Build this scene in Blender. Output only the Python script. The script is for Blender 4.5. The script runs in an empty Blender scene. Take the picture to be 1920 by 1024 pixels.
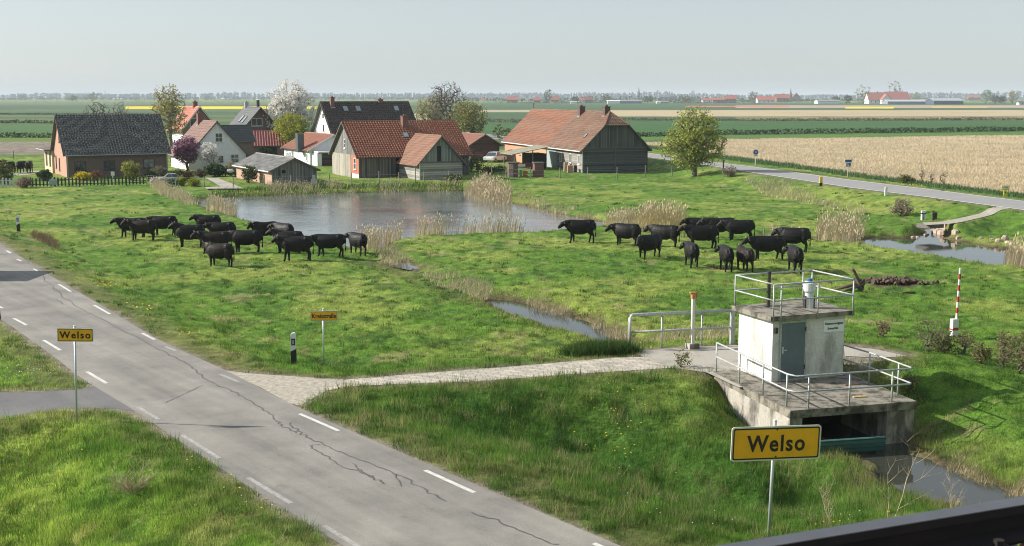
import bpy, math, random
import numpy as np
from mathutils import Vector, Matrix
R = math.radians
scn = bpy.context.scene
C = scn.collection
# ---------------------------------------------------------------- camera
FPX, CAMH = 2300.0, 9.5
PITCH = math.atan((512 - 181) / FPX)
cam_d = bpy.data.cameras.new("camera"); cam = bpy.data.objects.new("camera", cam_d); C.objects.link(cam)
cam_d.sensor_width = 36; cam_d.lens = FPX / 1920 * 36
cam_d.clip_start = .1; cam_d.clip_end = 40000
cam.location = (0, 0, CAMH); cam.rotation_euler = (math.pi / 2 - PITCH, 0, 0)
cam_d.dof.use_dof = True; cam_d.dof.focus_distance = 60; cam_d.dof.aperture_fstop = 8
scn.camera = cam
# ---------------------------------------------------------------- sky, sun, exposure
SUN_EL, SUN_AZ = 28.0, 172.0     # direction towards the sun, degrees from +x
world = bpy.data.worlds.new("World"); scn.world = world; world.use_nodes = True
wn = world.node_tree; bg = wn.nodes["Background"]
sky = wn.nodes.new("ShaderNodeTexSky"); sky.sky_type = 'NISHITA'; sky.sun_disc = False
sky.sun_elevation = R(SUN_EL); sky.sun_rotation = R(90 - SUN_AZ)
sky.air_density = 1.0; sky.dust_density = .7; sky.ozone_density = 1.0
hs = wn.nodes.new("ShaderNodeHueSaturation"); hs.inputs['Saturation'].default_value = .55
wn.links.new(sky.outputs[0], hs.inputs['Color']); tint = wn.nodes.new("ShaderNodeMixRGB"); tint.blend_type = 'MULTIPLY'; tint.inputs[0].default_value = 1; tint.inputs[2].default_value = (.845, .89, .93, 1)
veil = wn.nodes.new("ShaderNodeMixRGB"); veil.inputs[0].default_value = .42; veil.inputs[2].default_value = (5.3, 5.6, 5.75, 1)
wn.links.new(hs.outputs[0], veil.inputs[1]); wn.links.new(veil.outputs[0], tint.inputs[1]); wn.links.new(tint.outputs[0], bg.inputs[0])
bg.inputs[1].default_value = .092
sun_d = bpy.data.lights.new("sun", 'SUN'); sun = bpy.data.objects.new("sun", sun_d); C.objects.link(sun)
sun_d.energy = 4.9; sun_d.angle = R(.5); sun_d.color = (1, .94, .84)
sd = Vector((math.cos(R(SUN_AZ)) * math.cos(R(SUN_EL)), math.sin(R(SUN_AZ)) * math.cos(R(SUN_EL)), math.sin(R(SUN_EL))))
sun.rotation_euler = sd.to_track_quat('Z', 'Y').to_euler()
scn.view_settings.view_transform = 'Standard'; scn.view_settings.look = 'None'
scn.view_settings.exposure = .62; scn.view_settings.gamma = 1
cy = scn.cycles if hasattr(scn, 'cycles') else None
scn.render.engine = 'CYCLES'
scn.cycles.max_bounces = 5; scn.cycles.diffuse_bounces = 2; scn.cycles.glossy_bounces = 3
scn.cycles.transparent_max_bounces = 4; scn.cycles.volume_bounces = 0
scn.cycles.use_denoising = True; scn.cycles.filter_width = 1.05
# ---------------------------------------------------------------- projection helpers (pixel of the 1920 frame -> ground)
cp, sp_ = math.cos(PITCH), math.sin(PITCH)
def gp(px, py, z=0.0):
    a = (px - 960) / FPX; b = (512 - py) / FPX
    dy = cp + sp_ * b; dz = -sp_ + cp * b
    t = (z - CAMH) / dz
    return np.array([a * t, dy * t])
def zat(x, y, py):
    k = (512 - py) / FPX
    return CAMH + y * (k * cp - sp_) / (cp + k * sp_)
def proj(x, y, z):
    d = y * cp - (z - CAMH) * sp_; u = y * sp_ + (z - CAMH) * cp
    return 960 + FPX * x / d, 512 - FPX * u / d
def gpoly(pts, z=0.0): return np.array([gp(a, b, z) for a, b in pts])
# ---------------------------------------------------------------- noise
_rs = np.random.RandomState(7); _T = _rs.rand(256, 256)
def vnoise(x, y, s):
    x = np.asarray(x, float) / s + 1000.3; y = np.asarray(y, float) / s + 1000.7
    xi = np.floor(x).astype(int); yi = np.floor(y).astype(int); fx = x - xi; fy = y - yi
    fx = fx * fx * (3 - 2 * fx); fy = fy * fy * (3 - 2 * fy)
    a = _T[xi % 256, yi % 256]; b = _T[(xi + 1) % 256, yi % 256]; c = _T[xi % 256, (yi + 1) % 256]; d = _T[(xi + 1) % 256, (yi + 1) % 256]
    return (a + (b - a) * fx) * (1 - fy) + (c + (d - c) * fx) * fy
def fbm(x, y, s, o=3):
    r = 0; w = 0; a = 1.0
    for k in range(o):
        r = r + a * vnoise(x + 17.1 * k, y - 9.3 * k, s / 2 ** k); w += a; a *= .55
    return r / w
def sstep(a, b, x):
    t = np.clip((x - a) / (b - a), 0, 1); return t * t * (3 - 2 * t)
def lerp(a, b, t): return a + (b - a) * t
def line_d(x, y, P):
    d = np.full(x.shape, 1e9)
    for (ax, ay), (bx, by) in zip(P[:-1], P[1:]):
        vx, vy = bx - ax, by - ay; L = vx * vx + vy * vy + 1e-9
        t = np.clip(((x - ax) * vx + (y - ay) * vy) / L, 0, 1)
        d = np.minimum(d, (x - ax - t * vx) ** 2 + (y - ay - t * vy) ** 2)
    return np.sqrt(d)
def inside(x, y, P):
    r = np.zeros(x.shape, bool); n = len(P)
    for i in range(n):
        ax, ay = P[i]; bx, by = P[(i + 1) % n]
        if ay == by: continue
        c = ((ay > y) != (by > y)) & (x < (bx - ax) * (y - ay) / (by - ay) + ax)
        r ^= c
    return r
def poly_sd(x, y, P, pad=12.0):
    """signed distance, negative inside; far away points just get a big number"""
    P = np.asarray(P); out = np.full(x.shape, 1e3)
    m = (x > P[:, 0].min() - pad) & (x < P[:, 0].max() + pad) & (y > P[:, 1].min() - pad) & (y < P[:, 1].max() + pad)
    if m.any():
        xm, ym = x[m], y[m]
        d = line_d(xm, ym, np.vstack([P, P[:1]])); d[inside(xm, ym, P)] *= -1
        out[m] = d
    return out
# ---------------------------------------------------------------- tags and mesh builder
def tag(o, label=None, cat=None, group=None, kind=None):
    for k, v in (('label', label), ('category', cat), ('group', group), ('kind', kind)):
        if v: o[k] = v
    return o
def empty(name, loc=(0, 0, 0), rz=0.0, **k):
    o = bpy.data.objects.new(name, None); C.objects.link(o); o.location = loc; o.rotation_euler = (0, 0, rz)
    o.empty_display_size = .3
    return tag(o, **k)
def raw_mesh(name, V, F, mats, parent=None, smooth=False, col=None, midx=None, uv=None):
    """V (n,3) array, F (m,k) int array with one polygon size"""
    me = bpy.data.meshes.new(name); V = np.asarray(V, np.float32); F = np.asarray(F, np.int32)
    m, k = F.shape
    me.vertices.add(len(V)); me.vertices.foreach_set('co', V.ravel())
    me.loops.add(m * k); me.loops.foreach_set('vertex_index', F.ravel())
    me.polygons.add(m); me.polygons.foreach_set('loop_start', np.arange(0, m * k, k, dtype=np.int32))
    me.polygons.foreach_set('loop_total', np.full(m, k, np.int32))
    if smooth: me.polygons.foreach_set('use_smooth', np.ones(m, bool))
    if midx is not None: me.polygons.foreach_set('material_index', np.asarray(midx, np.int32))
    if col is not None:
        ca = me.color_attributes.new('Col', 'FLOAT_COLOR', 'POINT')
        c4 = np.ones((len(V), 4), np.float32); c4[:, :3] = col; ca.data.foreach_set('color', c4.ravel())
    if uv is not None:
        ul = me.uv_layers.new(name='UVMap'); ul.data.foreach_set('uv', np.asarray(uv, np.float32)[F.ravel()].ravel())
    me.update(); me.validate()
    for mt in (mats if isinstance(mats, (list, tuple)) else [mats]): me.materials.append(mt)
    o = bpy.data.objects.new(name, me); C.objects.link(o)
    if parent: o.parent = parent
    return o
class MB:
    def __init__(s): s.v = []; s.f = []; s.m = []
    def add(s, vs, fs, m=0):
        n = len(s.v); s.v += [tuple(map(float, q)) for q in vs]; s.f += [tuple(n + i for i in f) for f in fs]; s.m += [m] * len(fs); return s
    def box(s, c, size, rz=0, m=0, taper=1.0, rx=0, ry=0):
        hx, hy, hz = size[0] / 2, size[1] / 2, size[2] / 2; M = Matrix.Rotation(rz, 3, 'Z') @ Matrix.Rotation(ry, 3, 'Y') @ Matrix.Rotation(rx, 3, 'X')
        vs = []
        for z in (-hz, hz):
            t = taper if z > 0 else 1
            for x, y in ((-hx, -hy), (hx, -hy), (hx, hy), (-hx, hy)): vs.append(Vector(c) + M @ Vector((x * t, y * t, z)))
        return s.add(vs, [(3, 2, 1, 0), (4, 5, 6, 7), (0, 1, 5, 4), (1, 2, 6, 5), (2, 3, 7, 6), (3, 0, 4, 7)], m)
    def b2(s, lo, hi, m=0): return s.box([(a + b) / 2 for a, b in zip(lo, hi)], [b - a for a, b in zip(lo, hi)], 0, m)
    def quad(s, a, b, c, d, m=0): return s.add([a, b, c, d], [(0, 1, 2, 3)], m)
    def prism(s, poly, z0, z1, m=0, top=None):
        n = len(poly); vs = [(p[0], p[1], z0) for p in poly] + [(p[0], p[1], z1) for p in poly]
        s.add(vs, [tuple(range(n))[::-1]] + [(i, (i + 1) % n, n + (i + 1) % n, n + i) for i in range(n)], m)
        return s.add(vs, [tuple(range(n, 2 * n))], m if top is None else top)
    def slab(s, pts, th, m=0):
        """convex polygon in space, thickened downwards"""
        n = len(pts); lo = [(p[0], p[1], p[2] - th) for p in pts]
        return s.add(list(pts) + lo, [tuple(range(n)), tuple(range(2 * n - 1, n - 1, -1))] + [(i, n + i, n + (i + 1) % n, (i + 1) % n) for i in range(n)], m)
    def loft(s, pts, rad, n=6, m=0, cap=True):
        """pts list of 3-vectors, rad list of r or (r_side, r_up)"""
        P = [Vector(p) for p in pts]; vs = []
        for i, p in enumerate(P):
            d = (P[min(i + 1, len(P) - 1)] - P[max(i - 1, 0)]).normalized()
            up = Vector((0, 0, 1)) if abs(d.z) < .85 else Vector((1, 0, 0))
            a = d.cross(up).normalized(); b = a.cross(d).normalized(); r = rad[i]
            ra, rb = (r, r) if not isinstance(r, (tuple, list)) else r
            for k in range(n):
                t = 2 * math.pi * k / n; vs.append(p + a * (math.cos(t) * ra) + b * (math.sin(t) * rb))
        fs = [(i * n + k, i * n + (k + 1) % n, (i + 1) * n + (k + 1) % n, (i + 1) * n + k) for i in range(len(P) - 1) for k in range(n)]
        if cap: fs += [tuple(range(n))[::-1], tuple(range((len(P) - 1) * n, len(P) * n))]
        return s.add(vs, fs, m)
    def cyl(s, a, b, r, n=8, m=0, r2=None): return s.loft([a, b], [r, r if r2 is None else r2], n, m)
    def disc(s, c, r, nrm, n=16, th=.01, m=0):
        d = Vector(nrm).normalized() * th / 2; c = Vector(c); return s.loft([c - d, c + d], [r, r], n, m)
    def build(s, name, mats, parent=None, smooth=False, uvs=True):
        me = bpy.data.meshes.new(name); me.from_pydata(s.v, [], s.f)
        me.polygons.foreach_set('material_index', s.m)
        if smooth: me.polygons.foreach_set('use_smooth', [True] * len(s.f))
        for mt in (mats if isinstance(mats, (list, tuple)) else [mats]): me.materials.append(mt)
        if uvs and len(s.f):
            ul = me.uv_layers.new(name='UVMap'); dat = ul.data; mv = me.vertices
            for p in me.polygons:
                nn = p.normal
                if abs(nn.z) < .97:
                    t = Vector((0, 0, 1)).cross(nn).normalized(); w = nn.cross(t)
                else: t = Vector((1, 0, 0)); w = Vector((0, 1, 0))
                for li in p.loop_indices:
                    co = mv[me.loops[li].vertex_index].co; dat[li].uv = (co.dot(t), co.dot(w))
        me.update()
        o = bpy.data.objects.new(name, me); C.objects.link(o)
        if parent: o.parent = parent
        return o
def copy_tree(o, parent=None):
    c = o.copy(); C.objects.link(c)
    if parent: c.parent = parent
    for ch in list(o.children): copy_tree(ch, c)
    return c
# ---------------------------------------------------------------- materials
MATS = {}
class NT:
    def __init__(s, name):
        s.m = bpy.data.materials.new(name); s.m.use_nodes = True; s.t = s.m.node_tree; s.p = s.t.nodes['Principled BSDF']; s.out = s.t.nodes['Material Output']
    def n(s, kind, **k):
        o = s.t.nodes.new('ShaderNode' + kind)
        for a, v in k.items(): setattr(o, a, v)
        return o
    def l(s, a, b): s.t.links.new(a, b)
    def mix(s, a, b, f, mode='MIX'):
        o = s.n('MixRGB', blend_type=mode)
        for i, v in ((0, f), (1, a), (2, b)):
            if isinstance(v, (int, float)): o.inputs[i].default_value = v
            elif isinstance(v, (tuple, list)): o.inputs[i].default_value = (*v[:3], 1)
            else: s.l(v, o.inputs[i])
        return o.outputs[0]
    def math(s, op, a, b=0.0, c=0.0):
        o = s.n('Math', operation=op)
        for i, v in enumerate((a, b, c)):
            if isinstance(v, (int, float)): o.inputs[i].default_value = v
            else: s.l(v, o.inputs[i])
        return o.outputs[0]
    def coord(s, kind='Object', scale=(1, 1, 1)):
        c = s.n('TexCoord'); mp = s.n('Mapping'); mp.inputs['Scale'].default_value = scale; s.l(c.outputs[kind], mp.inputs[0]); return mp.outputs[0]
    def noise(s, vec, scale, detail=4, rough=.6):
        o = s.n('TexNoise'); o.inputs['Scale'].default_value = scale; o.inputs['Detail'].default_value = detail; o.inputs['Roughness'].default_value = rough
        if vec is not None: s.l(vec, o.inputs['Vector'])
        return o.outputs['Fac']
    def ramp(s, f, stops):
        o = s.n('ValToRGB'); cr = o.color_ramp
        while len(cr.elements) < len(stops): cr.elements.new(.5)
        for e, (p, c) in zip(cr.elements, stops): e.position = p; e.color = (*c, 1) if len(c) == 3 else c
        s.l(f, o.inputs[0]); return o.outputs[0]
    def bump(s, h, strength=.5, dist=.02):
        o = s.n('Bump'); o.inputs['Strength'].default_value = strength; o.inputs['Distance'].default_value = dist
        s.l(h, o.inputs['Height']); s.l(o.outputs[0], s.p.inputs['Normal'])
    def base(s, c, rough=.8, metal=0.0, spec=None):
        if isinstance(c, (tuple, list)): s.p.inputs['Base Color'].default_value = (*c[:3], 1)
        else: s.l(c, s.p.inputs['Base Color'])
        if isinstance(rough, (int, float)): s.p.inputs['Roughness'].default_value = rough
        else: s.l(rough, s.p.inputs['Roughness'])
        s.p.inputs['Metallic'].default_value = metal
        if spec is not None: s.p.inputs['Specular IOR Level'].default_value = spec
        return s.m
def grey(v): return (v, v, v)
def M(name, c, rough=.8, var=.25, scale=3.0, metal=0.0, bump=0.0, c2=None, spec=None, stretch=(1, 1, 1)):
    """noise-varied surface"""
    if name in MATS: return MATS[name]
    t = NT(name); v = t.coord('Object', stretch); f = t.noise(v, scale, 5)
    lo = tuple(x * (1 - var) for x in c); hi = c2 if c2 else tuple(min(1, x * (1 + var)) for x in c)
    col = t.ramp(f, [(.3, lo), (.7, hi)])
    m = t.base(col, rough, metal, spec)
    if bump: t.bump(f, bump, .03)
    MATS[name] = m; return m
def M_brick(name, c1, c2, mortar, wear=.3):
    if name in MATS: return MATS[name]
    t = NT(name); uv = t.coord('UV'); b = t.n('TexBrick'); t.l(uv, b.inputs['Vector'])
    b.inputs['Color1'].default_value = (*c1, 1); b.inputs['Color2'].default_value = (*c2, 1); b.inputs['Mortar'].default_value = (*mortar, 1)
    b.inputs['Scale'].default_value = 1; b.inputs['Brick Width'].default_value = .25; b.inputs['Row Height'].default_value = .08; b.inputs['Mortar Size'].default_value = .008
    n1 = t.noise(t.coord(), 1.3, 5); col = t.mix(b.outputs[0], grey(.5), t.math('MULTIPLY', n1, wear * .4))
    n2 = t.noise(t.coord(), 9, 3); col = t.mix(col, t.ramp(n2, [(.3, grey(.55)), (.7, grey(1.3))]), .6, 'MULTIPLY')
    t.bump(b.outputs['Fac'], -.3, .01)
    MATS[name] = t.base(col, .85); return MATS[name]
def M_planks(name, c, c2, width=.18, vertical=True, dark=.35, rough=.8):
    if name in MATS: return MATS[name]
    t = NT(name); sx, sy = (1 / width, .35) if vertical else (.35, 1 / width)
    uv = t.coord('UV', (1, 1, 1)); sep = t.n('SeparateXYZ'); t.l(uv, sep.inputs[0])
    a = sep.outputs[0 if vertical else 1]; u = t.math('DIVIDE', a, width); fl = t.math('FLOOR', u); fr = t.math('FRACT', u)
    wn_ = t.n('TexWhiteNoise', noise_dimensions='1D'); t.l(fl, wn_.inputs['W'])
    mp = t.n('Mapping'); mp.inputs['Scale'].default_value = (12, .7, 1) if vertical else (.7, 12, 1); t.l(uv, mp.inputs[0])
    grain = t.noise(mp.outputs[0], 1.0, 6, .7)
    big = t.noise(t.coord(), .9, 4)
    f = t.math('ADD', t.math('MULTIPLY', wn_.outputs['Value'], .45), t.math('ADD', t.math('MULTIPLY', grain, .5), t.math('MULTIPLY', big, .3)))
    col = t.ramp(f, [(.35, c), (.85, c2)])
    gap = t.math('GREATER_THAN', t.math('ABSOLUTE', t.math('SUBTRACT', fr, .5)), .44)
    col = t.mix(col, tuple(x * dark for x in c), t.math('MULTIPLY', gap, .85))
    t.bump(t.math('SUBTRACT', grain, gap), .5, .02)
    MATS[name] = t.base(col, rough); return MATS[name]
def M_tile(name, c, c2, moss=(.1, .1, .05), mossf=.25, rough=.6, du=.33, dv=.38, spec=.5):
    if name in MATS: return MATS[name]
    t = NT(name); uv = t.coord('UV'); mp = t.n('Mapping'); mp.inputs['Scale'].default_value = (1 / du, 1 / dv, 1); t.l(uv, mp.inputs[0])
    fl = t.n('VectorMath', operation='FLOOR'); t.l(mp.outputs[0], fl.inputs[0])
    w = t.n('TexWhiteNoise', noise_dimensions='3D'); t.l(fl.outputs[0], w.inputs['Vector'])
    n1 = t.noise(t.coord('UV'), .5, 5); n2 = t.noise(t.coord('UV'), 6, 4)
    f = t.math('ADD', t.math('MULTIPLY', w.outputs['Value'], .5), t.math('MULTIPLY', n2, .5))
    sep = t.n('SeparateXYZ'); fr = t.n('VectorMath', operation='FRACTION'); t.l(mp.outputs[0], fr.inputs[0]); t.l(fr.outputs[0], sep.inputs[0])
    crest = t.math('ABSOLUTE', t.math('SUBTRACT', sep.outputs[0], .5)); low = t.math('MULTIPLY', t.math('MULTIPLY', crest, 2.0), t.ramp(sep.outputs[1], [(.0, grey(1)), (.55, grey(.75)), (.9, grey(.15))]))  # glints on crests and shade in valleys painted into the tile colour
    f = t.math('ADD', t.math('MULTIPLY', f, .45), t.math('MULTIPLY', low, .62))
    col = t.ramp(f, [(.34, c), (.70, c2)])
    k = t.ramp(n1, [(.45, grey(0)), (.62, grey(1))])
    col = t.mix(col, moss, t.math('MULTIPLY', k, mossf))
    t.bump(n2, .25, .01)
    MATS[name] = t.base(col, rough, 0, spec); return MATS[name]
def M_glass(name='window_glass', c=(.03, .04, .05)):
    if name in MATS: return MATS[name]
    t = NT(name); f = t.noise(t.coord(), 1.5, 2); col = t.ramp(f, [(.4, c), (.65, tuple(x * 2.5 for x in c))])
    MATS[name] = t.base(col, .08, 0, .8); return MATS[name]
def M_conc(name, c, stain=(.06, .055, .045), amt=.7, sc=1.6, vertical=True, th=(.5, .68)):
    if name in MATS: return MATS[name]
    t = NT(name); v = t.coord('Object', (1, 1, .35 if vertical else 1))
    n1 = t.noise(v, sc, 8, .68); n2 = t.noise(t.coord(), 14, 5, .7); n3 = t.noise(t.coord(), .8, 3)
    col = t.ramp(n2, [(.3, tuple(x * .8 for x in c)), (.7, tuple(min(1, x * 1.12) for x in c))])
    k = t.ramp(t.math('ADD', n1, t.math('MULTIPLY', t.math('SUBTRACT', n3, .5), .5)), [(th[0], grey(0)), (th[1], grey(1))])
    col = t.mix(col, stain, t.math('MULTIPLY', k, amt))
    t.bump(n2, .35, .02)
    MATS[name] = t.base(col, .9); return MATS[name]
def M_attr(name, rough=.85, spec=.2, noise_amt=.0, trans=0.0, nscale=30.0):
    if name in MATS: return MATS[name]
    t = NT(name); a = t.n('Attribute', attribute_name='Col'); col = a.outputs['Color']
    if noise_amt:
        f = t.noise(t.coord(), nscale, 4); col = t.mix(col, t.ramp(f, [(.3, grey(1 - noise_amt)), (.7, grey(1 + noise_amt))]), 1.0, 'MULTIPLY')
    t.base(col, rough, 0, spec)
    if trans:
        tr = t.n('BsdfTranslucent'); t.l(col, tr.inputs[0]); mx = t.n('MixShader'); mx.inputs[0].default_value = trans
        t.l(t.p.outputs[0], mx.inputs[1]); t.l(tr.outputs[0], mx.inputs[2]); t.l(mx.outputs[0], t.out.inputs['Surface'])
    MATS[name] = t.m; return t.m
def srgb(*c):
    return tuple(((x / 255 + .055) / 1.055) ** 2.4 if x > 10 else x / 255 / 12.92 for x in c)
def text_mesh(name, s, size, mat, parent, loc, rot, bold=.0, sx=1.0, space=1.0, depth=.004):
    cu = bpy.data.curves.new(name, 'FONT'); cu.body = s; cu.size = size; cu.align_x = 'CENTER'; cu.align_y = 'CENTER'
    cu.offset = bold; cu.extrude = depth / 2; cu.space_character = space; cu.resolution_u = 3
    tmp = bpy.data.objects.new(name, cu); C.objects.link(tmp)
    bpy.context.view_layer.update()
    me = bpy.data.meshes.new_from_object(tmp.evaluated_get(bpy.context.evaluated_depsgraph_get()))
    bpy.data.objects.remove(tmp); me.materials.clear(); me.materials.append(mat)
    for v in me.vertices: v.co.x *= sx
    o = bpy.data.objects.new(name, me); C.objects.link(o); o.parent = parent; o.location = loc; o.rotation_euler = rot
    return o
# ================================================================ GROUND
ZR, ZF = .5, .85            # road levels
WP, WC, WD, WQ = -.35, -.75, -.35, -.3   # water levels: pond, creek, ditch, far pond
roadL = [(-60, 560), (0, 598), (45, 628), (113, 678), (154, 710), (254, 771), (317, 814), (453, 904), (544, 961), (635, 1018), (760, 1095)]
roadR = [(-60, 425), (0, 458), (100, 520), (200, 578), (300, 638), (420, 693), (555, 762), (640, 800), (900, 912), (1165, 1024), (1340, 1095)]
def smooth_line(P, n=6):
    P = np.asarray(P); Q = np.vstack([2 * P[0] - P[1], P, 2 * P[-1] - P[-2]]); out = []
    for i in range(1, len(Q) - 2):
        for k in range(n):
            t = k / n; a, b, c, d = Q[i - 1], Q[i], Q[i + 1], Q[i + 2]
            out.append(.5 * ((2 * b) + (c - a) * t + (2 * a - 5 * b + 4 * c - d) * t * t + (3 * b - a - 3 * c + d) * t ** 3))
    out.append(Q[-2]); return np.array(out)
def ext(P, a, b):
    P = np.asarray(P); s = (P[0] - P[2]) / np.linalg.norm(P[0] - P[2]) * a; e = (P[-1] - P[-3]) / np.linalg.norm(P[-1] - P[-3]) * b
    return np.vstack([P[0] + s, P, P[-1] + e])
RL = ext(gpoly(roadL, ZR), 60, 9); RR = ext(gpoly(roadR, ZR), 60, 9)
RL = smooth_line(RL, 5); RR = smooth_line(RR, 5)
ROAD = np.vstack([RL, RR[::-1]])
farN = [(942, 262), (1000, 266), (1110, 281), (1216, 294.6), (1340, 312), (1415.5, 324.6), (1491, 336), (1597, 352.4), (1660, 360), (1733, 369), (1823, 381), (1920, 394), (2060, 413)]
farF = [(942, 255), (1000, 260), (1110, 274), (1216, 287), (1340, 304), (1415, 313), (1491, 323), (1582, 335.5), (1660, 345), (1733, 353.5), (1823, 365), (1920, 377), (2060, 395)]
FN = ext(gpoly(farN, ZF), 60, 60); FF = ext(gpoly(farF, ZF), 60, 60)
FROAD = np.vstack([FN, FF[::-1]])
PATH = gpoly([(425, 695), (470, 700), (640, 713), (800, 699), (1000, 684), (1150, 671), (1215, 669), (1262, 690), (1100, 700), (900, 715), (660, 724), (610, 733), (565, 757), (545, 757)], ZR)
PAD = gpoly([(1183, 657), (1378, 647), (1600, 645), (1700, 664), (1610, 682), (1400, 690), (1325, 697), (1262, 690), (1213, 670)], ZR)
SIDE = gpoly([(-300, 745), (0, 736), (80, 734), (150, 730), (185, 722), (262, 772), (200, 765), (110, 766), (0, 783), (-300, 815)], ZR)
FPATH = gpoly([(1729, 417.5), (1768, 415), (1823, 404), (1871, 392), (1908, 392.5), (1850, 405), (1796, 417), (1741, 422)], .62)
DRIVE = gpoly([(384, 333), (408, 334), (434, 344), (457, 353.5), (386, 354), (384, 351), (414, 350), (399, 341)], .12)
LPATH = gpoly([(23, 326), (55, 321), (86, 320), (86, 322), (52, 328), (44, 333), (24, 330)], .05)
POND = gpoly([(378, 373), (450, 369), (600, 363), (700, 361), (868, 358), (905, 369), (945, 378), (1000, 391), (1055, 403), (1100, 412), (1060, 432), (1040, 439), (990, 441), (900, 443), (780, 447), (728, 458), (712, 474), (692, 472), (640, 462), (560, 446), (520, 432), (440, 408), (405, 398), (372, 385)], WP)
PONDTIP = gpoly([(1040, 400), (1130, 417), (1190, 430), (1130, 430), (1050, 434)], WP)
DITCH = gpoly([(903, 562), (950, 562), (1000, 571), (1050, 585), (1110, 605), (1160, 632), (1210, 655), (1170, 668), (1110, 640), (1040, 622), (980, 600), (925, 578)], WD)
PUDDLE = gpoly([(722, 494), (760, 491), (795, 504), (780, 508), (740, 500)], -.2)
CREEK = gpoly([(1490, 775), (1560, 850), (1620, 868), (1642, 905), (1700, 928), (1800, 952), (1950, 985), (2080, 1010), (2080, 965), (1925, 934), (1850, 908), (1770, 870), (1712, 850), (1660, 780)], WC)
FARP = gpoly([(1440, 444), (1530, 446), (1600, 450), (1640, 446), (1700, 447), (1740, 440), (1790, 452), (1860, 462), (1930, 474), (2080, 500), (2080, 545), (1930, 506), (1840, 497), (1760, 482), (1680, 470), (1620, 460), (1530, 452), (1440, 450)], WQ)
CULV = gpoly([(1728, 428), (1750, 424), (1775, 445), (1735, 445)], WQ)
VALLEY = gpoly([(960, 800), (1150, 850), (1300, 900), (1450, 935), (1600, 905)], -.6)
VCORE = gpoly([(1240, 885), (1400, 928), (1500, 935), (1600, 905)], -.9); LWALL = gpoly([(1392, 745), (1430, 790), (1475, 850), (1520, 880)], -.5)
GULLY = gpoly([(690, 485), (790, 520), (905, 565)], -.1)
SLEFT = gpoly([(-80, 560), (30, 600), (60, 640), (150, 730)], ZR)
# rail line in the foreground
rA, rB = gp(1370, 1030, 8.15), gp(1920, 940, 8.15)
rdir = (rB - rA) / np.linalg.norm(rB - rA); rnor = np.array([-rdir[1], rdir[0]])
def _H(x, y, detail=True):
    h = (fbm(x, y, 9, 3) - .5) * .22
    left = sstep(0, 7, -(x - np.interp(y, RL[::-1, 1], RL[::-1, 0]))) * (y < 60)
    h = h - .35 * left
    h = h + left * (fbm(x, y, 3.2, 2) - .5) * .7
    # bank region left of the deck and the dry ditch
    dv = line_d(x, y, VALLEY) if True else 0
    h = h - 1.0 * np.exp(-(dv / 2.4) ** 2) + np.exp(-(dv / 5) ** 2) * (fbm(x, y, 1.5, 2) - .5) * .45
    h = h - .3 * np.exp(-(line_d(x, y, GULLY) / 1.6) ** 2)
    h = h - .55 * np.exp(-(line_d(x, y, VCORE) / .8) ** 2)
    sf = poly_sd(x, y, FROAD, 30)
    h = lerp(ZF - .03, h, sstep(.9, 7.5, sf))
    sr = poly_sd(x, y, ROAD, 20); spth = np.minimum(np.minimum(poly_sd(x, y, PATH), poly_sd(x, y, PAD)), poly_sd(x, y, SIDE))
    near = np.minimum(sr, spth + .2)
    h = lerp(ZR - .012, h, sstep(.5, 4.6, near))
    h = h - .95 * np.exp(-(line_d(x, y, LWALL) / 1.3) ** 2) * sstep(.3, 1.5, spth)
    s4 = poly_sd(x, y, FPATH); h = lerp(np.maximum(h, .60), h, sstep(.2, 2.5, s4))
    for P, wl, bank, pad in ((POND, WP, 1.3, 6), (PONDTIP, WP, 1.3, 6), (DITCH, WD, .9, 6), (CREEK, WC, 3.6, 10), (FARP, WQ, 1.4, 8), (CULV, WQ, .8, 4), (PUDDLE, -.2, .9, 4)):
        s = poly_sd(x, y, P, pad) + (fbm(x, y, 1.7, 2) - .5) * .5
        hb = lerp(wl + .03, h, sstep(0, bank, s) ** .8)
        h = np.where(s < 0, wl + .03 + np.maximum(s, -1.2) * .5, np.where(s < bank, np.minimum(h, hb) if wl != WC else hb, h))
    h = np.where((sr < .4) | (spth < .15), ZR - .012, h)
    if detail:
        fl = sstep(.3, 1.5, near) * sstep(.3, 1.2, sf) * sstep(.1, .6, s4) * np.clip(90 / np.maximum(y, 30), 0, 1)
        h = h + fl * ((vnoise(x, y, .45) ** 2) * .13 + vnoise(x, y, .16) * .05 - .05)
    # railway embankment
    s = (x - rA[0]) * rnor[0] + (y - rA[1]) * rnor[1]
    emb = np.where(s < .5, 7.93, 7.93 - (s - .5) / 1.25); emb = np.where(s < -5, 7.93 + (s + 5) / 1.5, emb)
    return np.maximum(h, emb)
def H(x, y):
    a = np.atleast_1d(np.asarray(x, float)); b = np.atleast_1d(np.asarray(y, float)); r = _H(a, b)
    return float(r[0]) if np.isscalar(x) or np.asarray(x).ndim == 0 else r
def hz(px, py, z0=0.0):
    """ground point under a pixel: iterate on the terrain height"""
    z = z0
    for _ in range(6):
        x, y = gp(px, py, z); z = .5 * z + .5 * H(x, y)
    x, y = gp(px, py, z); return Vector((x, y, H(x, y)))
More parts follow.
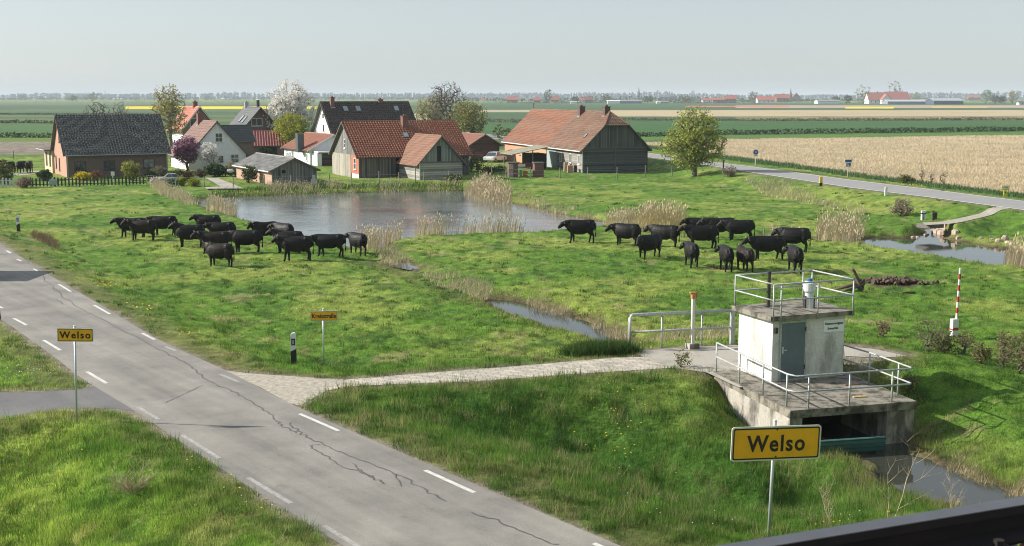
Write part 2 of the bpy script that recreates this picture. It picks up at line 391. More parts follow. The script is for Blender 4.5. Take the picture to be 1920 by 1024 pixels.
# ---------------------------------------------------------------- ground colours (albedo)
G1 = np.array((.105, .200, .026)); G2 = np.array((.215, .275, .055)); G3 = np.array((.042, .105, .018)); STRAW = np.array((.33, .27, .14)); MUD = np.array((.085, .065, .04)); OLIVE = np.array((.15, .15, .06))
FG = (.068, .125, .052)
bands = [  # px polygons on the plain, albedo; far to near
    ([(-900, 192), (2800, 192), (2800, 260), (-900, 300)], FG),
    ([(-900, 193), (900, 194), (900, 197), (-900, 197)], (.15, .15, .10)),
    ([(-900, 206), (1000, 204), (1000, 208), (-900, 212)], (.10, .15, .07)),
    ([(-900, 216), (700, 215), (700, 219), (-900, 221)], (.12, .17, .07)),
    ([(-900, 224), (700, 222), (700, 228), (-900, 231)], (.135, .16, .07)),
    ([(-900, 233), (500, 231), (500, 257), (-900, 258)], (.075, .15, .05)),
    ([(-900, 259), (500, 257), (500, 268), (-900, 268)], (.13, .20, .04)),
    ([(-900, 268), (330, 266), (340, 289), (-900, 292)], (.23, .195, .155)),
    ([(235, 199.3), (610, 200), (610, 204.5), (235, 204.5)], (.75, .60, .02)),
    ([(1130, 206.5), (2100, 207), (2100, 219), (1130, 218)], (.47, .38, .24)),
    ([(860, 206.5), (1010, 207), (1000, 211), (860, 210)], (.42, .36, .25)),
    ([(1380, 197.5), (2100, 197), (2100, 203), (1380, 203)], (.42, .33, .24)),
    ([(1285, 198.6), (1480, 199), (1480, 201), (1285, 200.5)], (.60, .16, .13)),
    ([(1584, 200.2), (1676, 200.4), (1676, 203.4), (1584, 203)], (.80, .62, .02)),
    ([(1745, 200.2), (1850, 200.4), (1850, 201.8), (1745, 201.6)], (.80, .62, .02)),
    ([(1380, 219), (2100, 219), (2100, 226), (1380, 225)], (.19, .20, .09)),
    ([(1500, 220), (2100, 221), (2100, 224), (1500, 224)], (.32, .27, .17)),
    ([(900, 227), (2100, 226), (2100, 246), (1220, 253), (900, 255)], (.060, .135, .045)),
    ([(1180, 256), (1366, 253.5), (1640, 250.5), (2100, 246), (2100, 252), (1640, 256.5), (1366, 260), (1180, 264)], (.10, .19, .04)),
]
REEDF = gpoly([(1190, 266), (1366, 259), (1640, 256), (2100, 249), (2100, 384), (1920, 361), (1793, 345), (1660, 330), (1582, 321), (1491, 308), (1415, 298), (1340, 289), (1216, 273)], .2)
SOIL = gpoly([(1612, 522), (1660, 517), (1735, 528), (1720, 537), (1650, 540), (1620, 533)], 0)
def colour(x, y):
    n = fbm(x, y, 6, 4)[:, None]; n2 = fbm(x + 50, y, 1.1, 3)[:, None]; n3 = vnoise(x, y, .33)[:, None]
    c = lerp(G1, G2, sstep(.42, .66, n)); c = lerp(c, G3, sstep(.52, .75, n2) * .75)
    c = lerp(c, STRAW, sstep(.66, .82, fbm(x - 31, y + 11, 1.6, 3))[:, None] * .55)
    c = c * (.75 + .5 * n3)
    fy = y > 115
    for P, col in bands:
        Pw = gpoly(P); m = fy & (x > Pw[:, 0].min()) & (x < Pw[:, 0].max()) & (y > Pw[:, 1].min()) & (y < Pw[:, 1].max())
        if m.any():
            i = np.where(m)[0][inside(x[m], y[m], Pw)]
            rows = 1 + .12 * (vnoise(x[i], y[i], 14.0) - .5) + .22 * (fbm(x[i] * .25, y[i], 2.5 if P[0][1] > 215 else 12.0, 3) - .5)
            c[i] = np.array(col)[None] * rows[:, None]
    pl = fy & (y < 420) & (c[:, 0] > .2) & (x < -30)
    c[pl] *= (.7 + .6 * vnoise(x[pl], y[pl], .9))[:, None]
    i = inside(x, y, REEDF); c[i] = np.array((.46, .385, .26)) * (.8 + .4 * fbm(x[i], y[i], 5, 3))[:, None]
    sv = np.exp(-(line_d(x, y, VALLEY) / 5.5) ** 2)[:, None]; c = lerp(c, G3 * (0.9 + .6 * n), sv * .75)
    sr = np.minimum(poly_sd(x, y, ROAD, 20), poly_sd(x, y, SIDE)); 
    w = fbm(x, y, 1.2, 3) * .9
    c = lerp(c, OLIVE * (.7 + .6 * n3), (1 - sstep(.5, 2.4, sr + w - .4))[:, None] * .75)
    sp = np.minimum(poly_sd(x, y, PATH), poly_sd(x, y, PAD))
    c = lerp(c, OLIVE * (.7 + .6 * n3), (1 - sstep(.2, 1.1, sp + w - .5))[:, None] * .6)
    c = lerp(c, np.array((.24, .21, .16)) * (.7 + .6 * n3), (1 - sstep(.0, .42, np.minimum(sr, sp) + w * .55 - .22))[:, None])
    sf = poly_sd(x, y, FROAD, 30); c = lerp(c, np.array((.20, .19, .11)), (1 - sstep(.2, 1.6, sf))[:, None] * .9)
    for P, pad in ((POND, 6), (PONDTIP, 6), (DITCH, 6), (CREEK, 10), (FARP, 8), (CULV, 4), (PUDDLE, 4)):
        s = poly_sd(x, y, P, pad) + (fbm(x, y, 1.7, 2) - .5) * .5
        c = lerp(c, MUD * (.7 + .7 * n3), (1 - sstep(.05, .5, s))[:, None])
        c = lerp(c, np.array((.18, .16, .07)), ((1 - sstep(.4, 1.3, s)) * sstep(.4, .6, n2[:, 0]))[:, None] * .6)
    c = lerp(c, MUD * 1.3, np.exp(-(line_d(x, y, GULLY) / .8) ** 2)[:, None] * .4)
    i = poly_sd(x, y, SOIL, 3) + (n2[:, 0] - .5) * 2.2; c = lerp(c, np.array((.12, .085, .06)) * (.6 + .8 * n3), (1 - sstep(-.2, .3, i))[:, None])
    return np.clip(c, .01, .9)
# ---------------------------------------------------------------- ground sheet (rows even in distance as seen from the bridge)
ys = [gp(960, p)[1] for p in np.concatenate([np.arange(1100, 500, -1.6), np.arange(500, 184, -1.0)])]
ys = list(np.arange(-14, ys[0] - .3, .6)) + ys
while ys[-1] < 26000: ys.append(ys[-1] * 1.12)
ys = np.array(ys); tc = np.arange(-470, 471, 1.0) * 3 / FPX
tc = np.concatenate([-np.geomspace(4, .64, 26), tc, np.geomspace(.64, 4, 26)])
W = np.maximum(ys, 22.0); X = W[:, None] * tc[None]; Y = np.repeat(ys[:, None], len(tc), 1)
gx, gy = X.ravel(), Y.ravel()
gh = np.concatenate([_H(a, b) for a, b in zip(np.array_split(gx, 12), np.array_split(gy, 12))])
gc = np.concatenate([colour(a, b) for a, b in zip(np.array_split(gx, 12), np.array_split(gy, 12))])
nr, nc = X.shape
idx = np.arange(nr * nc).reshape(nr, nc)
GF = np.stack([idx[:-1, :-1], idx[:-1, 1:], idx[1:, 1:], idx[1:, :-1]], -1).reshape(-1, 4)
t = NT('grass_ground'); a = t.n('Attribute', attribute_name='Col'); oc = t.coord()
f1 = t.noise(oc, 9, 5, .7); f2 = t.noise(oc, 1.2, 4)
gcol = t.mix(a.outputs['Color'], t.ramp(f1, [(.3, grey(.55)), (.72, grey(1.5))]), 1.0, 'MULTIPLY')
gcol = t.mix(gcol, t.ramp(f2, [(.35, grey(.85)), (.65, grey(1.15))]), 1.0, 'MULTIPLY')
t.bump(f1, .8, .12); MG = t.base(gcol, .95, 0, .15)
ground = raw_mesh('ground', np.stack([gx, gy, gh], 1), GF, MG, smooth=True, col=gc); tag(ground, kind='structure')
# ---------------------------------------------------------------- sheets: roads, paths
def sheet(name, L, Rr, z, mat, sub=6, camber=0.0):
    """ribbon between two world polylines with the same number of points"""
    V = []; n = len(L)
    for a, b in zip(L, Rr):
        for k in range(sub + 1):
            s = k / sub; p = a * (1 - s) + b * s; V.append((p[0], p[1], z + camber * (1 - (2 * s - 1) ** 2)))
    F = [(i * (sub + 1) + k, i * (sub + 1) + k + 1, (i + 1) * (sub + 1) + k + 1, (i + 1) * (sub + 1) + k) for i in range(n - 1) for k in range(sub)]
    return raw_mesh(name, V, [f[::-1] for f in F], mat, smooth=True)
def flat(name, P, z, mat, kind='structure', th=0.0):
    b = MB(); z1 = z if not th else z
    b.add([(p[0], p[1], z) for p in P], [tuple(range(len(P)))]); o = b.build(name, mat)
    if o.data.polygons[0].normal.z < 0: o.data.flip_normals()
    return tag(o, kind=kind)
def M_asphalt(name, c, c2, rotd=53):
    t = NT(name); oc = t.coord(); f = t.noise(oc, 45, 3, .8); g = t.noise(t.coord('Object', (1, 1, 1)), .55, 5, .6)
    r0 = t.n('Mapping'); r0.inputs['Rotation'].default_value = (0, 0, R(rotd)); t.l(oc, r0.inputs[0]); rot = t.n('Mapping'); rot.inputs['Scale'].default_value = (.06, 1.5, 1); t.l(r0.outputs[0], rot.inputs[0])
    st = t.noise(rot.outputs[0], 1.0, 5, .55)
    col = t.ramp(t.math('ADD', t.math('MULTIPLY', g, .55), t.math('MULTIPLY', st, .45)), [(.36, c), (.62, c2)])
    col = t.mix(col, t.ramp(f, [(.3, grey(.72)), (.7, grey(1.25))]), 1.0, 'MULTIPLY')
    sp = t.noise(oc, 120, 2, .5); col = t.mix(col, (.05, .05, .05), t.ramp(sp, [(.66, grey(0)), (.7, grey(.6))]))
    sp2 = t.noise(oc, 2.3, 6, .75); col = t.mix(col, (.07, .065, .06), t.ramp(sp2, [(.6, grey(0)), (.75, grey(.5))]))
    t.bump(f, .4, .01); return t.base(col, .85, 0, .3)
MAS = M_asphalt('asphalt', (.175, .168, .155), (.315, .295, .262)); MAS2 = M_asphalt('asphalt_far', (.27, .268, .268), (.32, .315, .305), 20); MAS3 = M_asphalt('asphalt_side', (.12, .12, .125), (.19, .185, .18))
nR = len(RL); road = tag(sheet('road', RL, RR, ZR, MAS, 8), kind='structure')
froad = tag(sheet('country_road', FN, FF, ZF, MAS2, 6), kind='structure')
MCON = M_conc('concrete_pad', (.40, .37, .32), (.16, .14, .11), .5, .9, False)
t = NT('pavers'); oc = t.coord(); rot = t.n('Mapping'); rot.inputs['Rotation'].default_value = (0, 0, R(-12)); t.l(oc, rot.inputs[0])
b_ = t.n('TexBrick'); t.l(rot.outputs[0], b_.inputs['Vector']); b_.inputs['Scale'].default_value = 1; b_.inputs['Brick Width'].default_value = .42; b_.inputs['Row Height'].default_value = .21; b_.inputs['Mortar Size'].default_value = .022
b_.inputs['Color1'].default_value = (.52, .47, .40, 1); b_.inputs['Color2'].default_value = (.44, .40, .34, 1); b_.inputs['Mortar'].default_value = (.29, .26, .20, 1)
MPAV = t.base(t.mix(b_.outputs[0], t.ramp(t.noise(oc, 1.7, 5), [(.35, grey(.75)), (.65, grey(1.2))]), 1.0, 'MULTIPLY'), .9); t.bump(b_.outputs['Fac'], -.5, .02)
MGRV = M('gravel', (.38, .34, .28), .95, .35, 6, bump=.5)
flat('path', PATH[2:12], ZR + .004, MPAV)
flat('gravel_apron', np.array([gp(*p, ZR) for p in [(418, 694), (470, 700), (560, 706), (642, 711), (655, 723), (615, 731), (563, 760), (545, 757), (490, 727)]]), ZR - .004, MGRV)
flat('concrete_pad', gpoly([(1180, 658), (1378, 647), (1400, 648), (1470, 720), (1385, 727), (1325, 699), (1255, 689), (1205, 669)], ZR), ZR + .008, MCON)
flat('concrete_path', gpoly([(1582, 649), (1640, 655), (1702, 668), (1650, 671), (1584, 668)], ZR), ZR + .006, MCON)
flat('side_road', SIDE, ZR - .006, MAS3)
_ft = smooth_line(gpoly([(1729, 417.5), (1768, 415), (1823, 404), (1871, 392), (1908, 391)], .62), 8); _fb = smooth_line(gpoly([(1735, 422), (1790, 418.5), (1840, 408), (1885, 397), (1912, 395)], .62), 8)
_o = sheet('field_path', _fb, _ft, 0, MGRV, 5); _v = np.zeros(len(_o.data.vertices) * 3, np.float32); _o.data.vertices.foreach_get('co', _v); _v = _v.reshape(-1, 3); _v[:, 2] = np.maximum(.625, np.minimum(_H(_v[:, 0].astype(float), _v[:, 1].astype(float)) + .03, ZF - .012)); _o.data.vertices.foreach_set('co', _v.ravel()); _o.data.update(); tag(_o, kind='structure')
flat('driveway', DRIVE, .125, MCON)
flat('garden_path', LPATH, .06, MCON)
# road markings, lines and sealed cracks belong to their road
MPNT = M('worn_paint', (.62, .61, .57), .7, .25, 7, c2=(.72, .71, .66)); MPNF = M('faded_paint', (.34, .33, .31), .8, .3, 9)
MSEAL = M('bitumen_seal', (.10, .10, .105), .55, .3, 5)
mk = MB(); mf = MB()
def dash(b, p0, p1, w=.125):
    a = gp(*p0, ZR); c = gp(*p1, ZR); d = (c - a) / np.linalg.norm(c - a); n = np.array([-d[1], d[0]]) * w / 2
    q = [a - n, c - n, c + n, a + n]; b.add([(*p, ZR + .005) for p in q], [(0, 1, 2, 3)])
for p0, p1 in [((12, 470), (20, 475)), ((32, 486), (40, 490)), ((63, 504), (72, 509)), ((110, 533), (133, 547)), ((176, 572), (206, 589)), ((267, 625), (290, 637)), ((562, 776), (635, 808)), ((797, 882), (890, 924)), ((1113, 1019), (1200, 1056)),
               ((26, 597), (50, 610)), ((82, 638), (113, 657)), ((163, 697), (200, 719)), ((-30, 560), (5, 578))]: dash(mk, p0, p1)
for p0, p1 in [((413, 702), (447, 716)), ((310, 650), (330, 658)), ((258, 763), (299, 787)), ((342, 816), (412, 860)), ((465, 896), (546, 944)), ((608, 986), (680, 1030))]: dash(mf, p0, p1)
mk.build('road_marking', MPNT, road); mf.build('road_marking', MPNF, road)
def ribbon(name, P, w, z, mat, parent, jit=.0, seed=1, sub=1):
    rr = np.random.RandomState(seed); P = smooth_line(np.asarray(P), sub) if sub > 1 else np.asarray(P); V = []; F = []
    for i, p in enumerate(P):
        d = P[min(i + 1, len(P) - 1)] - P[max(0, i - 1)]; d = d / (np.linalg.norm(d) + 1e-9); n = np.array([-d[1], d[0]])
        p = p + n * rr.randn() * jit; ww = w * (.5 + rr.rand() * .9) / 2 if jit else w / 2
        V += [(*(p - n * ww), z), (*(p + n * ww), z)]
        if i: F.append((2 * i - 2, 2 * i, 2 * i + 1, 2 * i - 1))
    o = raw_mesh(name, V, F, mat, parent)
    return o
for k, P in enumerate([[(45, 490), (67, 503), (97, 537), (133, 567), (180, 593), (233, 620), (283, 647), (333, 673), (363, 691), (385, 712), (435, 734), (480, 759), (512, 782), (526, 796), (557, 812)],
        [(541, 793), (567, 814), (603, 832), (640, 848), (700, 872), (740, 889), (800, 920), (836, 941)], [(582, 836), (607, 852), (640, 873), (700, 897), (720, 908)],
        [(880, 962), (930, 976), (990, 1000), (1045, 1022)], [(310, 755), (349, 737), (381, 722)], [(582, 836), (600, 833)], [(663, 870), (676, 884), (700, 895)], [(740, 890), (752, 912)], [(105, 560), (117, 570)]]):
    ribbon('sealed_crack', gpoly(P, ZR), .042 if k < 4 else .022, ZR + .006 + .001 * k, MSEAL, road, .04 if k < 4 else .02, k, 7)
MEDGE = M('edge_line_paint', (.62, .60, .52), .7, .15, 3)
cen = lambda s: FN * (1 - s) + FF * s
ribbon('edge_line', cen(.03), .24, ZF + .006, MEDGE, froad); ribbon('edge_line', cen(.97), .24, ZF + .006, MEDGE, froad)
# ---------------------------------------------------------------- water
def M_water(name, c, scale, strength, rough=.03, ior=1.33):
    t = NT(name); v = t.coord('Object', (1, 1, 1)); n = t.noise(v, scale, 4, .6); b = t.noise(t.coord(), .12, 3)
    s = t.math('MULTIPLY', t.ramp(b, [(.4, grey(.25)), (.6, grey(1))]), n); t.bump(s, strength, .09)
    m = t.base(c, rough, 0, .5); t.p.inputs['IOR'].default_value = ior; return m
MW1 = M_water('pond_water', (.14, .155, .155), 2.0, .38, .05, 1.5); MW2 = M_water('ditch_water', (.045, .048, .038), 2.0, .07, .03, 1.45)
def pad_poly(P, d):
    c = P.mean(0); out = []
    n = len(P)
    for i in range(n):
        a, b, e = P[i - 1], P[i], P[(i + 1) % n]; u = (b - a) / np.linalg.norm(b - a); v = (e - b) / np.linalg.norm(e - b)
        m = np.array([u[1] + v[1], -u[0] - v[0]]); m /= np.linalg.norm(m) + 1e-9; out.append((b, m))
    area = sum(P[i - 1][0] * P[i][1] - P[i][0] * P[i - 1][1] for i in range(n)); sg = 1 if area > 0 else -1
    return np.array([b + m * d * sg for b, m in out])
for nm, P, z, m in (('pond_water', POND, WP, MW1), ('pond_arm_water', PONDTIP, WP - .003, MW1), ('ditch_water', DITCH, WD, MW2), ('puddle_water', PUDDLE, -.2, MW2), ('creek_water', CREEK, WC, MW2), ('far_pond_water', FARP, WQ, MW2), ('culvert_water', CULV, WQ - .003, MW2)):
    flat(nm, pad_poly(P, .15 if nm == 'puddle_water' else .6), z, m)
# ================================================================ BUILDINGS
MWHITE = M('white_paint', (.72, .72, .70), .6, .08, 3); MDARKF = M('dark_frame', (.035, .028, .025), .5, .2); MGREYM = M('galvanised', (.36, .38, .39), .45, .15, 8, metal=.5)
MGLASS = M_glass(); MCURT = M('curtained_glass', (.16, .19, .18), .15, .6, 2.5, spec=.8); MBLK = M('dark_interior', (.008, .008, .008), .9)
MCHIM = M_brick('chimney_brick', (.22, .06, .035), (.15, .045, .03), (.2, .17, .14), .2)
MFASC = M('weathered_fascia', (.13, .115, .10), .8, .3, 3)
def tile_slope(b, E, U, V, lo, hi, S, tile, m=0, mu=1, uoff=0.0):
    """tiles from the eave point E; U along the eave, V up the slope (unit), extents lo(t)..hi(t)"""
    E, U, V = Vector(E), Vector(U).normalized(), Vector(V).normalized(); N = U.cross(V).normalized()
    if N.z < 0: N = -N
    du, dv, amp, step = tile
    nu = max(2, int(round((max(hi(0), hi(S)) - min(lo(0), lo(S))) / du))) * 4; nv = max(1, int(round(S / dv)))
    vs = []; rows = []
    for j in range(nv):
        for e in (0, 1):
            t = S * (j + e) / nv; hgt = step * (1 - e)
            rows.append(t); a, c = lo(t), hi(t)
            for i in range(nu + 1):
                s = a + (c - a) * i / nu; ph = (s / du) % 1.0
                w = amp * (.5 + .5 * math.cos(2 * math.pi * ph)) ** .8 if ph < 2 else 0
                p = E + U * s + V * t + N * (w + hgt + .05); vs.append(p)
    nr_ = len(rows); k = nu + 1
    b.add(vs, [(j * k + i, j * k + i + 1, (j + 1) * k + i + 1, (j + 1) * k + i) for j in range(nr_ - 1) for i in range(nu)], m)
    a0, c0, a1, c1 = lo(0), hi(0), lo(S), hi(S); tm = S * .999
    q = [E + U * a0, E + U * c0, E + U * c1 + V * S, E + U * a1 + V * S]
    if (U.cross(V)).z < 0: q = q[::-1]
    b.add([p - N * .06 for p in q] + [p + N * .045 for p in q], [(3, 2, 1, 0), (4, 5, 6, 7), (0, 1, 5, 4), (1, 2, 6, 5), (2, 3, 7, 6), (3, 0, 4, 7)], mu)
SIDES = {}
class House:
    def __init__(s, name, label, cat, A, ang, W, D, eave, ridge, axis, walls, gable=None, group=None, z=None, hip=None):
        if len(A) == 2: p = gp(*A, 0.0); A = (p[0], p[1], H(p[0], p[1]) if z is None else z)
        s.W, s.D, s.e, s.r, s.axis, s.hip = W, D, eave, ridge, axis, hip
        s.o = empty(name, A, R(ang), label=label, cat=cat, group=group)
        mats = []; 
        def mi(m):
            if m not in mats: mats.append(m)
            return mats.index(m)
        b = MB(); F = walls.get('front'); g = dict(front=F, right=walls.get('right', F), back=walls.get('back', F), left=walls.get('left', F))
        z0 = -.6
        c = [(0, 0), (W, 0), (W, D), (0, D)]
        for k, sd_ in enumerate(('front', 'right', 'back', 'left')):
            p, q = c[k], c[(k + 1) % 4]
            b.quad((*p, z0), (*q, z0), (*q, eave), (*p, eave), mi(g[sd_]))
            isg = (axis == 'v') == (sd_ in ('front', 'back'))
            if isg:
                gm = (gable or {}).get(sd_, g[sd_]); mx, my = (p[0] + q[0]) / 2, (p[1] + q[1]) / 2
                if hip and sd_ == 'front':
                    f = (hip[0] - eave) / (ridge - eave); P = lambda a, bb, t: a + (bb - a) * t
                    b.add([(*p, eave), (*q, eave), (P(q[0], mx, f), P(q[1], my, f), hip[0]), (P(p[0], mx, f), P(p[1], my, f), hip[0])], [(0, 1, 2, 3)], mi(gm))
                else: b.add([(*p, eave), (*q, eave), (mx, my, ridge)], [(0, 1, 2)], mi(gm))
        s.wall = b.build('wall', mats, s.o)
    def roof(s, mat, tile=None, ov=.35, gv=.3, under=MFASC, split=None, mat2=None, ridge_mat=None, board=None, th=None):
        tile = tile or (.33, .38, .045, .035); W, D, e, r, hip = s.W, s.D, s.e, s.r, s.hip
        L, span = (W, D) if s.axis == 'u' else (D, W); half = span / 2; sl = (r - e) / half; le = e - ov * sl
        S = math.hypot(half + ov, r - le); cv, cz = (half + ov) / S, (r - le) / S
        parts = []
        def mk(lo, hi, m, nm='roof'):
            b = MB()
            if s.axis == 'u':
                tile_slope(b, (0, -ov, le), (1, 0, 0), (0, cv, cz), lo, hi, S, tile, 0, 1); tile_slope(b, (0, D + ov, le), (1, 0, 0), (0, -cv, cz), lo, hi, S, tile, 0, 1)
            else:
                tile_slope(b, (-ov, 0, le), (0, 1, 0), (cv, 0, cz), lo, hi, S, tile, 0, 1); tile_slope(b, (W + ov, 0, le), (0, 1, 0), (-cv, 0, cz), lo, hi, S, tile, 0, 1)
            o = b.build(nm, [m, under], s.o); parts.append(o); return o
        if hip:
            hz_, setb = hip; th_ = (hz_ - le) / cz
            lo = lambda t: -gv if t <= th_ else -gv + (setb + gv) * (t - th_) / (S - th_)
        else: lo = lambda t: -gv
        if split:
            mk(lo, lambda t: split, mat); mk(lambda t: split + .004, lambda t: L + gv, mat2)
        else: mk(lo, lambda t: L + gv, mat)
        rf = parts[0]
        if hip:
            b = MB(); a = (s.W / 2) * (r - hz_) / (r - e); yb = -gv; cx = W / 2; hv = Vector((0, setb - yb, r - hz_)); Sh = hv.length
            tile_slope(b, (cx, yb - .1, hz_ - .07), (1, 0, 0), hv, lambda t: -(a + .12) * (1 - t / Sh), lambda t: (a + .12) * (1 - t / Sh), Sh, tile, 0, 1)
            b.build('hip', [mat, under], rf)
        b = MB(); rr = .11; y0 = (hip[1] if hip else -gv)
        if s.axis == 'u': b.cyl((-gv, D / 2, r + .06), (W + gv, D / 2, r + .06), rr, 8)
        else: b.cyl((W / 2, y0, r + .06), (W / 2, D + gv, r + .06), rr, 8)
        if hip:
            for sg in (-1, 1): b.cyl((W / 2, y0, r + .05), (W / 2 + sg * (a + .1), -gv - .1, hz_), rr, 8)
        b.build('ridge_cap', ridge_mat or mat, rf)
        bd = board or under; q = .03
        for k in (0, 1):
            g = -gv - q if k == 0 else L + gv + q
            if k == 0 and hip:
                tt = (hz_ - le) / (r - le)
            else: tt = 1.0
            for sg in (0, 1):
                ea = -ov if sg == 0 else span + ov; mid = half; eb = ea + (mid - ea) * tt; zb = le + (r - le) * tt
                P0, P1 = ((g, ea, le - .06), (g, eb, zb - .06)) if s.axis == 'u' else ((ea, g, le - .06), (eb, g, zb - .06))
                d = Vector((.05, 0, 0)) if s.axis == 'u' else Vector((0, .05, 0)); up = Vector((0, 0, .18))
                P0, P1 = Vector(P0), Vector(P1); vs = [P0 - d / 2, P1 - d / 2, P1 - d / 2 + up, P0 - d / 2 + up, P0 + d / 2, P1 + d / 2, P1 + d / 2 + up, P0 + d / 2 + up]
                b = MB(); b.add(vs, [(0, 1, 2, 3), (7, 6, 5, 4), (0, 4, 5, 1), (3, 2, 6, 7), (0, 3, 7, 4), (1, 5, 6, 2)]); b.build('bargeboard', bd, rf)
        s.rf, s.le, s.ov, s.cv, s.cz, s.S = rf, le, ov, cv, cz, S
        return s
    def gutter(s, mat=MGREYM, down=((0, 'front'),)):
        b = MB(); W, D = s.W, s.D; z = s.le + .02
        if s.axis == 'u': b.cyl((-.2, -s.ov - .07, z), (W + .2, -s.ov - .07, z), .07, 6)
        else: b.cyl((-s.ov - .07, -.2, z), (-s.ov - .07, D + .2, z), .07, 6)
        b.build('gutter', mat, s.o)
        for x, y in down:
            b = MB(); ex, ey = ((x, -s.ov - .07) if s.axis == 'u' else (-s.ov - .07, y)); b.loft([(ex, ey, z), (x, y, s.e - .25), (x, y, -.1)], [.05] * 3, 6); b.build('downpipe', mat, s.o)
    def fr(s, side, c):
        return {'front': (Vector((c, 0, 0)), Vector((1, 0, 0)), Vector((0, -1, 0))), 'right': (Vector((s.W, c, 0)), Vector((0, 1, 0)), Vector((1, 0, 0))),
                'left': (Vector((0, c, 0)), Vector((0, -1, 0)), Vector((-1, 0, 0))), 'back': (Vector((c, s.D, 0)), Vector((-1, 0, 0)), Vector((0, 1, 0)))}[side]
    def _bx(s, b, fr, a0, a1, z0, z1, d0, d1, m=0):
        O, T, N = fr; vs = [O + T * a + N * d + Vector((0, 0, z)) for d in (d0, d1) for a, z in ((a0, z0), (a1, z0), (a1, z1), (a0, z1))]
        b.add(vs, [(3, 2, 1, 0), (4, 5, 6, 7), (0, 1, 5, 4), (1, 2, 6, 5), (2, 3, 7, 6), (3, 0, 4, 7)], m)
    def win(s, side, c, zc, w, h, frame=MWHITE, pane=MGLASS, mull=(1, 1), sill=True, name='window', fw=.07):
        f = s.fr(side, c); b = MB(); B = lambda *a: s._bx(b, f, *a)
        B(-w / 2, w / 2, zc + h / 2 - fw, zc + h / 2, -.02, .05); B(-w / 2, w / 2, zc - h / 2, zc - h / 2 + fw, -.02, .05)
        for sg in (-1, 1): B(min(sg * w / 2, sg * (w / 2 - fw)), max(sg * w / 2, sg * (w / 2 - fw)), zc - h / 2 + fw, zc + h / 2 - fw, -.02, .05)
        for i in range(mull[0]): x = -w / 2 + w * (i + 1) / (mull[0] + 1); B(x - .03, x + .03, zc - h / 2 + fw, zc + h / 2 - fw, -.02, .04)
        for i in range(mull[1]): z = zc - h / 2 + h * (i + 1) / (mull[1] + 1); B(-w / 2 + fw, w / 2 - fw, z - .025, z + .025, -.02, .035)
        o = b.build(name, frame, s.o); b = MB(); s._bx(b, f, -w / 2 + fw * .9, w / 2 - fw * .9, zc - h / 2 + fw * .9, zc + h / 2 - fw * .9, -.05, .012); b.build('pane', pane, o)
        if sill: b = MB(); s._bx(b, f, -w / 2 - .06, w / 2 + .06, zc - h / 2 - .07, zc - h / 2 - .002, -.02, .12); b.build('sill', frame, o)
        return o
    def panel(s, side, a0, a1, z0, z1, mat, name='door', d=.04):
        f = s.fr(side, 0); b = MB(); sg = -1 if side in ('left', 'back') else 1
        x0, x1 = (a0, a1) if sg > 0 else (-a1, -a0); s._bx(b, f, x0, x1, z0, z1, -.02, d); return b.build(name, mat, s.o)
    def on_roof(s, along, t, which=0):
        """local point on slope (0 = front or left slope) at fraction t"""
        d = s.S * t; q = -s.ov + s.cv * d; z = s.le + s.cz * d
        return Vector((along, q, z)) if s.axis == 'u' else Vector((q, along, z))
    def skylight(s, along, t, w=.7, h=1.0):
        p = s.on_roof(along, t); up = Vector((0, s.cv, s.cz)) if s.axis == 'u' else Vector((s.cv, 0, s.cz)); sd_ = Vector((1, 0, 0)) if s.axis == 'u' else Vector((0, -1, 0)); n = sd_.cross(up)
        def bx(b, w, h, d0, d1):
            vs = [p + sd_ * a + up * c + n * d for d in (d0, d1) for a, c in ((-w / 2, -h / 2), (w / 2, -h / 2), (w / 2, h / 2), (-w / 2, h / 2))]
            b.add(vs, [(3, 2, 1, 0), (4, 5, 6, 7), (0, 1, 5, 4), (1, 2, 6, 5), (2, 3, 7, 6), (3, 0, 4, 7)])
        b = MB(); bx(b, w, h, .02, .16); o = b.build('skylight', MDARKF, s.rf); b = MB(); bx(b, w - .16, h - .16, .1, .175); b.build('pane', M('skylight_glass', (.30, .34, .36), .12, .2, 2, spec=.9), o)
    def chimney(s, x, y, top, w=.6, d=.6, mat=None, cap=True, flash=True):
        b = MB(); z0 = s.r - 1.3
        b.b2((x - w / 2, y - d / 2, z0), (x + w / 2, y + d / 2, top)); b.b2((x - w / 2 - .05, y - d / 2 - .05, top + .001), (x + w / 2 + .05, y + d / 2 + .05, top + .09))
        b.cyl((x, y, top + .09), (x, y, top + .28), w * .22, 8)
        o = b.build('chimney', mat or MCHIM, s.rf)
        if flash: b = MB(); b.box((x, y, s.r - .45 - (abs(y - s.D / 2) * .7 if s.axis == 'u' else abs(x - s.W / 2) * .7)), (w + .18, d + .18, .3)); b.build('flashing', MGREYM, o)
T_PAN = (.33, .40, .085, .05)
# --- materials for the village
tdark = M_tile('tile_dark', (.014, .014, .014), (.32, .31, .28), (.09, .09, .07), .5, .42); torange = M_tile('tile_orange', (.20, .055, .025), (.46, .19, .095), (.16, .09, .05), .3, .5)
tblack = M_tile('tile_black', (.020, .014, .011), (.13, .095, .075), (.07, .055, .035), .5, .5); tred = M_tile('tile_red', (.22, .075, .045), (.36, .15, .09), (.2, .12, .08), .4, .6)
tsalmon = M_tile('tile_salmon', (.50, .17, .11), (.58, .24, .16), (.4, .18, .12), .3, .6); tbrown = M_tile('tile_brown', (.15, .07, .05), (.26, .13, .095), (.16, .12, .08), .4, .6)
told = M_tile('tile_old_red', (.16, .052, .027), (.35, .135, .062), (.17, .13, .09), .75, .75, .3, .34); told2 = M_tile('tile_old_mossy', (.12, .052, .032), (.28, .125, .07), (.17, .15, .11), .85, .8, .3, .34)
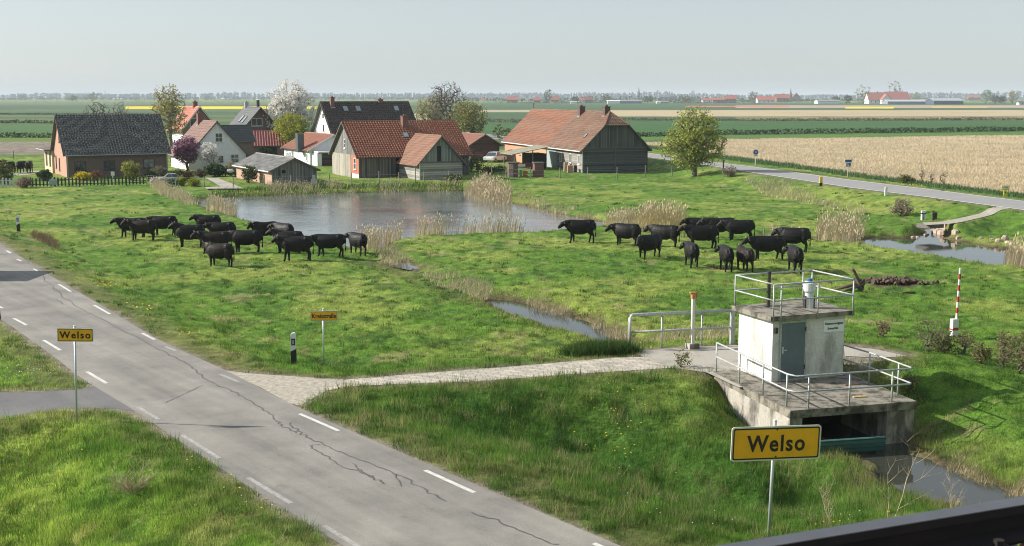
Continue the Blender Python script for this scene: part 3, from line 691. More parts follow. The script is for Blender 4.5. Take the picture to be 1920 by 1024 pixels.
tgrey = M('corrugated_sheet', (.13, .135, .135), .65, .45, 1.8, c2=(.26, .255, .24), stretch=(1, .3, 1)); tlich = M('lichen_roof', (.26, .25, .19), .8, .35, 1.5, c2=(.36, .34, .24))
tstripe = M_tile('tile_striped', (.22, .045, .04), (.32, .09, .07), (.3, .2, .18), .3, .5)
bbrown = M_brick('brick_brown', (.16, .085, .06), (.10, .058, .045), (.16, .13, .11), .3); bpink = M_brick('brick_pink', (.50, .25, .17), (.40, .20, .14), (.45, .34, .26), .2)
borange = M_brick('brick_orange', (.56, .27, .13), (.48, .22, .11), (.5, .36, .25), .3); bred = M_brick('brick_redorange', (.50, .14, .07), (.42, .11, .055), (.4, .2, .14), .15); bpale = M_brick('brick_pale_worn', (.42, .20, .14), (.50, .30, .22), (.45, .36, .28), .4)
MPL = M_conc('white_render', (.86, .87, .88), (.45, .44, .40), .35, .9); MCREAM = M_conc('cream_render', (.62, .53, .34), (.4, .33, .22), .4, .8)
pgrey = M_planks('planks_grey', (.085, .085, .08), (.25, .24, .225)); pdark = M_planks('planks_dark', (.040, .045, .045), (.135, .14, .135)); plight = M_planks('planks_pale', (.22, .20, .16), (.46, .43, .36), .22)
pwash = M_planks('planks_whitewashed', (.17, .165, .15), (.42, .405, .365), .24, False); pdarkh = M_planks('planks_dark_horizontal', (.030, .036, .038), (.105, .115, .115), .2, False); pwallh = M_planks('planks_weathered_horizontal', (.14, .13, .115), (.33, .31, .28), .22, False)
pbrown = M_planks('planks_brown', (.035, .022, .018), (.11, .07, .055), .2, False); pfront = M_planks('planks_barn_front', (.04, .042, .042), (.20, .18, .16), .2)
pgable = M_planks('planks_bluegrey', (.12, .13, .125), (.29, .30, .285), .2)
# 1 long brick house
h = House('farmhouse', 'long brown brick house with black-and-white speckled tile roof behind the picket fence', 'house', (126, 333.5), 29, 11.8, 9, 2.95, 7.15, 'u', dict(front=bbrown, left=bpink)); h1 = h
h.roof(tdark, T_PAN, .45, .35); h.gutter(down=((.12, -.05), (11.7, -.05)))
h.win('front', 1.55, 1.25, 1.3, 1.15, MDARKF, MGLASS, (1, 0)); h.win('front', 4.9, 1.3, 1.3, 1.1, MDARKF, MGLASS, (1, 0)); h.win('front', 9.55, 1.4, 1.3, 1.1, MDARKF, MCURT, (1, 0))
h.win('left', 4.9, 1.3, .5, 1.5, MDARKF, MGLASS, (0, 0)); h.win('left', 7.3, 1.5, .5, 1.5, MDARKF, MGLASS, (0, 0)); h.win('left', 4.3, 4.6, .6, 1.2, MDARKF, MGLASS, (0, 0))
b = MB(); b.b2((-.25, 9.02, -.5), (5, 15, 2.75)); ex = b.build('extension', MCREAM, h.o)
b = MB(); b.b2((-1.1, 8.9, 2.76), (5.2, 15.3, 2.93)); b.build('roof', MFASC, ex)
for y_ in (10.4, 13.2):
    b = MB(); b.b2((-.3, y_ - .5, .75), (-.2, y_ + .5, 2.45)); b.build('window', MDARKF, ex)
b = MB(); b.cyl((-1.15, 8.9, 2.85), (-1.15, 15.3, 2.85), .06, 6); b.build('gutter', MGREYM, ex)
# 2 salmon-roofed house
h = House('house', 'tall house with salmon red roof behind the sparse yellow-green tree', 'house', (344, 292), 29, 5.7, 8.5, 4.3, 7.8, 'v', dict(front=M_brick('brick_taupe', (.23, .16, .12), (.18, .12, .09), (.2, .17, .14)), left=MPL))
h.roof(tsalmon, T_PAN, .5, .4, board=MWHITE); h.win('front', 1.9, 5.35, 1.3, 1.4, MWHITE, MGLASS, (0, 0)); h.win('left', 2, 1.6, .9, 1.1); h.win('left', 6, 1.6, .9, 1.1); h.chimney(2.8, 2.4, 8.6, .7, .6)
# 3 white gable house
h = House('house', 'white rendered house with brown tile roof, its gable end towards the pond', 'house', (354, 319), 29, 7.7, 9.2, 2.0, 6.2, 'v', dict(front=MPL))
h.roof(tbrown, (.33, .45, .03, .04), .45, .3); h.win('front', 4.1, 4.15, .95, 1.2, MWHITE, MGLASS, (1, 1)); h.win('front', 6.15, 1.35, 1.1, 1.15, MWHITE, MGLASS, (1, 1)); h.win('front', 4.25, 1.35, .65, .75, MDARKF, MCURT, (0, 0)); h.chimney(3.6, 7.2, 7.2, .75, .7)
h.win('left', 3, 1.1, .8, .8)
# 3b dark low roof between the white house and the brick one
h = House('annex_house', 'low annex with dark slate roof squeezed between the white house and the brick house', 'house', (420, 300), 29, 4.6, 5, 2.9, 5.0, 'u', dict(front=bbrown)); h.roof(M_tile('tile_slate', (.04, .045, .05), (.075, .08, .085), mossf=.2), (.33, .38, .02, .03), .4, .3)
# 4 dark roofed brick house
h = House('house', 'brown brick house with plain dark grey roof, two slanted skylights and a tall dark flue', 'house', (455, 288), 29, 6.4, 8.4, 4.1, 7.6, 'v', dict(front=bbrown, left=MCREAM))
h.roof(M_tile('tile_flat_grey', (.07, .075, .08), (.11, .115, .12), (.12, .12, .11), .3, .6), (.33, .38, .012, .02), .5, .6); h.win('front', 2.6, 5.2, 1.9, 1.3, MWHITE, MGLASS, (1, 0)); h.skylight(2.6, .48, .9, 1.5); h.skylight(4.6, .52, .9, 1.5); h.chimney(3.2, 7.6, 8.5, .6, .6, MGREYM)
b = MB(); b.cyl((3.4, 1.6, 7), (3.4, 1.6, 8.9), .26, 10); fl = b.build('flue', MDARKF, h.rf); b = MB(); b.cyl((3.4, 1.6, 8.9), (3.4, 1.6, 9.0), .34, 10, r2=.1); b.build('flue_cap', MWHITE, fl)
h = House('outbuilding', 'outbuilding with wine-red striped roof beneath the white blossom tree', 'outbuilding', (474, 294), 14, 5.4, 5, 2.0, 4.0, 'u', dict(front=bbrown)); h.roof(tstripe, (.42, 2.2, .10, .01), .4, .3); h.panel('front', 1.5, 3.8, 0, 1.8, MBLK)
# 5 shed by the pond
h = House('shed', 'low brick and plank shed with grey corrugated roof beside the pond', 'shed', (510, 347), 28.5, 5.1, 13.6, 1.55, 2.75, 'v', dict(front=pgrey, left=bpale)); h.roof(tgrey, (.3, 2.4, .05, .02), .35, .3, board=MFASC); h.gutter(MWHITE, ())
h.panel('front', 1.15, 1.55, 1.2, 1.55, MBLK, 'window'); h.panel('front', .45, 1.05, 0, 1.6, pdark, 'door')
# 6 low white house
h = House('bungalow', 'low white house with red tile roof and a grey metal flue box', 'house', (581, 310), 28, 7, 11.5, 2.2, 4.15, 'v', dict(front=MPL)); h.roof(tred, (.33, .38, .04, .035), .45, .35, board=MWHITE)
b = MB(); b.b2((-.95, 2.2, 1.7), (-.02, 3.2, 4.35)); b.build('flue_box', M('zinc', (.12, .14, .15), .4, .2, 3, metal=.4), h.o)
h.win('left', 7.5, 1.1, .8, 1.3, MWHITE); h.win('left', 1.2, 1.1, .6, 1.0, MWHITE)
b = MB(); b.b2((1.0, -2.2, -.3), (6.8, -.02, 1.75)); gx_ = b.build('garage', pbrown, h.o); b = MB(); b.b2((.4, -2.5, 1.76), (7, -.02, 1.98)); b.build('roof', MWHITE, gx_)
b = MB(); b.b2((.3, -2.35, -.1), (.95, -.05, 1.7)); b.build('wall', MPL, gx_)
# 7 big white gable house
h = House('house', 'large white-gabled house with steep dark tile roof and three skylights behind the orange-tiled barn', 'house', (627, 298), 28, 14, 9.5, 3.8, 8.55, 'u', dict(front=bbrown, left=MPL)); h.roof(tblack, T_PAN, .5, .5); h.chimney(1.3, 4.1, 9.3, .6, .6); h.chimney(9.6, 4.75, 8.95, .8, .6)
h.win('left', 4.6, 4.6, .5, .95, MDARKF, MGLASS, (0, 0)); h.win('left', 4.75, 6.5, .5, .6, MDARKF, MGLASS, (0, 0))
for u_ in (3.3, 5.4, 11.9): h.skylight(u_, .80, .9, 1.2)
# 8 barn house with cross gable
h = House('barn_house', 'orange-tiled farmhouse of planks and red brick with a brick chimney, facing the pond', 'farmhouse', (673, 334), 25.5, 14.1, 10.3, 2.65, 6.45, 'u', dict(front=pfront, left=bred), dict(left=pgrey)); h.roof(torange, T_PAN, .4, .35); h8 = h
h.panel('left', 2.9, 10.25, -.1, 2.66, plight, 'boarding', .04); h.panel('left', 0.02, 2.88, -.1, .45, MPL, 'plinth', .03); h.win('left', 1.35, 1.65, .75, 1.35, MWHITE, MGLASS, (0, 1)); h.win('left', 5.1, 3.9, .55, 1.1, MWHITE, MGLASS, (0, 1))
h.panel('front', 4.65, 6.1, -.1, 2.3, MBLK, 'doorway', .03); h.chimney(7.4, 4.3, 7.1, .75, .75); h.skylight(7.0, .60, .75, 1.0)
p = h.o.matrix_world if False else None
h = House('hay_barn', 'whitewashed plank hay barn with a dark hatch in its gable, joined to the orange-roofed farmhouse', 'barn', (786, 338), 25.5, 5.4, 7.6, 2.05, 4.95, 'v', dict(front=pwash, left=pwash), dict(front=pgable)); h.roof(M_tile('tile_rust', (.17, .07, .04), (.33, .15, .085), (.18, .13, .09), .6, .7), (.3, .36, .03, .03), .45, .4)
h.panel('front', 2.25, 2.72, 2.1, 3.85, MBLK, 'hatch', .04); h.panel('front', .0, .12, 0, 2.05, MWHITE, 'corner_board', .05)
h.panel('front', 0, 5.4, 1.96, 2.06, MFASC, 'ledge', .08)
h = House('outbuilding', 'outbuilding with pale lichened roof, mostly hidden behind the big dark roof and bare trees', 'outbuilding', (803, 262), 28, 4.4, 12, 3.6, 5.4, 'v', dict(front=MBLK)); h.roof(tlich, (.4, 2, .02, .01), .4, .5)
h = House('garage', 'brown plank garage with rust-red roof between the two barns', 'garage', (880, 303), 28, 5.0, 8.6, 2.35, 3.8, 'v', dict(front=pbrown, left=plight)); h.roof(M_tile('tile_rusty_brown', (.22, .09, .06), (.34, .16, .11), (.15, .1, .07), .5, .7), (.3, .36, .03, .03), .4, .4)
h.panel('front', .9, 4.4, 0, 1.35, M('red_door_planks', (.2, .06, .035), .8, .4, 2), 'door')
# 10 the long red barn
h = House('barn', 'long red-tiled barn with half-hipped plank gable and two brick chimneys', 'barn', (1093, 324.5), 17, 8.75, 34, 3.1, 7.5, 'v', dict(front=pdarkh, left=pwallh), dict(front=pdark), hip=(5.95, 2.1)); h10 = h
h.roof(told2, (.3, .34, .035, .035), .45, .4, split=14.0, mat2=told); h.gutter(MWHITE, ((-.06, .1),)); h.panel('left', 14.3, 34, -.1, 3.1, borange, 'brick_wall', .06); h.panel('left', 10.0, 13.9, -.05, 2.9, M('bluegrey_door', (.30, .36, .38), .6, .2, 2), 'barn_door', .07)
for v_ in (1.5, 4.7, 8.4): h.win('left', v_, 1.6, .8, 1.2, MWHITE, MGLASS, (1, 0))
for v_ in (32, 29, 26.2, 22.5): h.win('left', v_, 1.7, .8, 1.3, MDARKF, MGLASS, (0, 1))
h.chimney(4.0, 11.6, 8.1, .75, .8, M_brick('chimney_dark', (.10, .035, .03), (.07, .03, .025), (.1, .08, .07))); h.chimney(4.2, 2.9, 8.15, .75, .8, MATS['chimney_dark']); h.skylight(2.6, .38, .5, .7)
h.panel('front', 4.3, 4.36, .05, 3.1, pgrey, 'seam_board', .05)
h.panel('front', -.02, 8.77, 3.04, 3.14, MFASC, 'ledge', .07)
b = MB(); b.cyl((4.37, 33.6, 7.5), (4.37, 33.6, 8.3), .03, 6); b.box((4.37, 33.6, 8.35), (.05, .6, .3)); b.build('weather_vane', MDARKF, h.rf)
# canopy, pillars and clutter in front of the barn
def at(px, py, **k): return hz(px, py)
P = hz(1004, 316); c_ = empty('canopy', P, R(17), label='pale corrugated lean-to canopy on posts against the long red barn', cat='canopy')
b = MB(); b.slab([(-3.9, -2.2, 2.0), (1.4, -2.2, 3.0), (1.4, 3.5, 3.0), (-3.9, 3.5, 2.0)], .1); b.build('roof', tlich, c_)
for x_, y_ in ((-3.4, -1.9), (-3.4, 3.2), (-1, -1.9)): b = MB(); b.cyl((x_, y_, -.3), (x_, y_, 1.95 + (x_ + 3.4) * .19), .07, 6); b.build('post', pgrey, c_)
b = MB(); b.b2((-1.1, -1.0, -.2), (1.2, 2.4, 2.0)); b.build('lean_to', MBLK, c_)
def pillar(px, py, lab, poster):
    P = hz(px, py); o = empty('brick_pillar', P, R(10), label=lab, cat='pillar'); b = MB(); b.b2((-.55, 0, -.3), (.55, 1.2, 1.65)); b.build('shaft', M_brick('brick_maroon', (.17, .05, .045), (.11, .04, .035), (.16, .11, .1)), o)
    b = MB(); b.b2((-.65, -.1, 1.652), (.65, 1.3, 1.76)); b.build('cap', MFASC, o)
    if poster: b = MB(); b.b2((-.56, -.03, .95), (-.05, -.003, 1.6)); b.build('notice_board', M('pinkish_board', (.5, .33, .28), .7, .5, 7), o); b = MB(); b.b2((-.56, -.03, .0), (-.05, -.003, .9)); b.build('pale_panel', M('pale_mauve', (.36, .27, .26), .8, .3, 3), o)
pillar(963, 332.5, 'left maroon brick pillar with a pinkish notice board', True); pillar(1011, 332.5, 'right maroon brick pillar beside the orange crate', False)
P = hz(987, 330); o = empty('wooden_rail', P, R(10), label='dark red beam spanning between the two brick pillars', cat='beam'); b = MB(); b.b2((-1.0, .3, 1.0), (1.45, .5, 1.5)); b.build('board', M('oxide_red', (.13, .03, .028), .7, .3, 3), o); b = MB(); b.b2((-1.0, .2, 1.1), (-.1, .45, 1.4)); b.build('pale_board', MWHITE, o)
for px, w_, h_, c, lab, nm in ((985, .55, .6, (.48, .22, .03), 'orange box standing between the brick pillars', 'crate'), (976.5, .35, .8, (.30, .42, .30), 'pale green box against the left brick pillar', 'crate')):
    P = hz(px, 331.5); b = MB(); b.b2((-w_ / 2, 0, 0), (w_ / 2, .5, h_)); b.b2((-w_ / 2 - .03, -.03, h_ + .002), (w_ / 2 + .03, .53, h_ + .08)); o = b.build(nm, M(nm + str(px)[:3], c, .7, .2)); o.location = P; tag(o, lab, 'box')
for px, py, w_, h_, c, lab in ((1061, 321, .5, 1.1, (.50, .40, .30), 'tall beige box leaning on the wooden barn wall'), (1069, 324, .7, .85, (.42, .22, .15), 'brick-red box with pale front beside the barn wall'), (1080, 323, .6, .8, (.03, .03, .03), 'black sack by the barn corner window')):
    P = hz(px, py); b = MB(); b.box((0, .3, h_ / 2), (w_, .6, h_), .1, 0, .9); b.box((.0, .3, h_ + .03), (w_ * .95, .6, .06), .1); o = b.build('storage_box' if c[0] > .1 else 'sack', M('box%d' % px, c, .8, .25)); o.location = P; tag(o, lab, 'box')
# ---------------------------------------------------------------- far village and farms
def far_house(x0, x1, yb, ye, yr, roofc, wallc, lab, cat='house', name='house', axis='u', ang=0, depth=None, gable=None, grp='distant houses along the horizon', extra=None):
    a = gp(x0, yb); c = gp(x1, yb); W = abs(c[0] - a[0]); s = a[1] / FPX; e = (yb - ye) * s; r = (yb - yr) * s; D = depth or max(8.0, W * .6)
    o = empty(name, (a[0], a[1], 0), R(ang), label=lab, cat=cat, group=None); b = MB()
    b.b2((0, 0, -.5), (W, D, e)); 
    if axis == 'u': b.add([(0, 0, e), (0, D, e), (0, D / 2, r), (W, 0, e), (W, D, e), (W, D / 2, r)], [(0, 2, 1), (3, 4, 5)])
    else: b.add([(0, 0, e), (W, 0, e), (W / 2, 0, r), (0, D, e), (W, D, e), (W / 2, D, r)], [(0, 1, 2), (5, 4, 3)])
    b.build('wall', M('far_wall_%d_%d' % (wallc[0] * 100, wallc[2] * 100), wallc, .8, .1), o)
    b = MB(); ov = .06 * W if W < 20 else .8
    if axis == 'u':
        b.slab([(-ov, -ov, e - .1), (W + ov, -ov, e - .1), (W + ov, D / 2, r), (-ov, D / 2, r)], .3); b.slab([(W + ov, D + ov, e - .1), (-ov, D + ov, e - .1), (-ov, D / 2, r), (W + ov, D / 2, r)], .3)
    else:
        b.slab([(-ov, D + ov, e - .1), (-ov, -ov, e - .1), (W / 2, -ov, r), (W / 2, D + ov, r)], .3); b.slab([(W + ov, -ov, e - .1), (W + ov, D + ov, e - .1), (W / 2, D + ov, r), (W / 2, -ov, r)], .3)
    b.build('roof', M('far_roof_%d_%d' % (roofc[0] * 100, roofc[2] * 100), roofc, .7, .12), o)
    if cat == 'house':
        b = MB(); n = max(2, int(W / 5))
        for i in range(n): b.b2((W * (i + .5) / n - .6, -.06, e * .3), (W * (i + .5) / n + .6, -.01, e * .75))
        b.build('window', MGLASS, o)
        b = MB(); b.b2((W * .6 - .5, D / 2 - .5, r - .6), (W * .6 + .5, D / 2 + .5, r + 1.3)); b.build('chimney', MCHIM, o)
    return o
RED = (.45, .13, .08); BRN = (.25, .11, .08); WHT = (.8, .8, .78); GRY = (.25, .27, .28); DKB = (.08, .10, .13)
FH = [
 (951, 970, 192, 187, 180.5, RED, BRN, 'distant red-roofed house furthest left of the far village', 'u'), (984, 993, 192, 187, 182, BRN, WHT, 'small white gable among the far village trees, left of the tall conifer', 'v'),
 (1001, 1013, 192.5, 188, 183, RED, BRN, 'distant red-roofed house just left of the tall conifer', 'u'), (1033, 1048, 191.5, 187, 180, RED, BRN, 'distant red-roofed house just right of the tall conifer', 'u'),
 (1057, 1066, 193, 189, 185.5, DKB, WHT, 'white gable with dark roof beside the white trailer on the horizon', 'v'), (1085, 1096, 193, 188, 183.5, RED, WHT, 'distant white house with red roof right of the white trailer', 'u'), (1097, 1111, 193, 187.5, 181, BRN, BRN, 'distant house with brown-red roof left of the white hall', 'u'),
 (902, 910, 191, 187.5, 184.5, RED, WHT, 'small white cottage right of the bare tree on the horizon', 'u'),
 (1317, 1335, 193, 188, 184.5, RED, WHT, 'distant terrace with pale walls and red roof above the big green tree', 'u'), (1337, 1359, 192.5, 187, 183.5, RED, BRN, 'long distant red roof between the two red village houses', 'u'), (1360, 1380, 192.5, 185.5, 179, RED, BRN, 'tallest red-roofed house of the far village', 'u'),
 (1421, 1452, 193, 188, 180.8, RED, WHT, 'distant farmhouse with wide red roof left of the pointed steeple', 'u'), (1456, 1479, 191.5, 184, 176.5, RED, BRN, 'tall distant red roof directly left of the steeple', 'u'), (1485, 1501, 190.5, 183, 175, BRN, BRN, 'distant dark red gable directly right of the steeple', 'v'),
 (1817, 1838, 188, 184.5, 178.5, RED, BRN, 'distant red roof at the right between dark trees', 'u'), (1911, 1935, 197, 193, 189.5, DKB, WHT, 'white building at the right edge of the horizon', 'u')]
for f in FH: far_house(f[0], f[1], f[2], f[3], f[4], f[5], f[6], f[7], axis=f[8])
far_house(1139, 1161, 194.3, 189.5, 188, WHT, WHT, 'white distant hall in the middle of the horizon', 'hall', 'hall'); far_house(1161.6, 1203, 194.2, 189.7, 187.3, GRY, (.16, .18, .19), 'long grey shed attached right of the white hall', 'hall', 'hall')
far_house(1069.5, 1081, 194.8, 191, 190.4, WHT, WHT, 'white trailer box standing on the far field edge', 'trailer', 'trailer', depth=6); far_house(1237, 1269, 188, 182, 178.4, DKB, DKB, 'dark distant hall behind the village trees', 'hall', 'hall'); far_house(1231, 1238, 194.3, 190.5, 190, WHT, WHT, 'small white box building on the horizon', 'hall', 'hall'); far_house(1238.6, 1254, 194.2, 190.6, 189.3, GRY, GRY, 'low grey shed right of the small white box building', 'hall', 'hall')
far_house(1533, 1574, 194.5, 189.3, 187, GRY, WHT, 'long low white building left of the round bare tree', 'hall', 'hall')
far_house(1664, 1706, 193.5, 186, 172.2, (.34, .10, .07), BRN, 'main farm building with broad brown-red roof on the right horizon', 'farmhouse', 'farmhouse', depth=30); far_house(1629, 1662, 194.4, 188, 173.5, (.36, .13, .09), WHT, 'white farm dwelling with red roof, left wing of the right-hand farm', 'house', 'farmhouse', depth=22); far_house(1655, 1670, 194.6, 187, 176.5, (.34, .12, .09), WHT, 'white front gable of the right-hand farm', 'house', 'farmhouse', 'v', depth=12)
far_house(1664.5, 1750, 195.6, 190.3, 187, (.42, .47, .50), (.20, .24, .27), 'long pale blue-roofed shed in front of the right-hand farm', 'shed', 'farm_shed', depth=26); far_house(1751, 1806, 196, 188.8, 184, (.36, .40, .42), (.05, .07, .10), 'big farm hall with grey roof and blue-black walls at the right', 'hall', 'farm_shed', depth=30)
far_house(203, 231, 187.2, 185, 183.8, WHT, WHT, 'long white greenhouse on the left horizon', 'greenhouse', 'greenhouse', depth=60); far_house(409, 428, 187.3, 185.2, 184, WHT, WHT, 'white greenhouse far behind the yellow rape field', 'greenhouse', 'greenhouse', depth=60)
def spire(px, yb, yt, wpx, lab, cat='church tower', name='church_tower', c=(.13, .14, .15), k=.45):
    a = gp(px, yb); s = a[1] / FPX; w = wpx * s; h_ = (yb - yt) * s; o = empty(name, (a[0], a[1], 0), 0, label=lab, cat=cat); b = MB(); b.b2((-w / 2, -w / 2, -1), (w / 2, w / 2, h_ * k)); b.build('shaft', M('far_tower_wall', (.20, .12, .10), .8, .1), o)
    b = MB(); b.cyl((0, 0, h_ * k), (0, 0, h_ * .62), w * .68, 8, r2=w * .4); b.cyl((0, 0, h_ * .62), (0, 0, h_), w * .36, 8, r2=.02 * w); b.build('spire', M('far_spire', c, .7, .1), o)
spire(1197.5, 189.5, 162.5, 4.2, 'tall slender church spire on the middle horizon'); spire(1482, 191.5, 164, 4.5, 'pointed steeple between the distant red roofs')
a = gp(197.5, 184.8); s_ = a[1] / FPX; o = empty('radio_tower', (a[0], a[1], 0), 0, label='pale blue tower standing alone on the left horizon', cat='tower'); b = MB(); b.loft([(0, 0, 0), (0, 0, 14 * s_), (0, 0, 15 * s_)], [1.5 * s_, 1.0 * s_, .5 * s_], 8); b.build('shaft', MGREYM, o); b = MB(); b.cyl((0, 0, 15 * s_), (0, 0, 24 * s_), .35 * s_, 6, r2=.05 * s_); b.build('mast', MGREYM, o)
a = gp(1299, 185); s_ = a[1] / FPX; b = MB(); b.b2((-3 * s_, 0, 0), (3 * s_, 6 * s_, 13.5 * s_)); b.b2((-1 * s_, 1 * s_, 13.5 * s_ + .1), (1 * s_, 4 * s_, 15 * s_)); o = b.build('apartment_block', MGREYM); o.location = (a[0], a[1], 0); tag(o, 'hazy tower block far behind the village', 'building')
# ================================================================ TREES AND SHRUBS
MBARK = M('bark', (.115, .095, .075), .9, .35, 6); MBARKG = M('bark_grey', (.17, .15, .13), .9, .3, 6); MLEAF = M_attr('foliage', .7, .25, 0, .35); MPETAL = M_attr('blossom', .7, .2, 0, .3); MDRY = M_attr('dry_stalks', .85, .15)
def grow(rs, h0, crown, K, seg=.5, wob=.12, attach=.35, nodes0=None):
    P = [np.array((0., 0., 0.))]; par = [-1]; pl = [0.0]
    if nodes0: h0 = nodes0
    n0 = max(2, int(h0 / seg))
    for i in range(1, n0 + 1):
        z = h0 * i / n0; P.append(np.array((rs.randn() * wob * z / max(h0, .1), rs.randn() * wob * z / max(h0, .1), z))); par.append(i - 1); pl.append(z)
    pts = []
    vol = np.array([c[3] * c[4] * c[5] for c in crown]); pr = vol / vol.sum()
    for _ in range(K):
        c = crown[rs.choice(len(crown), p=pr)]; d = rs.randn(3); d /= np.linalg.norm(d); r = rs.rand() ** .42
        pts.append((c[0] + d[0] * r * c[3], c[1] + d[1] * r * c[4], c[2] + d[2] * r * c[5]))
    pts = np.array(pts); top = P[-1]; pts = pts[np.argsort(np.linalg.norm(pts - top, axis=1))]
    A = np.zeros((len(P) + K * 4, 3)); A[:len(P)] = P; PL = np.zeros(len(A)); PL[:len(P)] = pl; n = len(P); first = max(1, int(n0 * .55)); dead = np.zeros(len(A)); dead[:first] = 1e3
    tips = []
    for q in pts:
        d = np.linalg.norm(A[:n] - q, axis=1); cost = d + attach * PL[:n] * .35 + dead[:n] + np.where(A[:n, 2] > q[2] + .3, 1.2 * (A[:n, 2] - q[2]), 0)
        j = int(np.argmin(cost)); L = d[j]; m = 1 if L < seg else (2 if L < 2 * seg else 3); a = A[j].copy(); last = j
        for k in range(1, m + 1):
            t = k / m; p = a + (q - a) * t; p[2] += math.sin(t * math.pi) * .10 * L
            if k < m: p += rs.randn(3) * .09 * L
            A[n] = p; PL[n] = PL[last] + L / m; par.append(last); last = n; n += 1
        tips.append(last)
    return A[:n], np.array(par), tips
def branch_mesh(A, par, r0, rmax=None, ex=2.3):
    n = len(A); w = np.zeros(n); ch = np.zeros(n, int)
    for i in range(1, n): ch[par[i]] += 1
    w[ch == 0] = r0 ** ex
    for i in range(n - 1, 0, -1): w[par[i]] += w[i]
    r = w ** (1 / ex)
    if rmax: r = np.minimum(r * (1 if r[0] < rmax else 1), rmax * (.35 + .65 * r / r[0])) if r[0] > rmax else r
    i = np.arange(1, n); p0, p1 = A[par[1:]], A[i]; ra = np.where(par[1:] == 0, r[par[1:]] * 1.35, np.minimum(r[par[1:]], r[i] * 1.5)); rb = r[i]
    d = p1 - p0; L = np.linalg.norm(d, axis=1)[:, None] + 1e-6; d = d / L; up = np.where(np.abs(d[:, 2:3]) < .9, np.array([[0, 0, 1.]]), np.array([[1., 0, 0]]))
    a = np.cross(d, up); a /= np.linalg.norm(a, axis=1)[:, None]; b = np.cross(d, a); k = 5; V = []
    for pt, rr in ((p0, ra), (p1, rb)):
        for q in range(k):
            t = 2 * math.pi * q / k; V.append(pt + a * (math.cos(t) * rr)[:, None] + b * (math.sin(t) * rr)[:, None])
    V = np.stack(V, 1); m = len(i); base = (np.arange(m) * 2 * k)[:, None]
    F = np.concatenate([base + np.array([[q, (q + 1) % k, k + (q + 1) % k, k + q]]) for q in range(k)])
    return V.reshape(-1, 3), F
def quads(rs, C, size, flat=0.0, aspect=1.5):
    n = len(C); a = rs.randn(n, 3); a[:, 2] *= (1 - flat); a /= np.linalg.norm(a, axis=1)[:, None]; b = np.cross(a, rs.randn(n, 3)); b /= np.linalg.norm(b, axis=1)[:, None]
    s = size * (.6 + .8 * rs.rand(n))[:, None]; a = a * s * aspect / 2; b = b * s / 2
    V = np.stack([C - a, C - b * .8, C + a, C + b * .8], 1).reshape(-1, 3); return V, np.arange(4 * n).reshape(n, 4)
def leaf_mesh(name, rs, A, tips, n, spread, size, cols, mat, parent, allnodes=False, aspect=1.5):
    cols = np.array(cols, float); src = np.arange(len(A) // 3, len(A)) if allnodes else np.array(tips)
    j = src[rs.randint(0, len(src), n)]; C_ = A[j] + rs.randn(n, 3) * spread * np.array([1, 1, .8]); V, F = quads(rs, C_, size, aspect=aspect)
    tt = (_T[j % 256, (j * 7) % 256] * .6 + rs.rand(n) * .4); k = tt * (len(cols) - 1); k0 = np.floor(k).astype(int).clip(0, len(cols) - 2) if len(cols) > 1 else np.zeros(n, int)
    c = cols[k0] + (cols[np.minimum(k0 + 1, len(cols) - 1)] - cols[k0]) * (k - k0)[:, None]; c = c * (.75 + .5 * rs.rand(n))[:, None]
    return raw_mesh(name, V, F, mat, parent, col=np.repeat(c, 4, 0))
GRN = [(.08, .14, .03), (.18, .26, .05), (.28, .34, .08)]; YEL = [(.14, .16, .03), (.27, .27, .05), (.36, .34, .08)]; PUR = [(.13, .05, .09), (.28, .13, .21), (.42, .25, .34)]; WHI = [(.66, .62, .56), (.82, .80, .76), (.86, .84, .80)]
OLV = [(.07, .09, .025), (.15, .16, .05), (.22, .22, .08)]; DRK = [(.018, .042, .014), (.045, .085, .022), (.08, .13, .035)]; TWG = [(.17, .13, .10), (.26, .20, .15)]; BUD = [(.26, .23, .09), (.40, .38, .13)]
def tree(base, top, x0, x1, crown_bot, lab, cols, n=3500, size=.22, K=260, seed=1, trunk=None, r0=.028, name='tree', cat='tree', bark=None, spread=.32, blobs=None, rmax=.35, mat=None, allnodes=False, group=None, z=None, multi=1, attach=.35):
    P = hz(*base) if z is None else Vector((*gp(*base), z)); rs = np.random.RandomState(seed); s = P.y / FPX
    cx = ((x0 + x1) / 2 - base[0]) * s; rx = (x1 - x0) / 2 * s; zt = zat(P.x, P.y, top) - P.z; zb = zat(P.x, P.y, crown_bot) - P.z; rz = (zt - zb) / 2; cz = (zt + zb) / 2
    crown = [(cx, 0, cz, rx, rx * .95, rz)] if not blobs else [(cx + rx * a, rx * b, cz + rz * c, rx * r, rx * r, rz * q) for a, b, c, r, q in blobs]
    h0 = trunk if trunk is not None else max(.3, zb + rz * .35)
    A, par, tips = grow(rs, h0, crown, K, seg=max(.25, rz * .14), attach=attach)
    o = empty(name, P, 0, label=lab, cat=cat, group=group)
    V, F = branch_mesh(A, par, r0, rmax); raw_mesh('trunk', V, F, bark or MBARK, o)
    if n: leaf_mesh('crown', rs, A, tips, n, spread, size, cols, mat or MLEAF, o, allnodes)
    return o
tree((322, 303), 156, 288, 353, 262, 'tall sparse yellow-green tree rising between the long brick house and the salmon-roofed house', BUD, 2600, .20, 420, 3, trunk=6.2, r0=.030, bark=MBARKG, spread=.28)
tree((352, 321), 257, 325, 379, 307, 'purple blossoming tree with forked dark trunk in front of the white gable house', PUR, 3600, .17, 200, 4, trunk=.9, r0=.026, spread=.2)
tree((393, 322), 266, 375, 412, 314, 'small white blossoming tree against the white gable house', WHI, 3200, .12, 150, 5, trunk=.7, r0=.02, mat=MPETAL, bark=MBARKG, spread=.14)
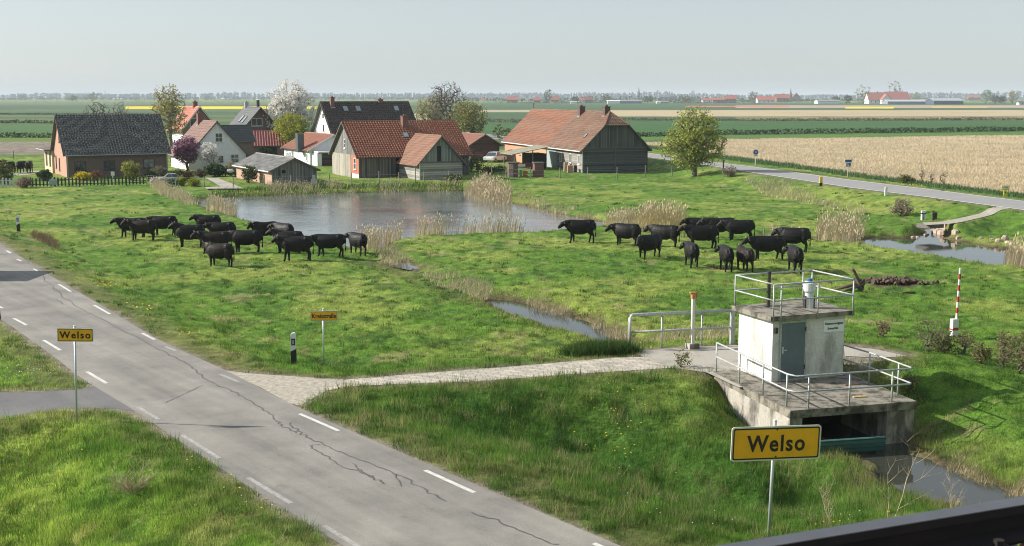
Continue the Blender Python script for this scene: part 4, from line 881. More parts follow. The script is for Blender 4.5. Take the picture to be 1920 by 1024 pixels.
tree((545, 286), 150, 492, 600, 268, 'big white blossoming tree towering behind the round yellow-green tree', WHI, 13500, .20, 560, 6, trunk=3.8, r0=.032, mat=MPETAL, bark=MBARKG, spread=.22, blobs=[(0, 0, .35, .72, .66), (-.35, 0, -.1, .62, .55), (.45, 0, .05, .55, .6), (-.55, .1, -.5, .42, .42), (.1, .2, -.4, .5, .5)])
tree((550, 293), 213, 514, 583, 276, 'dense round yellow-green tree between the white blossom tree and the low white house', [(.18, .20, .02), (.34, .36, .04), (.48, .48, .07)], 8000, .17, 300, 7, trunk=1.2, r0=.03, spread=.28)
tree((845, 264), 150, 800, 878, 235, 'tall bare brown tree behind the orange-roofed farmhouse', TWG, 1500, .16, 620, 8, trunk=5, r0=.045, bark=MBARK, spread=.35, attach=.25)
tree((812, 262), 178, 777, 836, 240, 'yellowish budding tree left of the tall bare tree', BUD, 2600, .22, 300, 9, trunk=2, r0=.04, spread=.4)
tree((880, 274), 190, 845, 915, 258, 'olive-green leafing tree right of the tall bare tree', [(.13, .14, .03), (.25, .25, .06), (.36, .33, .10)], 3800, .24, 300, 10, trunk=2.2, r0=.035, spread=.36)
tree((1302, 331), 199, 1238, 1362, 321, 'large bright green leafing tree standing alone by the country road', [(.16, .19, .04), (.32, .36, .07), (.46, .48, .11)], 7600, .19, 620, 11, trunk=2.2, r0=.032, spread=.30, rmax=.28, blobs=[(0, 0, .3, .72, .68), (-.3, .1, -.25, .7, .6), (.35, 0, -.2, .65, .6), (0, 0, -.62, .62, .36), (.02, 0, .78, .3, .24)])
tree((186, 282), 189, 160, 212, 236, 'bare crooked fruit tree behind the long brick house, left of its thin neighbour', TWG, 0, .1, 170, 12, trunk=2.5, r0=.04, bark=MBARK)
tree((228, 282), 186, 212, 246, 236, 'thin bare tree behind the long brick house, right of the crooked fruit tree', TWG, 0, .1, 110, 13, trunk=3, r0=.036, bark=MBARK)
def shrub(base, top, x0, x1, lab, cols, n=900, size=.14, K=60, seed=1, name='shrub', cat='shrub', mat=None, r0=.014, spread=.12, bot=None, bark=None, group=None, trunk=.1):
    return tree(base, top, x0, x1, bot or base[1] - 1, lab, cols, n, size, K, seed, trunk=trunk, r0=r0, name=name, cat=cat, bark=bark, spread=spread, rmax=.08, mat=mat, group=group)
shrub((247, 338), 300, 230, 264, 'round yellow-green bush in front of the brick house wall', [(.17, .19, .03), (.30, .30, .05), (.38, .37, .09)], 2600, .12, 130, 21, r0=.018)
shrub((156, 339), 323, 139, 172, 'bright yellow flowering bush below the left window of the brick house', [(.55, .42, .01), (.72, .56, .01), (.10, .14, .03)], 1700, .12, 60, 22)
shrub((182, 338), 320, 170, 192, 'reddish brown bush right of the yellow flowering bush', [(.16, .07, .04), (.24, .12, .07)], 700, .10, 60, 23)
shrub((84, 339), 319, 71, 98, 'dark green dome-shaped bush near the cream annex', DRK, 2200, .12, 70, 24)
shrub((8, 345), 298, -16, 27, 'olive bush at the left edge behind the white pickets', OLV, 2600, .14, 90, 25, r0=.02)
shrub((49, 352), 333, 30, 62, 'grey-brown bare bush where the white pickets meet the dark fence', [(.20, .15, .11), (.28, .20, .15), (.12, .10, .05)], 1500, .10, 80, 26)
shrub((300, 336), 312, 284, 318, 'grey feathery bush at the right corner of the brick house', [(.16, .14, .10), (.22, .19, .14), (.06, .09, .03)], 1300, .11, 80, 27)
shrub((283, 338), 319, 274, 294, 'green clipped bush under the right window of the brick house', DRK + [(.07, .13, .03)], 1100, .11, 50, 28)
shrub((497, 303), 277, 479, 516, 'dark green dome-shaped conifer behind the corrugated shed', DRK, 4200, .17, 100, 29, r0=.02)
shrub((533, 301), 289, 523, 545, 'yellow-green low bush behind the shed roof', OLV, 900, .14, 40, 30)
shrub((467, 343), 306, 456, 482, 'climbing palm-like bush against the brick side of the shed', [(.06, .09, .025), (.15, .17, .05)], 1300, .14, 70, 31, r0=.018)
shrub((433, 330), 303, 421, 446, 'pale green twiggy bush above the white cart', [(.20, .20, .09), (.30, .28, .14)], 900, .12, 80, 32, trunk=.5)
b_ = shrub((404, 330), 308, 382, 428, 'dark evergreen hedge below the white gable house', DRK, 5200, .14, 120, 33, name='hedge', cat='hedge')
for k, (bx, by, tp, x0, x1, lab, cc) in enumerate([
    (292, 345, 333, 282, 300, 'pink and white flowering clump at the right end of the picket fence', [(.55, .40, .38), (.70, .62, .58), (.14, .15, .06)]), (307, 347, 335, 298, 318, 'low pink-brown flower clump beside the small parked car', [(.32, .2, .17), (.5, .4, .34), (.1, .12, .05)]),
    (322, 350, 336, 312, 333, 'blue-green leafy clump in front of the small parked car', [(.05, .11, .05), (.12, .2, .1)]), (340, 348, 333, 331, 350, 'yellow flowering clump left of the green mesh panel', [(.45, .40, .02), (.1, .16, .03), (.6, .5, .03)]),
    (364, 349, 335, 350, 376, 'lime and yellow flowering bushes beside the green mesh panel', [(.08, .15, .03), (.38, .36, .03), (.16, .22, .04)]), (330, 338, 318, 320, 347, 'dark mixed bush at the foot of the purple tree', [(.05, .07, .02), (.14, .10, .06)]),
    (352, 337, 323, 344, 364, 'brown-red bush behind the flower bed', [(.14, .07, .05), (.2, .12, .07)]), (375, 333, 318, 364, 386, 'brown shrub under the white blossoming tree', [(.09, .07, .04), (.16, .1, .06)]),
    (896, 322, 297, 884, 910, 'green bush in front of the parked white car', OLV), (917, 327, 312, 902, 934, 'dark green bush between reeds and parked white car', DRK), (877, 322, 300, 868, 890, 'dark bush at the right corner of the whitewashed barn', DRK),
    (937, 324, 311, 926, 949, 'bright green bush left of the brick pillars', [(.09, .14, .03), (.2, .26, .05)]), (845, 342, 326, 830, 866, 'climbing green bush at the foot of the whitewashed barn', DRK), (938, 262, 232, 922, 962, 'loose green bush beyond the brown garage roof', OLV),
    (1183, 312, 298, 1178, 1192, 'small dark bush behind the big barn', DRK), (1690, 405, 374, 1668, 1712, 'grey-brown dry bush on the road bank', [(.26, .21, .16), (.36, .29, .21)]), (1370, 331, 313, 1352, 1384, 'dry grey bush at the foot of the road bank by the black post', [(.22, .19, .15), (.3, .25, .19)]),
    (1696, 343, 329, 1682, 1712, 'small yellow-green bush on the road verge before the straw field', OLV)]):
    shrub((bx, by), tp, x0, x1, lab, cc, 900, .12 if by > 300 else .2, 50, 40 + k)
for k, (px, py, tp, w) in enumerate([(1728, 341, 312, 14), (1746, 345, 320, 12), (1768, 348, 320, 16)]):
    shrub((px, py), tp, px - w / 2, px + w / 2, ['leftmost of three bare saplings before the straw field', 'middle of three bare saplings before the straw field', 'rightmost of three bare saplings before the straw field'][k], TWG, 60, .08, 40, 70 + k, name='sapling', cat='sapling', r0=.016, group='bare saplings by the straw field', trunk=.6)
# brambles on the meadow at the right, dry twigs near the road
for k, (px, py, tp, x0, x1, lab, nn, cc) in enumerate([(1742, 662, 585, 1702, 1782, 'large bare brown bramble bush near the red-and-white pole', 300, [(.22, .15, .11), (.15, .2, .05)]), (1766, 664, 622, 1745, 1792, 'green-leaved bramble just left of the red-and-white pole base', 900, OLV), (1806, 668, 620, 1786, 1828, 'reddish bare bramble just right of the red-and-white pole base', 350, [(.24, .14, .10), (.2, .2, .07)]),
    (1836, 682, 640, 1818, 1858, 'green and brown bramble on the slope right of the pole', 700, OLV + [(.2, .12, .08)]), (1880, 690, 618, 1862, 1902, 'tall yellowing bare bramble near the right edge', 500, [(.28, .22, .12), (.2, .14, .09)]), (1912, 700, 622, 1894, 1935, 'bare bramble cut by the right edge of the view', 400, [(.25, .2, .11), (.2, .14, .09)]),
    (1655, 632, 600, 1642, 1672, 'small reddish weed behind the pump house', 160, [(.26, .14, .09)]), (1282, 690, 655, 1262, 1300, 'thin leggy weed at the edge of the paved path', 140, OLV), (1700, 738, 700, 1690, 1722, 'yellow-leaved weed at the right corner of the concrete deck', 260, [(.3, .3, .05), (.12, .16, .04)])]):
    shrub((px, py), tp, x0, x1, lab, cc, nn, .055, 130 if nn != 140 else 50, 90 + k, name='bramble' if k < 6 else 'weed', cat='bush', r0=.008, spread=.07)
# dark green tussock on the ditch bank by the path
def dryweed(px, py, tp, lab, K, seed, w=60, r_=.0085, fan=.16):
    P = hz(px, py); rs = np.random.RandomState(seed); h_ = zat(P.x, P.y, tp) - P.z; b = MB()
    def stem(p, d, L, r, lev):
        pts = [p]; q = p.copy(); dd = d.copy()
        for i in range(5): dd = (dd + Vector(rs.randn(3)) * .10 + Vector((0, 0, .03))).normalized(); q = q + dd * L / 5; pts.append(q.copy())
        b.loft(pts, [r * (1 - .75 * i / 5) for i in range(6)], 5)
        if lev:
            for i in range(2 if lev == 1 else 5):
                t = 1 + rs.rand() * 4; k = int(t); p2 = pts[k].lerp(pts[min(5, k + 1)], t - k); a = rs.rand() * 6.28; o_ = Vector((math.cos(a), math.sin(a), 0)); stem(p2, (dd * .75 + o_ * .75).normalized(), L * (.28 + .3 * rs.rand()), r * .5, lev - 1)
    for i in range(K): stem(Vector((rs.randn() * .04, rs.randn() * .04, -.05)), Vector((rs.randn() * fan, rs.randn() * fan, 1)).normalized(), h_ * (1 if i == 0 else .5 + .4 * rs.rand()), r_, 2)
    o = b.build('dry_weed', M('straw_stalk', (.42, .33, .22), .85, .2, 9), None, False, False); o.location = P; return tag(o, lab, 'weed')
dryweed(1668, 985, 832, 'tall branching dry weed stem in front of the creek, right of the big yellow sign', 2, 5, 85, .013); dryweed(1560, 985, 900, 'brown dry stalks on the near bank between sign pole and creek', 4, 6, 60); dryweed(1790, 962, 898, 'bleached bent stalks at the near creek edge', 6, 7, 70); dryweed(545, 1070, 990, 'pale forked twig at the bottom edge beside the road', 3, 8, 30)
dryweed(252, 925, 852, 'tangled heap of dry pale twigs on the near left verge', 22, 9, 90, .013, .8)
# far single trees and the wooded horizon
for k, (px, py, tp, x0, x1, lab, cc) in enumerate([
    (173, 190.5, 172.5, 157, 189, 'big dark round tree clump alone in the left fields', OLV), (136, 190.5, 178.5, 125, 147, 'lower dark tree clump left of the round clump in the fields', OLV), (41, 187, 178, 34, 48, 'small lone tree far out at the left', DRK), (1026, 193, 167, 1018, 1035, 'tall dark conifer in the far village', DRK),
    (1136, 193, 175, 1125, 1148, 'olive tree left of the white hall', OLV), (1283, 194.5, 177, 1271, 1295, 'olive-green tree right of the low grey shed', OLV), (1414, 192.5, 171, 1404, 1425, 'brownish bare tree left of the wide-roofed farmhouse', TWG),
    (1618, 195, 159, 1600, 1635, 'grey-green budding tree left of the right-hand farm', BUD), (1677, 193, 150, 1662, 1691, 'tall bare tree rising behind the right-hand farm', TWG), (1588, 195.5, 178, 1579, 1598, 'dark round bush left of the grey-green tree', DRK), (1848, 195, 165, 1837, 1860, 'dark green tree right of the blue-black farm hall', GRN), (1865, 195, 176, 1857, 1874, 'small brown tree right of the dark green one', OLV), (1878, 195, 179, 1871, 1886, 'small dark bush-like tree near the right edge', DRK), (1899, 195, 168, 1890, 1907, 'slender pale tree near the right edge', BUD), (1716, 190, 174, 1704, 1730, 'pale olive tree behind the long farm shed', BUD), (1568, 193, 180, 1559, 1576, 'small conifer behind the long white building', DRK), (1080, 193.5, 181, 1073, 1086, 'dark tree behind the white trailer', DRK), (1214, 193, 178, 1204, 1226, 'dark green tree right of the church spire', DRK)]):
    P = gp(px, py); s = P[1] / FPX; tree((px, py), tp, x0, x1, py - 1.2, lab, cc, 420, 1.5 * s, 60, 130 + k, trunk=2.0 * s, r0=.16 * s, name='tree' if 'conifer' not in lab else 'conifer', spread=1.1 * s, rmax=.8 * s, z=0)
def tree_line(name, yb, x0, x1, hmin, hmax, seed, cols, step=5, nq=26, prof=6):
    rs = np.random.RandomState(seed); Cs = []; sz = []; s = gp(960, yb)[1] / FPX; x = x0
    while x < x1:
        a = gp(x, yb); big = float(fbm(np.array([x]), np.array([seed * 9.]), 120, 3)[0]); e = hmin + (hmax - hmin) * max(0, (big - .25) * 1.6) * (.55 + .75 * rs.rand() ** 1.5); w = step * (.6 + 1.9 * rs.rand() ** 2)
        q = rs.randn(nq, 3) * np.array([w * s * .42, w * s, 0]); zz = rs.rand(nq) ** .8; q[:, 0] *= np.sqrt(1.05 - zz ** 2); q[:, 2] = zz * e * s; q[:, 0] += a[0]; q[:, 1] += a[1] + rs.rand() * 90; Cs.append(q); x += step * (.5 + rs.rand() * .8)
    C_ = np.concatenate(Cs); V, F = quads(rs, C_, 2.0 * s, aspect=1.2); cols = np.array(cols); c = cols[rs.randint(0, len(cols), len(C_))] * (.7 + .6 * rs.rand(len(C_)))[:, None]
    return tag(raw_mesh(name, V, F, MLEAF, col=np.repeat(c, 4, 0)), kind='stuff')
tree_line('distant_woods', 185.6, -700, 2600, 6, 15, 3, [(.03, .045, .03), (.045, .06, .035)], 3, 70); tree_line('distant_woods', 187.4, -700, 900, 2, 9, 5, [(.03, .05, .03), (.045, .06, .035)], 6, 30)
tree_line('village_trees', 190.6, 860, 1560, 3, 13, 7, [(.035, .055, .025), (.06, .065, .03), (.09, .10, .04)], 5, 46); tree_line('village_trees', 192, 1100, 1420, 1, 8, 8, [(.035, .055, .025), (.06, .075, .03)], 6, 30); tree_line('distant_woods', 189, 1480, 2600, 2, 9, 9, [(.035, .05, .028), (.055, .065, .035)], 6, 36)
tree_line('village_trees', 193.6, 935, 1140, 0, 6, 17, [(.035, .055, .025), (.08, .09, .04)], 13, 40); tree_line('village_trees', 193.8, 1255, 1425, 0, 5, 18, [(.035, .055, .025), (.06, .075, .03)], 12, 40)
def hedge_line(pts, h_, lab, seed, cols=DRK, w=.9):
    rs = np.random.RandomState(seed); P = gpoly(pts); L = np.concatenate([[0], np.cumsum(np.linalg.norm(np.diff(P, axis=0), axis=1))]); n = int(L[-1] * 26); n = min(n, 30000); t_ = rs.rand(n) * L[-1]
    x = np.interp(t_, L, P[:, 0]); y = np.interp(t_, L, P[:, 1]); hh = h_ * (.5 + .6 * fbm(x, y, 9, 3)); C_ = np.stack([x + rs.randn(n) * w * .3, y + rs.randn(n) * w * .5, rs.rand(n) * hh], 1); V, F = quads(rs, C_, .42); cols = np.array(cols); c = cols[rs.randint(0, len(cols), n)]
    return tag(raw_mesh('hedge', V, F, MLEAF, col=np.repeat(c, 4, 0)), lab, 'hedge')
hedge_line([(1185, 256.5), (1366, 252.6), (1640, 249.3), (1980, 245)], 1.5, 'long dark hedge line along the upper edge of the straw field', 1, w=1.4); hedge_line([(-60, 258.5), (105, 258.2)], 1.3, 'dark hedge line nearest the left plowed strip', 2, w=1.4); hedge_line([(-60, 231), (110, 231.5)], 1.3, 'thin dark hedge line above the left bright green field', 3, w=1.6)
hedge_line([(-60, 214.8), (330, 215.5)], .9, 'thin dark ditch growth in the far left fields', 4, w=2); hedge_line([(1110, 225.5), (1500, 227), (1980, 225)], 1.2, 'brownish dry hedge strip between the right-hand fields', 5, [(.16, .13, .09), (.1, .1, .05)], w=2.4); hedge_line([(915, 229), (1000, 230)], 1.4, 'short brownish dry hedge strip left of the long barn roof', 6, [(.2, .16, .13), (.12, .1, .07)], 2)
# ================================================================ CATTLE
t = NT('black_hide'); f = t.noise(t.coord('Object'), 3.5, 4); f2 = t.noise(t.coord('Object', (1, 1, 1)), 30, 3)
MHIDE = t.base(t.ramp(f, [(.35, (.005, .005, .0055)), (.7, (.012, .010, .0095))]), .58, 0, .22); t.bump(f2, .25, .01)
t = NT('brown_black_hide'); f = t.noise(t.coord('Object'), 2.2, 4)
MHIDB = t.base(t.ramp(f, [(.38, (.007, .006, .006)), (.66, (.030, .019, .014))]), .6, 0, .22)
MHORN = M('horn', (.30, .26, .20), .5, .3, 12); MTAG = M('ear_tag', (.70, .62, .30), .5, .1)
def cow_proto(k, head='fwd', yaw=0.0, walk=0.0, tailsw=0.0, hide=None, bulk=1.0, horns=True):
    b = MB(); rs = random.Random(k)
    tr = [(-.93, 1.15, .10, .14), (-.90, 1.13, .20, .24), (-.80, 1.07, .25, .32), (-.62, 1.06, .285, .335), (-.40, .99, .31, .39), (-.10, .93, .36, .445), (.2, .93, .355, .445), (.45, .955, .315, .435), (.66, 1.0, .26, .395), (.80, 1.04, .19, .30), (.88, 1.07, .10, .16)]
    b.loft([(x, 0, z) for x, z, a, c in tr], [(a * bulk, c * (1 + (bulk - 1) * .6)) for x, z, a, c in tr], 16)
    def rot(p):  # turn the neck and head sideways about the shoulder
        x, y, z = p; dx = x - .7; f = max(0, min(1, dx / .5)); a = yaw * f; return (.7 + dx * math.cos(a), y + dx * math.sin(a), z)
    HP = {'fwd': [(.55, 1.10), (.80, 1.17), (.97, 1.24), (1.08, 1.275), (1.21, 1.235), (1.35, 1.14), (1.44, 1.07), (1.48, 1.05)],
          'low': [(.55, 1.06), (.82, 1.12), (1.01, 1.16), (1.12, 1.17), (1.25, 1.11), (1.38, 1.00), (1.47, .93), (1.51, .91)],
          'up': [(.52, 1.12), (.76, 1.24), (.92, 1.36), (1.02, 1.40), (1.15, 1.35), (1.30, 1.26), (1.39, 1.19), (1.43, 1.17)],
          'graze': [(.55, 1.02), (.80, .94), (.98, .78), (1.06, .66), (1.12, .52), (1.18, .34), (1.22, .20), (1.23, .15)]}[head]
    hr = [(.22, .36), (.185, .30), (.15, .215), (.135, .165), (.125, .155), (.098, .118), (.095, .098), (.065, .068)]
    hp = [rot((x, 0, z)) for x, z in HP]; b.loft(hp, hr, 12)
    b.loft([rot((.62, 0, HP[1][1] - .26)), rot((.80, 0, HP[1][1] - .24)), rot((.96, 0, HP[2][1] - .17))], [(.10, .15), (.07, .13), (.04, .07)], 8)
    # brisket
    b.loft([(.60, 0, .80), (.80, 0, .84), (.92, 0, 1.0)], [(.14, .17), (.10, .14), (.05, .07)], 10)
    b.loft([(-.88, 0, 1.33), (-.6, 0, 1.37), (0, 0, 1.345), (.5, 0, 1.36), (.72, 0, 1.32)], [(.07, .04), (.12, .05), (.09, .04), (.09, .05), (.06, .04)], 8)
    for sg in (-1, 1): b.loft([(-.50, sg * .14, 1.30), (-.56, sg * .20, 1.27), (-.70, sg * .18, 1.18)], [.07, .075, .08], 7)
    # ears
    hv = Vector(hp[3]); hd = (Vector(hp[4]) - hv).normalized(); side = Vector((-hd.y, hd.x, 0)); side = side.normalized() if side.length > .1 else Vector((0, 1, 0))
    for sg in (-1, 1):
        e0 = hv + side * sg * .08 + Vector((0, 0, .07)); b.loft([e0, e0 + side * sg * .11 + Vector((0, 0, .0)), e0 + side * sg * .19 - Vector((0, 0, .04))], [(.035, .03), (.065, .04), (.035, .025)], 8)
    # legs: thigh or shoulder, knee or hock, fetlock, hoof
    for sx, sy in ((1, 1), (1, -1), (-1, 1), (-1, -1)):
        ph = walk * (1 if sx * sy > 0 else -1) + rs.uniform(-.05, .05); y = .17 * sy * bulk
        if sx > 0:
            p = [(.56, y * .9, 1.0), (.56, y, .78), (.56 + ph * .35, y, .52), (.55 + ph * .62, y, .40), (.56 + ph * .85, y, .12), (.58 + ph, y, .045), (.61 + ph, y, .0)]; r = [(.14, .22), (.11, .16), (.075, .095), (.07, .078), (.052, .056), (.058, .07), (.068, .085)]
        else:
            p = [(-.58, y * .9, 1.0), (-.62, y, .80), (-.60 + ph * .3, y, .62), (-.74 + ph * .6, y, .44), (-.70 + ph * .85, y, .14), (-.69 + ph, y, .045), (-.66 + ph, y, .0)]; r = [(.17, .29), (.15, .25), (.10, .16), (.06, .075), (.052, .056), (.055, .065), (.065, .08)]
        b.loft(p, r, 10)
    if k % 2 == 0: b.loft([(-.35, 0, .66), (-.42, 0, .56), (-.46, 0, .50)], [(.12, .14), (.10, .12), (.05, .06)], 10)
    b.loft([(-.88, 0, 1.25), (-.97, tailsw * .2, 1.16), (-.99, tailsw * .6, .90), (-.97, tailsw * .9, .62), (-.96, tailsw, .48), (-.96, tailsw, .34)], [.038, .033, .026, .028, .05, .03], 8)
    o = b.build('tmp', MHIDE, uvs=False); md = o.modifiers.new('r', 'REMESH'); md.mode = 'VOXEL'; md.voxel_size = .024; md.use_smooth_shade = True
    sm = o.modifiers.new('s', 'SMOOTH'); sm.iterations = 3; sm.factor = .5
    bpy.context.view_layer.update(); me = bpy.data.meshes.new_from_object(o.evaluated_get(bpy.context.evaluated_depsgraph_get())); bpy.data.objects.remove(o)
    me.name = 'cow'; me.materials.clear(); me.materials.append(hide or MHIDE); me.polygons.foreach_set('use_smooth', [True] * len(me.polygons)); c = bpy.data.objects.new('cow', me); C.objects.link(c)
    if horns:
        for sg in (-1, 1):
            h0 = hv + side * sg * .07 + Vector((0, 0, .10)); q = MB(); q.loft([h0, h0 + side * sg * .13 + Vector((0, 0, .03)) + hd * .03, h0 + side * sg * .17 + Vector((0, 0, .13)) + hd * .07], [.026, .02, .007], 7); q.build('horn', MHORN, c, True, False)
    e0 = hv + side * .22 + Vector((0, 0, .03)); q = MB(); q.box(tuple(e0), (.045, .02, .06)); q.build('ear_tag', MTAG, c, False, False)
    return c
KIND = [cow_proto(0, 'fwd', .0, .10, .05), cow_proto(1, 'low', .15, .16, -.03), cow_proto(2, 'fwd', .5, .03, .02, MHIDB), cow_proto(3, 'low', -.25, .05, 0, None, 1.06), cow_proto(4, 'up', -.1, .0, .06, None, 1.1), cow_proto(5, 'low', .5, .0, 0, None, 1.12, False), cow_proto(6, 'graze', .1, .08, .02), cow_proto(7, 'fwd', -.7, .02, -.04, MHIDB, 1.02)]
used = set()
GL, GR, GF_ = 'black cattle of the left herd', 'black cattle of the right herd', 'black cattle behind the brick house'
cows = [  # foot pixel, heading in degrees, prototype, scale, group, label
 (249, 445, 186, 0, 1.0, GL, 'black cow leading the left herd, its horned head furthest left'), (268, 451, 176, 2, 1.0, GL, 'brownish-black cow in the front of the leftmost trio, seen broadside'), (307, 442, 182, 1, 1.0, GL, 'black cow at the back right of the leftmost trio, rump towards the pond'),
 (391, 439, 180, 0, .98, GL, 'rearmost black cow of the middle cluster, only its back and horned head showing'), (357, 463, 184, 4, 1.02, GL, 'black cow with raised pale horned head pointing left at the middle cluster'), (417, 454, 180, 1, 1.0, GL, 'black cow in the centre of the middle cluster between the rearmost and the brown-flanked one'),
 (404, 475, 181, 2, 1.0, GL, 'brown-flanked cow directly behind the small grey-black one, facing left'), (413, 500, 166, 7, .95, GL, 'grey-black cow standing nearest the camera in the left herd'), (463, 474, 178, 3, 1.0, GL, 'black cow just right of the middle cluster with legs clear against the grass'),
 (498, 456, 206, 2, 1.0, GL, 'dark brown cow at the pond edge left of the round-rumped one'), (532, 459, 138, 5, 1.0, GL, 'round-rumped black cow at the pond edge seen from behind'), (541, 474, 178, 4, .98, GL, 'black cow mostly hidden behind the large broadside cow by the pond'),
 (557, 488, 180, 0, 1.08, GL, 'large black cow broadside left of the reeds, nearest of the pond-side group'), (619, 480, 177, 1, 1.0, GL, 'black cow right behind the large broadside cow with its tail hanging at the right'), (671, 477, 128, 5, .95, GL, 'single black cow standing in front of the pale reeds, rump to the camera'),
 (1089, 455, 180, 1, 1.08, GR, 'black cow furthest left of the right herd, beside the pond tip'), (1175, 461, 152, 5, 1.02, GR, 'second black cow from the left in the right herd, turned half away'), (1246, 463, 150, 3, 1.02, GR, 'black cow just left of the pale reed clump with front legs crossed by its neighbour'),
 (1217, 484, 222, 5, 1.0, GR, 'black cow facing the camera with lowered head in the left part of the right herd'), (1296, 499, 96, 5, 1.0, GR, 'black cow seen from behind, leftmost of the rear-view cows'), (1316, 466, 178, 0, 1.06, GR, 'black horned cow with head stretched left in the middle of the right herd'),
 (1311, 444, 178, 1, 1.0, GR, 'hindmost black cow of the right herd, only its rounded back showing'), (1350, 449, 182, 3, 1.05, GR, 'long-bodied black cow behind the horned one in the rear row'), (1386, 452, 172, 6 - 3, 1.05, GR, 'black cow at the right end of the rear row, head lowered to the left'),
 (1361, 507, 92, 5, 1.0, GR, 'black cow seen from behind, second of the rear-view cows from the left'), (1396, 508, 104, 7, .98, GR, 'black cow seen from behind with its horned head peeping out at the left'), (1438, 488, 183, 1, 1.06, GR, 'broad black cow facing left between two rear-view cows'),
 (1489, 472, 160, 3, 1.05, GR, 'grey-sheened black cow at the far right rear, facing away left'), (1490, 509, 90, 5, 1.0, GR, 'rightmost rear-view black cow, nearest the pump house'),
 (-1, 320, 60, 5, 1.0, GF_, 'black cow cut off by the left edge behind the garden'), (22, 325, 90, 6, 1.05, GF_, 'black cow with grazing head behind the garden, left of the standing pair'), (41, 324, 262, 5, 1.08, GF_, 'left cow of the pair standing on the pale garden path'), (56, 324, 283, 3, 1.05, GF_, 'right cow of the pair standing on the pale garden path')]
for px, py, hd_, k, sc, grp, lab in cows:
    o = KIND[k] if k not in used else copy_tree(KIND[k]); used.add(k); o.location = hz(px, py) - Vector((0, 0, .03)); o.rotation_euler = (0, 0, R(hd_)); sc *= 1.0
    q_ = math.sin(px * 1.7) ; o.scale = (sc * (.97 + .05 * q_), sc * (.92 + .05 * math.cos(px)), sc * (1.0 + .03 * math.sin(px * .9))); tag(o, lab, 'cow', grp)
for k, c in enumerate(KIND):
    if k not in used:
        for ch in list(c.children): bpy.data.objects.remove(ch)
        bpy.data.objects.remove(c)
# ================================================================ PUMP STATION
ZD = ZR + .012
def wpt(px, py, z=ZR): q = gp(px, py, z); return Vector((q[0], q[1], z))
MW = M_conc('stained_white_wall', (.70, .69, .65), (.20, .185, .16), .6, 1.5, True, (.47, .66)); MCR = M_conc('weathered_concrete', (.42, .39, .34), (.06, .055, .045), .85, 1.5, True, (.44, .62)); MSL = M_conc('mossy_slab', (.27, .245, .20), (.045, .042, .028), .9, 2.4, False, (.43, .60))
MRAIL = M('rail_paint', (.42, .44, .44), .5, .3, 14, metal=.35); MDOOR = M('door_blue_grey', (.12, .155, .18), .5, .12, 3)
E_, F_, G_ = wpt(1482, 771), wpt(1719, 753), wpt(1322, 698)
du_ = (F_ - E_); du_.z = 0; ang = math.atan2(du_.y, du_.x); dW = du_.length; dD = (G_ - E_).length
dk = empty('deck', E_, ang, label='weathered concrete deck with handrail over the dark outflow of the pump station', cat='deck')
zt_ = ZD - E_.z
b = MB(); b.b2((0, 0, zt_ - .24), (dW, dD, zt_)); b.build('slab', MSL, dk)
b = MB(); b.b2((.03, .05, -3.0), (.42, dD - .02, zt_ - .243)); b.build('side_wall', MCR, dk)
b = MB(); b.b2((dW - .95, .06, -3.0), (dW - .03, dD - .02, zt_ - .243)); b.build('side_wall', MCR, dk)
b = MB(); b.b2((.424, 2.6, -3.0), (dW - .955, 2.85, zt_ - .245)); b.build('back_wall', MBLK, dk)
def tube_path(pts, r, name, mat, par, n=8):
    q = MB(); q.loft(pts, [r] * len(pts), n); return q.build(name, mat, par, True, False)
def L_(px, py, z=ZD):   # pixel on the deck plane -> deck local
    w = wpt(px, py, z) - Vector(dk.location); c, s = math.cos(-ang), math.sin(-ang); return Vector((w.x * c - w.y * s, w.x * s + w.y * c, zt_))
hr = .98; inx = .1
left_posts = [Vector((inx, v * dD, zt_)) for v in (.98, .66, .36, .08)]; front_posts = [Vector((u * dW, inx, zt_)) for u in (.15, .47, .81)]; right_posts = [Vector((dW - inx, v * dD, zt_)) for v in (.25, .6)] + [Vector((dW * .62 + .0, dD * .62, zt_))]
c1, c2 = Vector((inx, inx, 0)), Vector((dW - inx, inx, 0))
for p in left_posts + front_posts: tube_path([p - Vector((0, 0, .1)), p + Vector((0, 0, hr))], .028, 'rail_post', MRAIL, dk)
rp = [Vector((dW - inx, .16 * dD, zt_)), Vector((dW - inx, .46 * dD, zt_)), Vector((dW - inx - .25, .82 * dD, zt_))]
for p in rp: tube_path([p - Vector((0, 0, .1)), p + Vector((0, 0, hr))], .028, 'rail_post', MRAIL, dk)
for z in (hr, hr * .52):
    e = Vector((0, 0, zt_ + z)); P = [left_posts[0] * 1.0, left_posts[-1] * 1.0]; P = [Vector((p.x, p.y, zt_ + z)) for p in (left_posts[0], left_posts[1], left_posts[2], left_posts[3])] + [Vector((inx + .12, inx, zt_ + z))] + [Vector((p.x, p.y, zt_ + z)) for p in front_posts] + [Vector((dW - inx - .1, inx, zt_ + z)), Vector((dW - inx, inx + .1, zt_ + z))] + [Vector((p.x, p.y, zt_ + z)) for p in rp]
    tube_path(P, .028, 'handrail', MRAIL, dk)
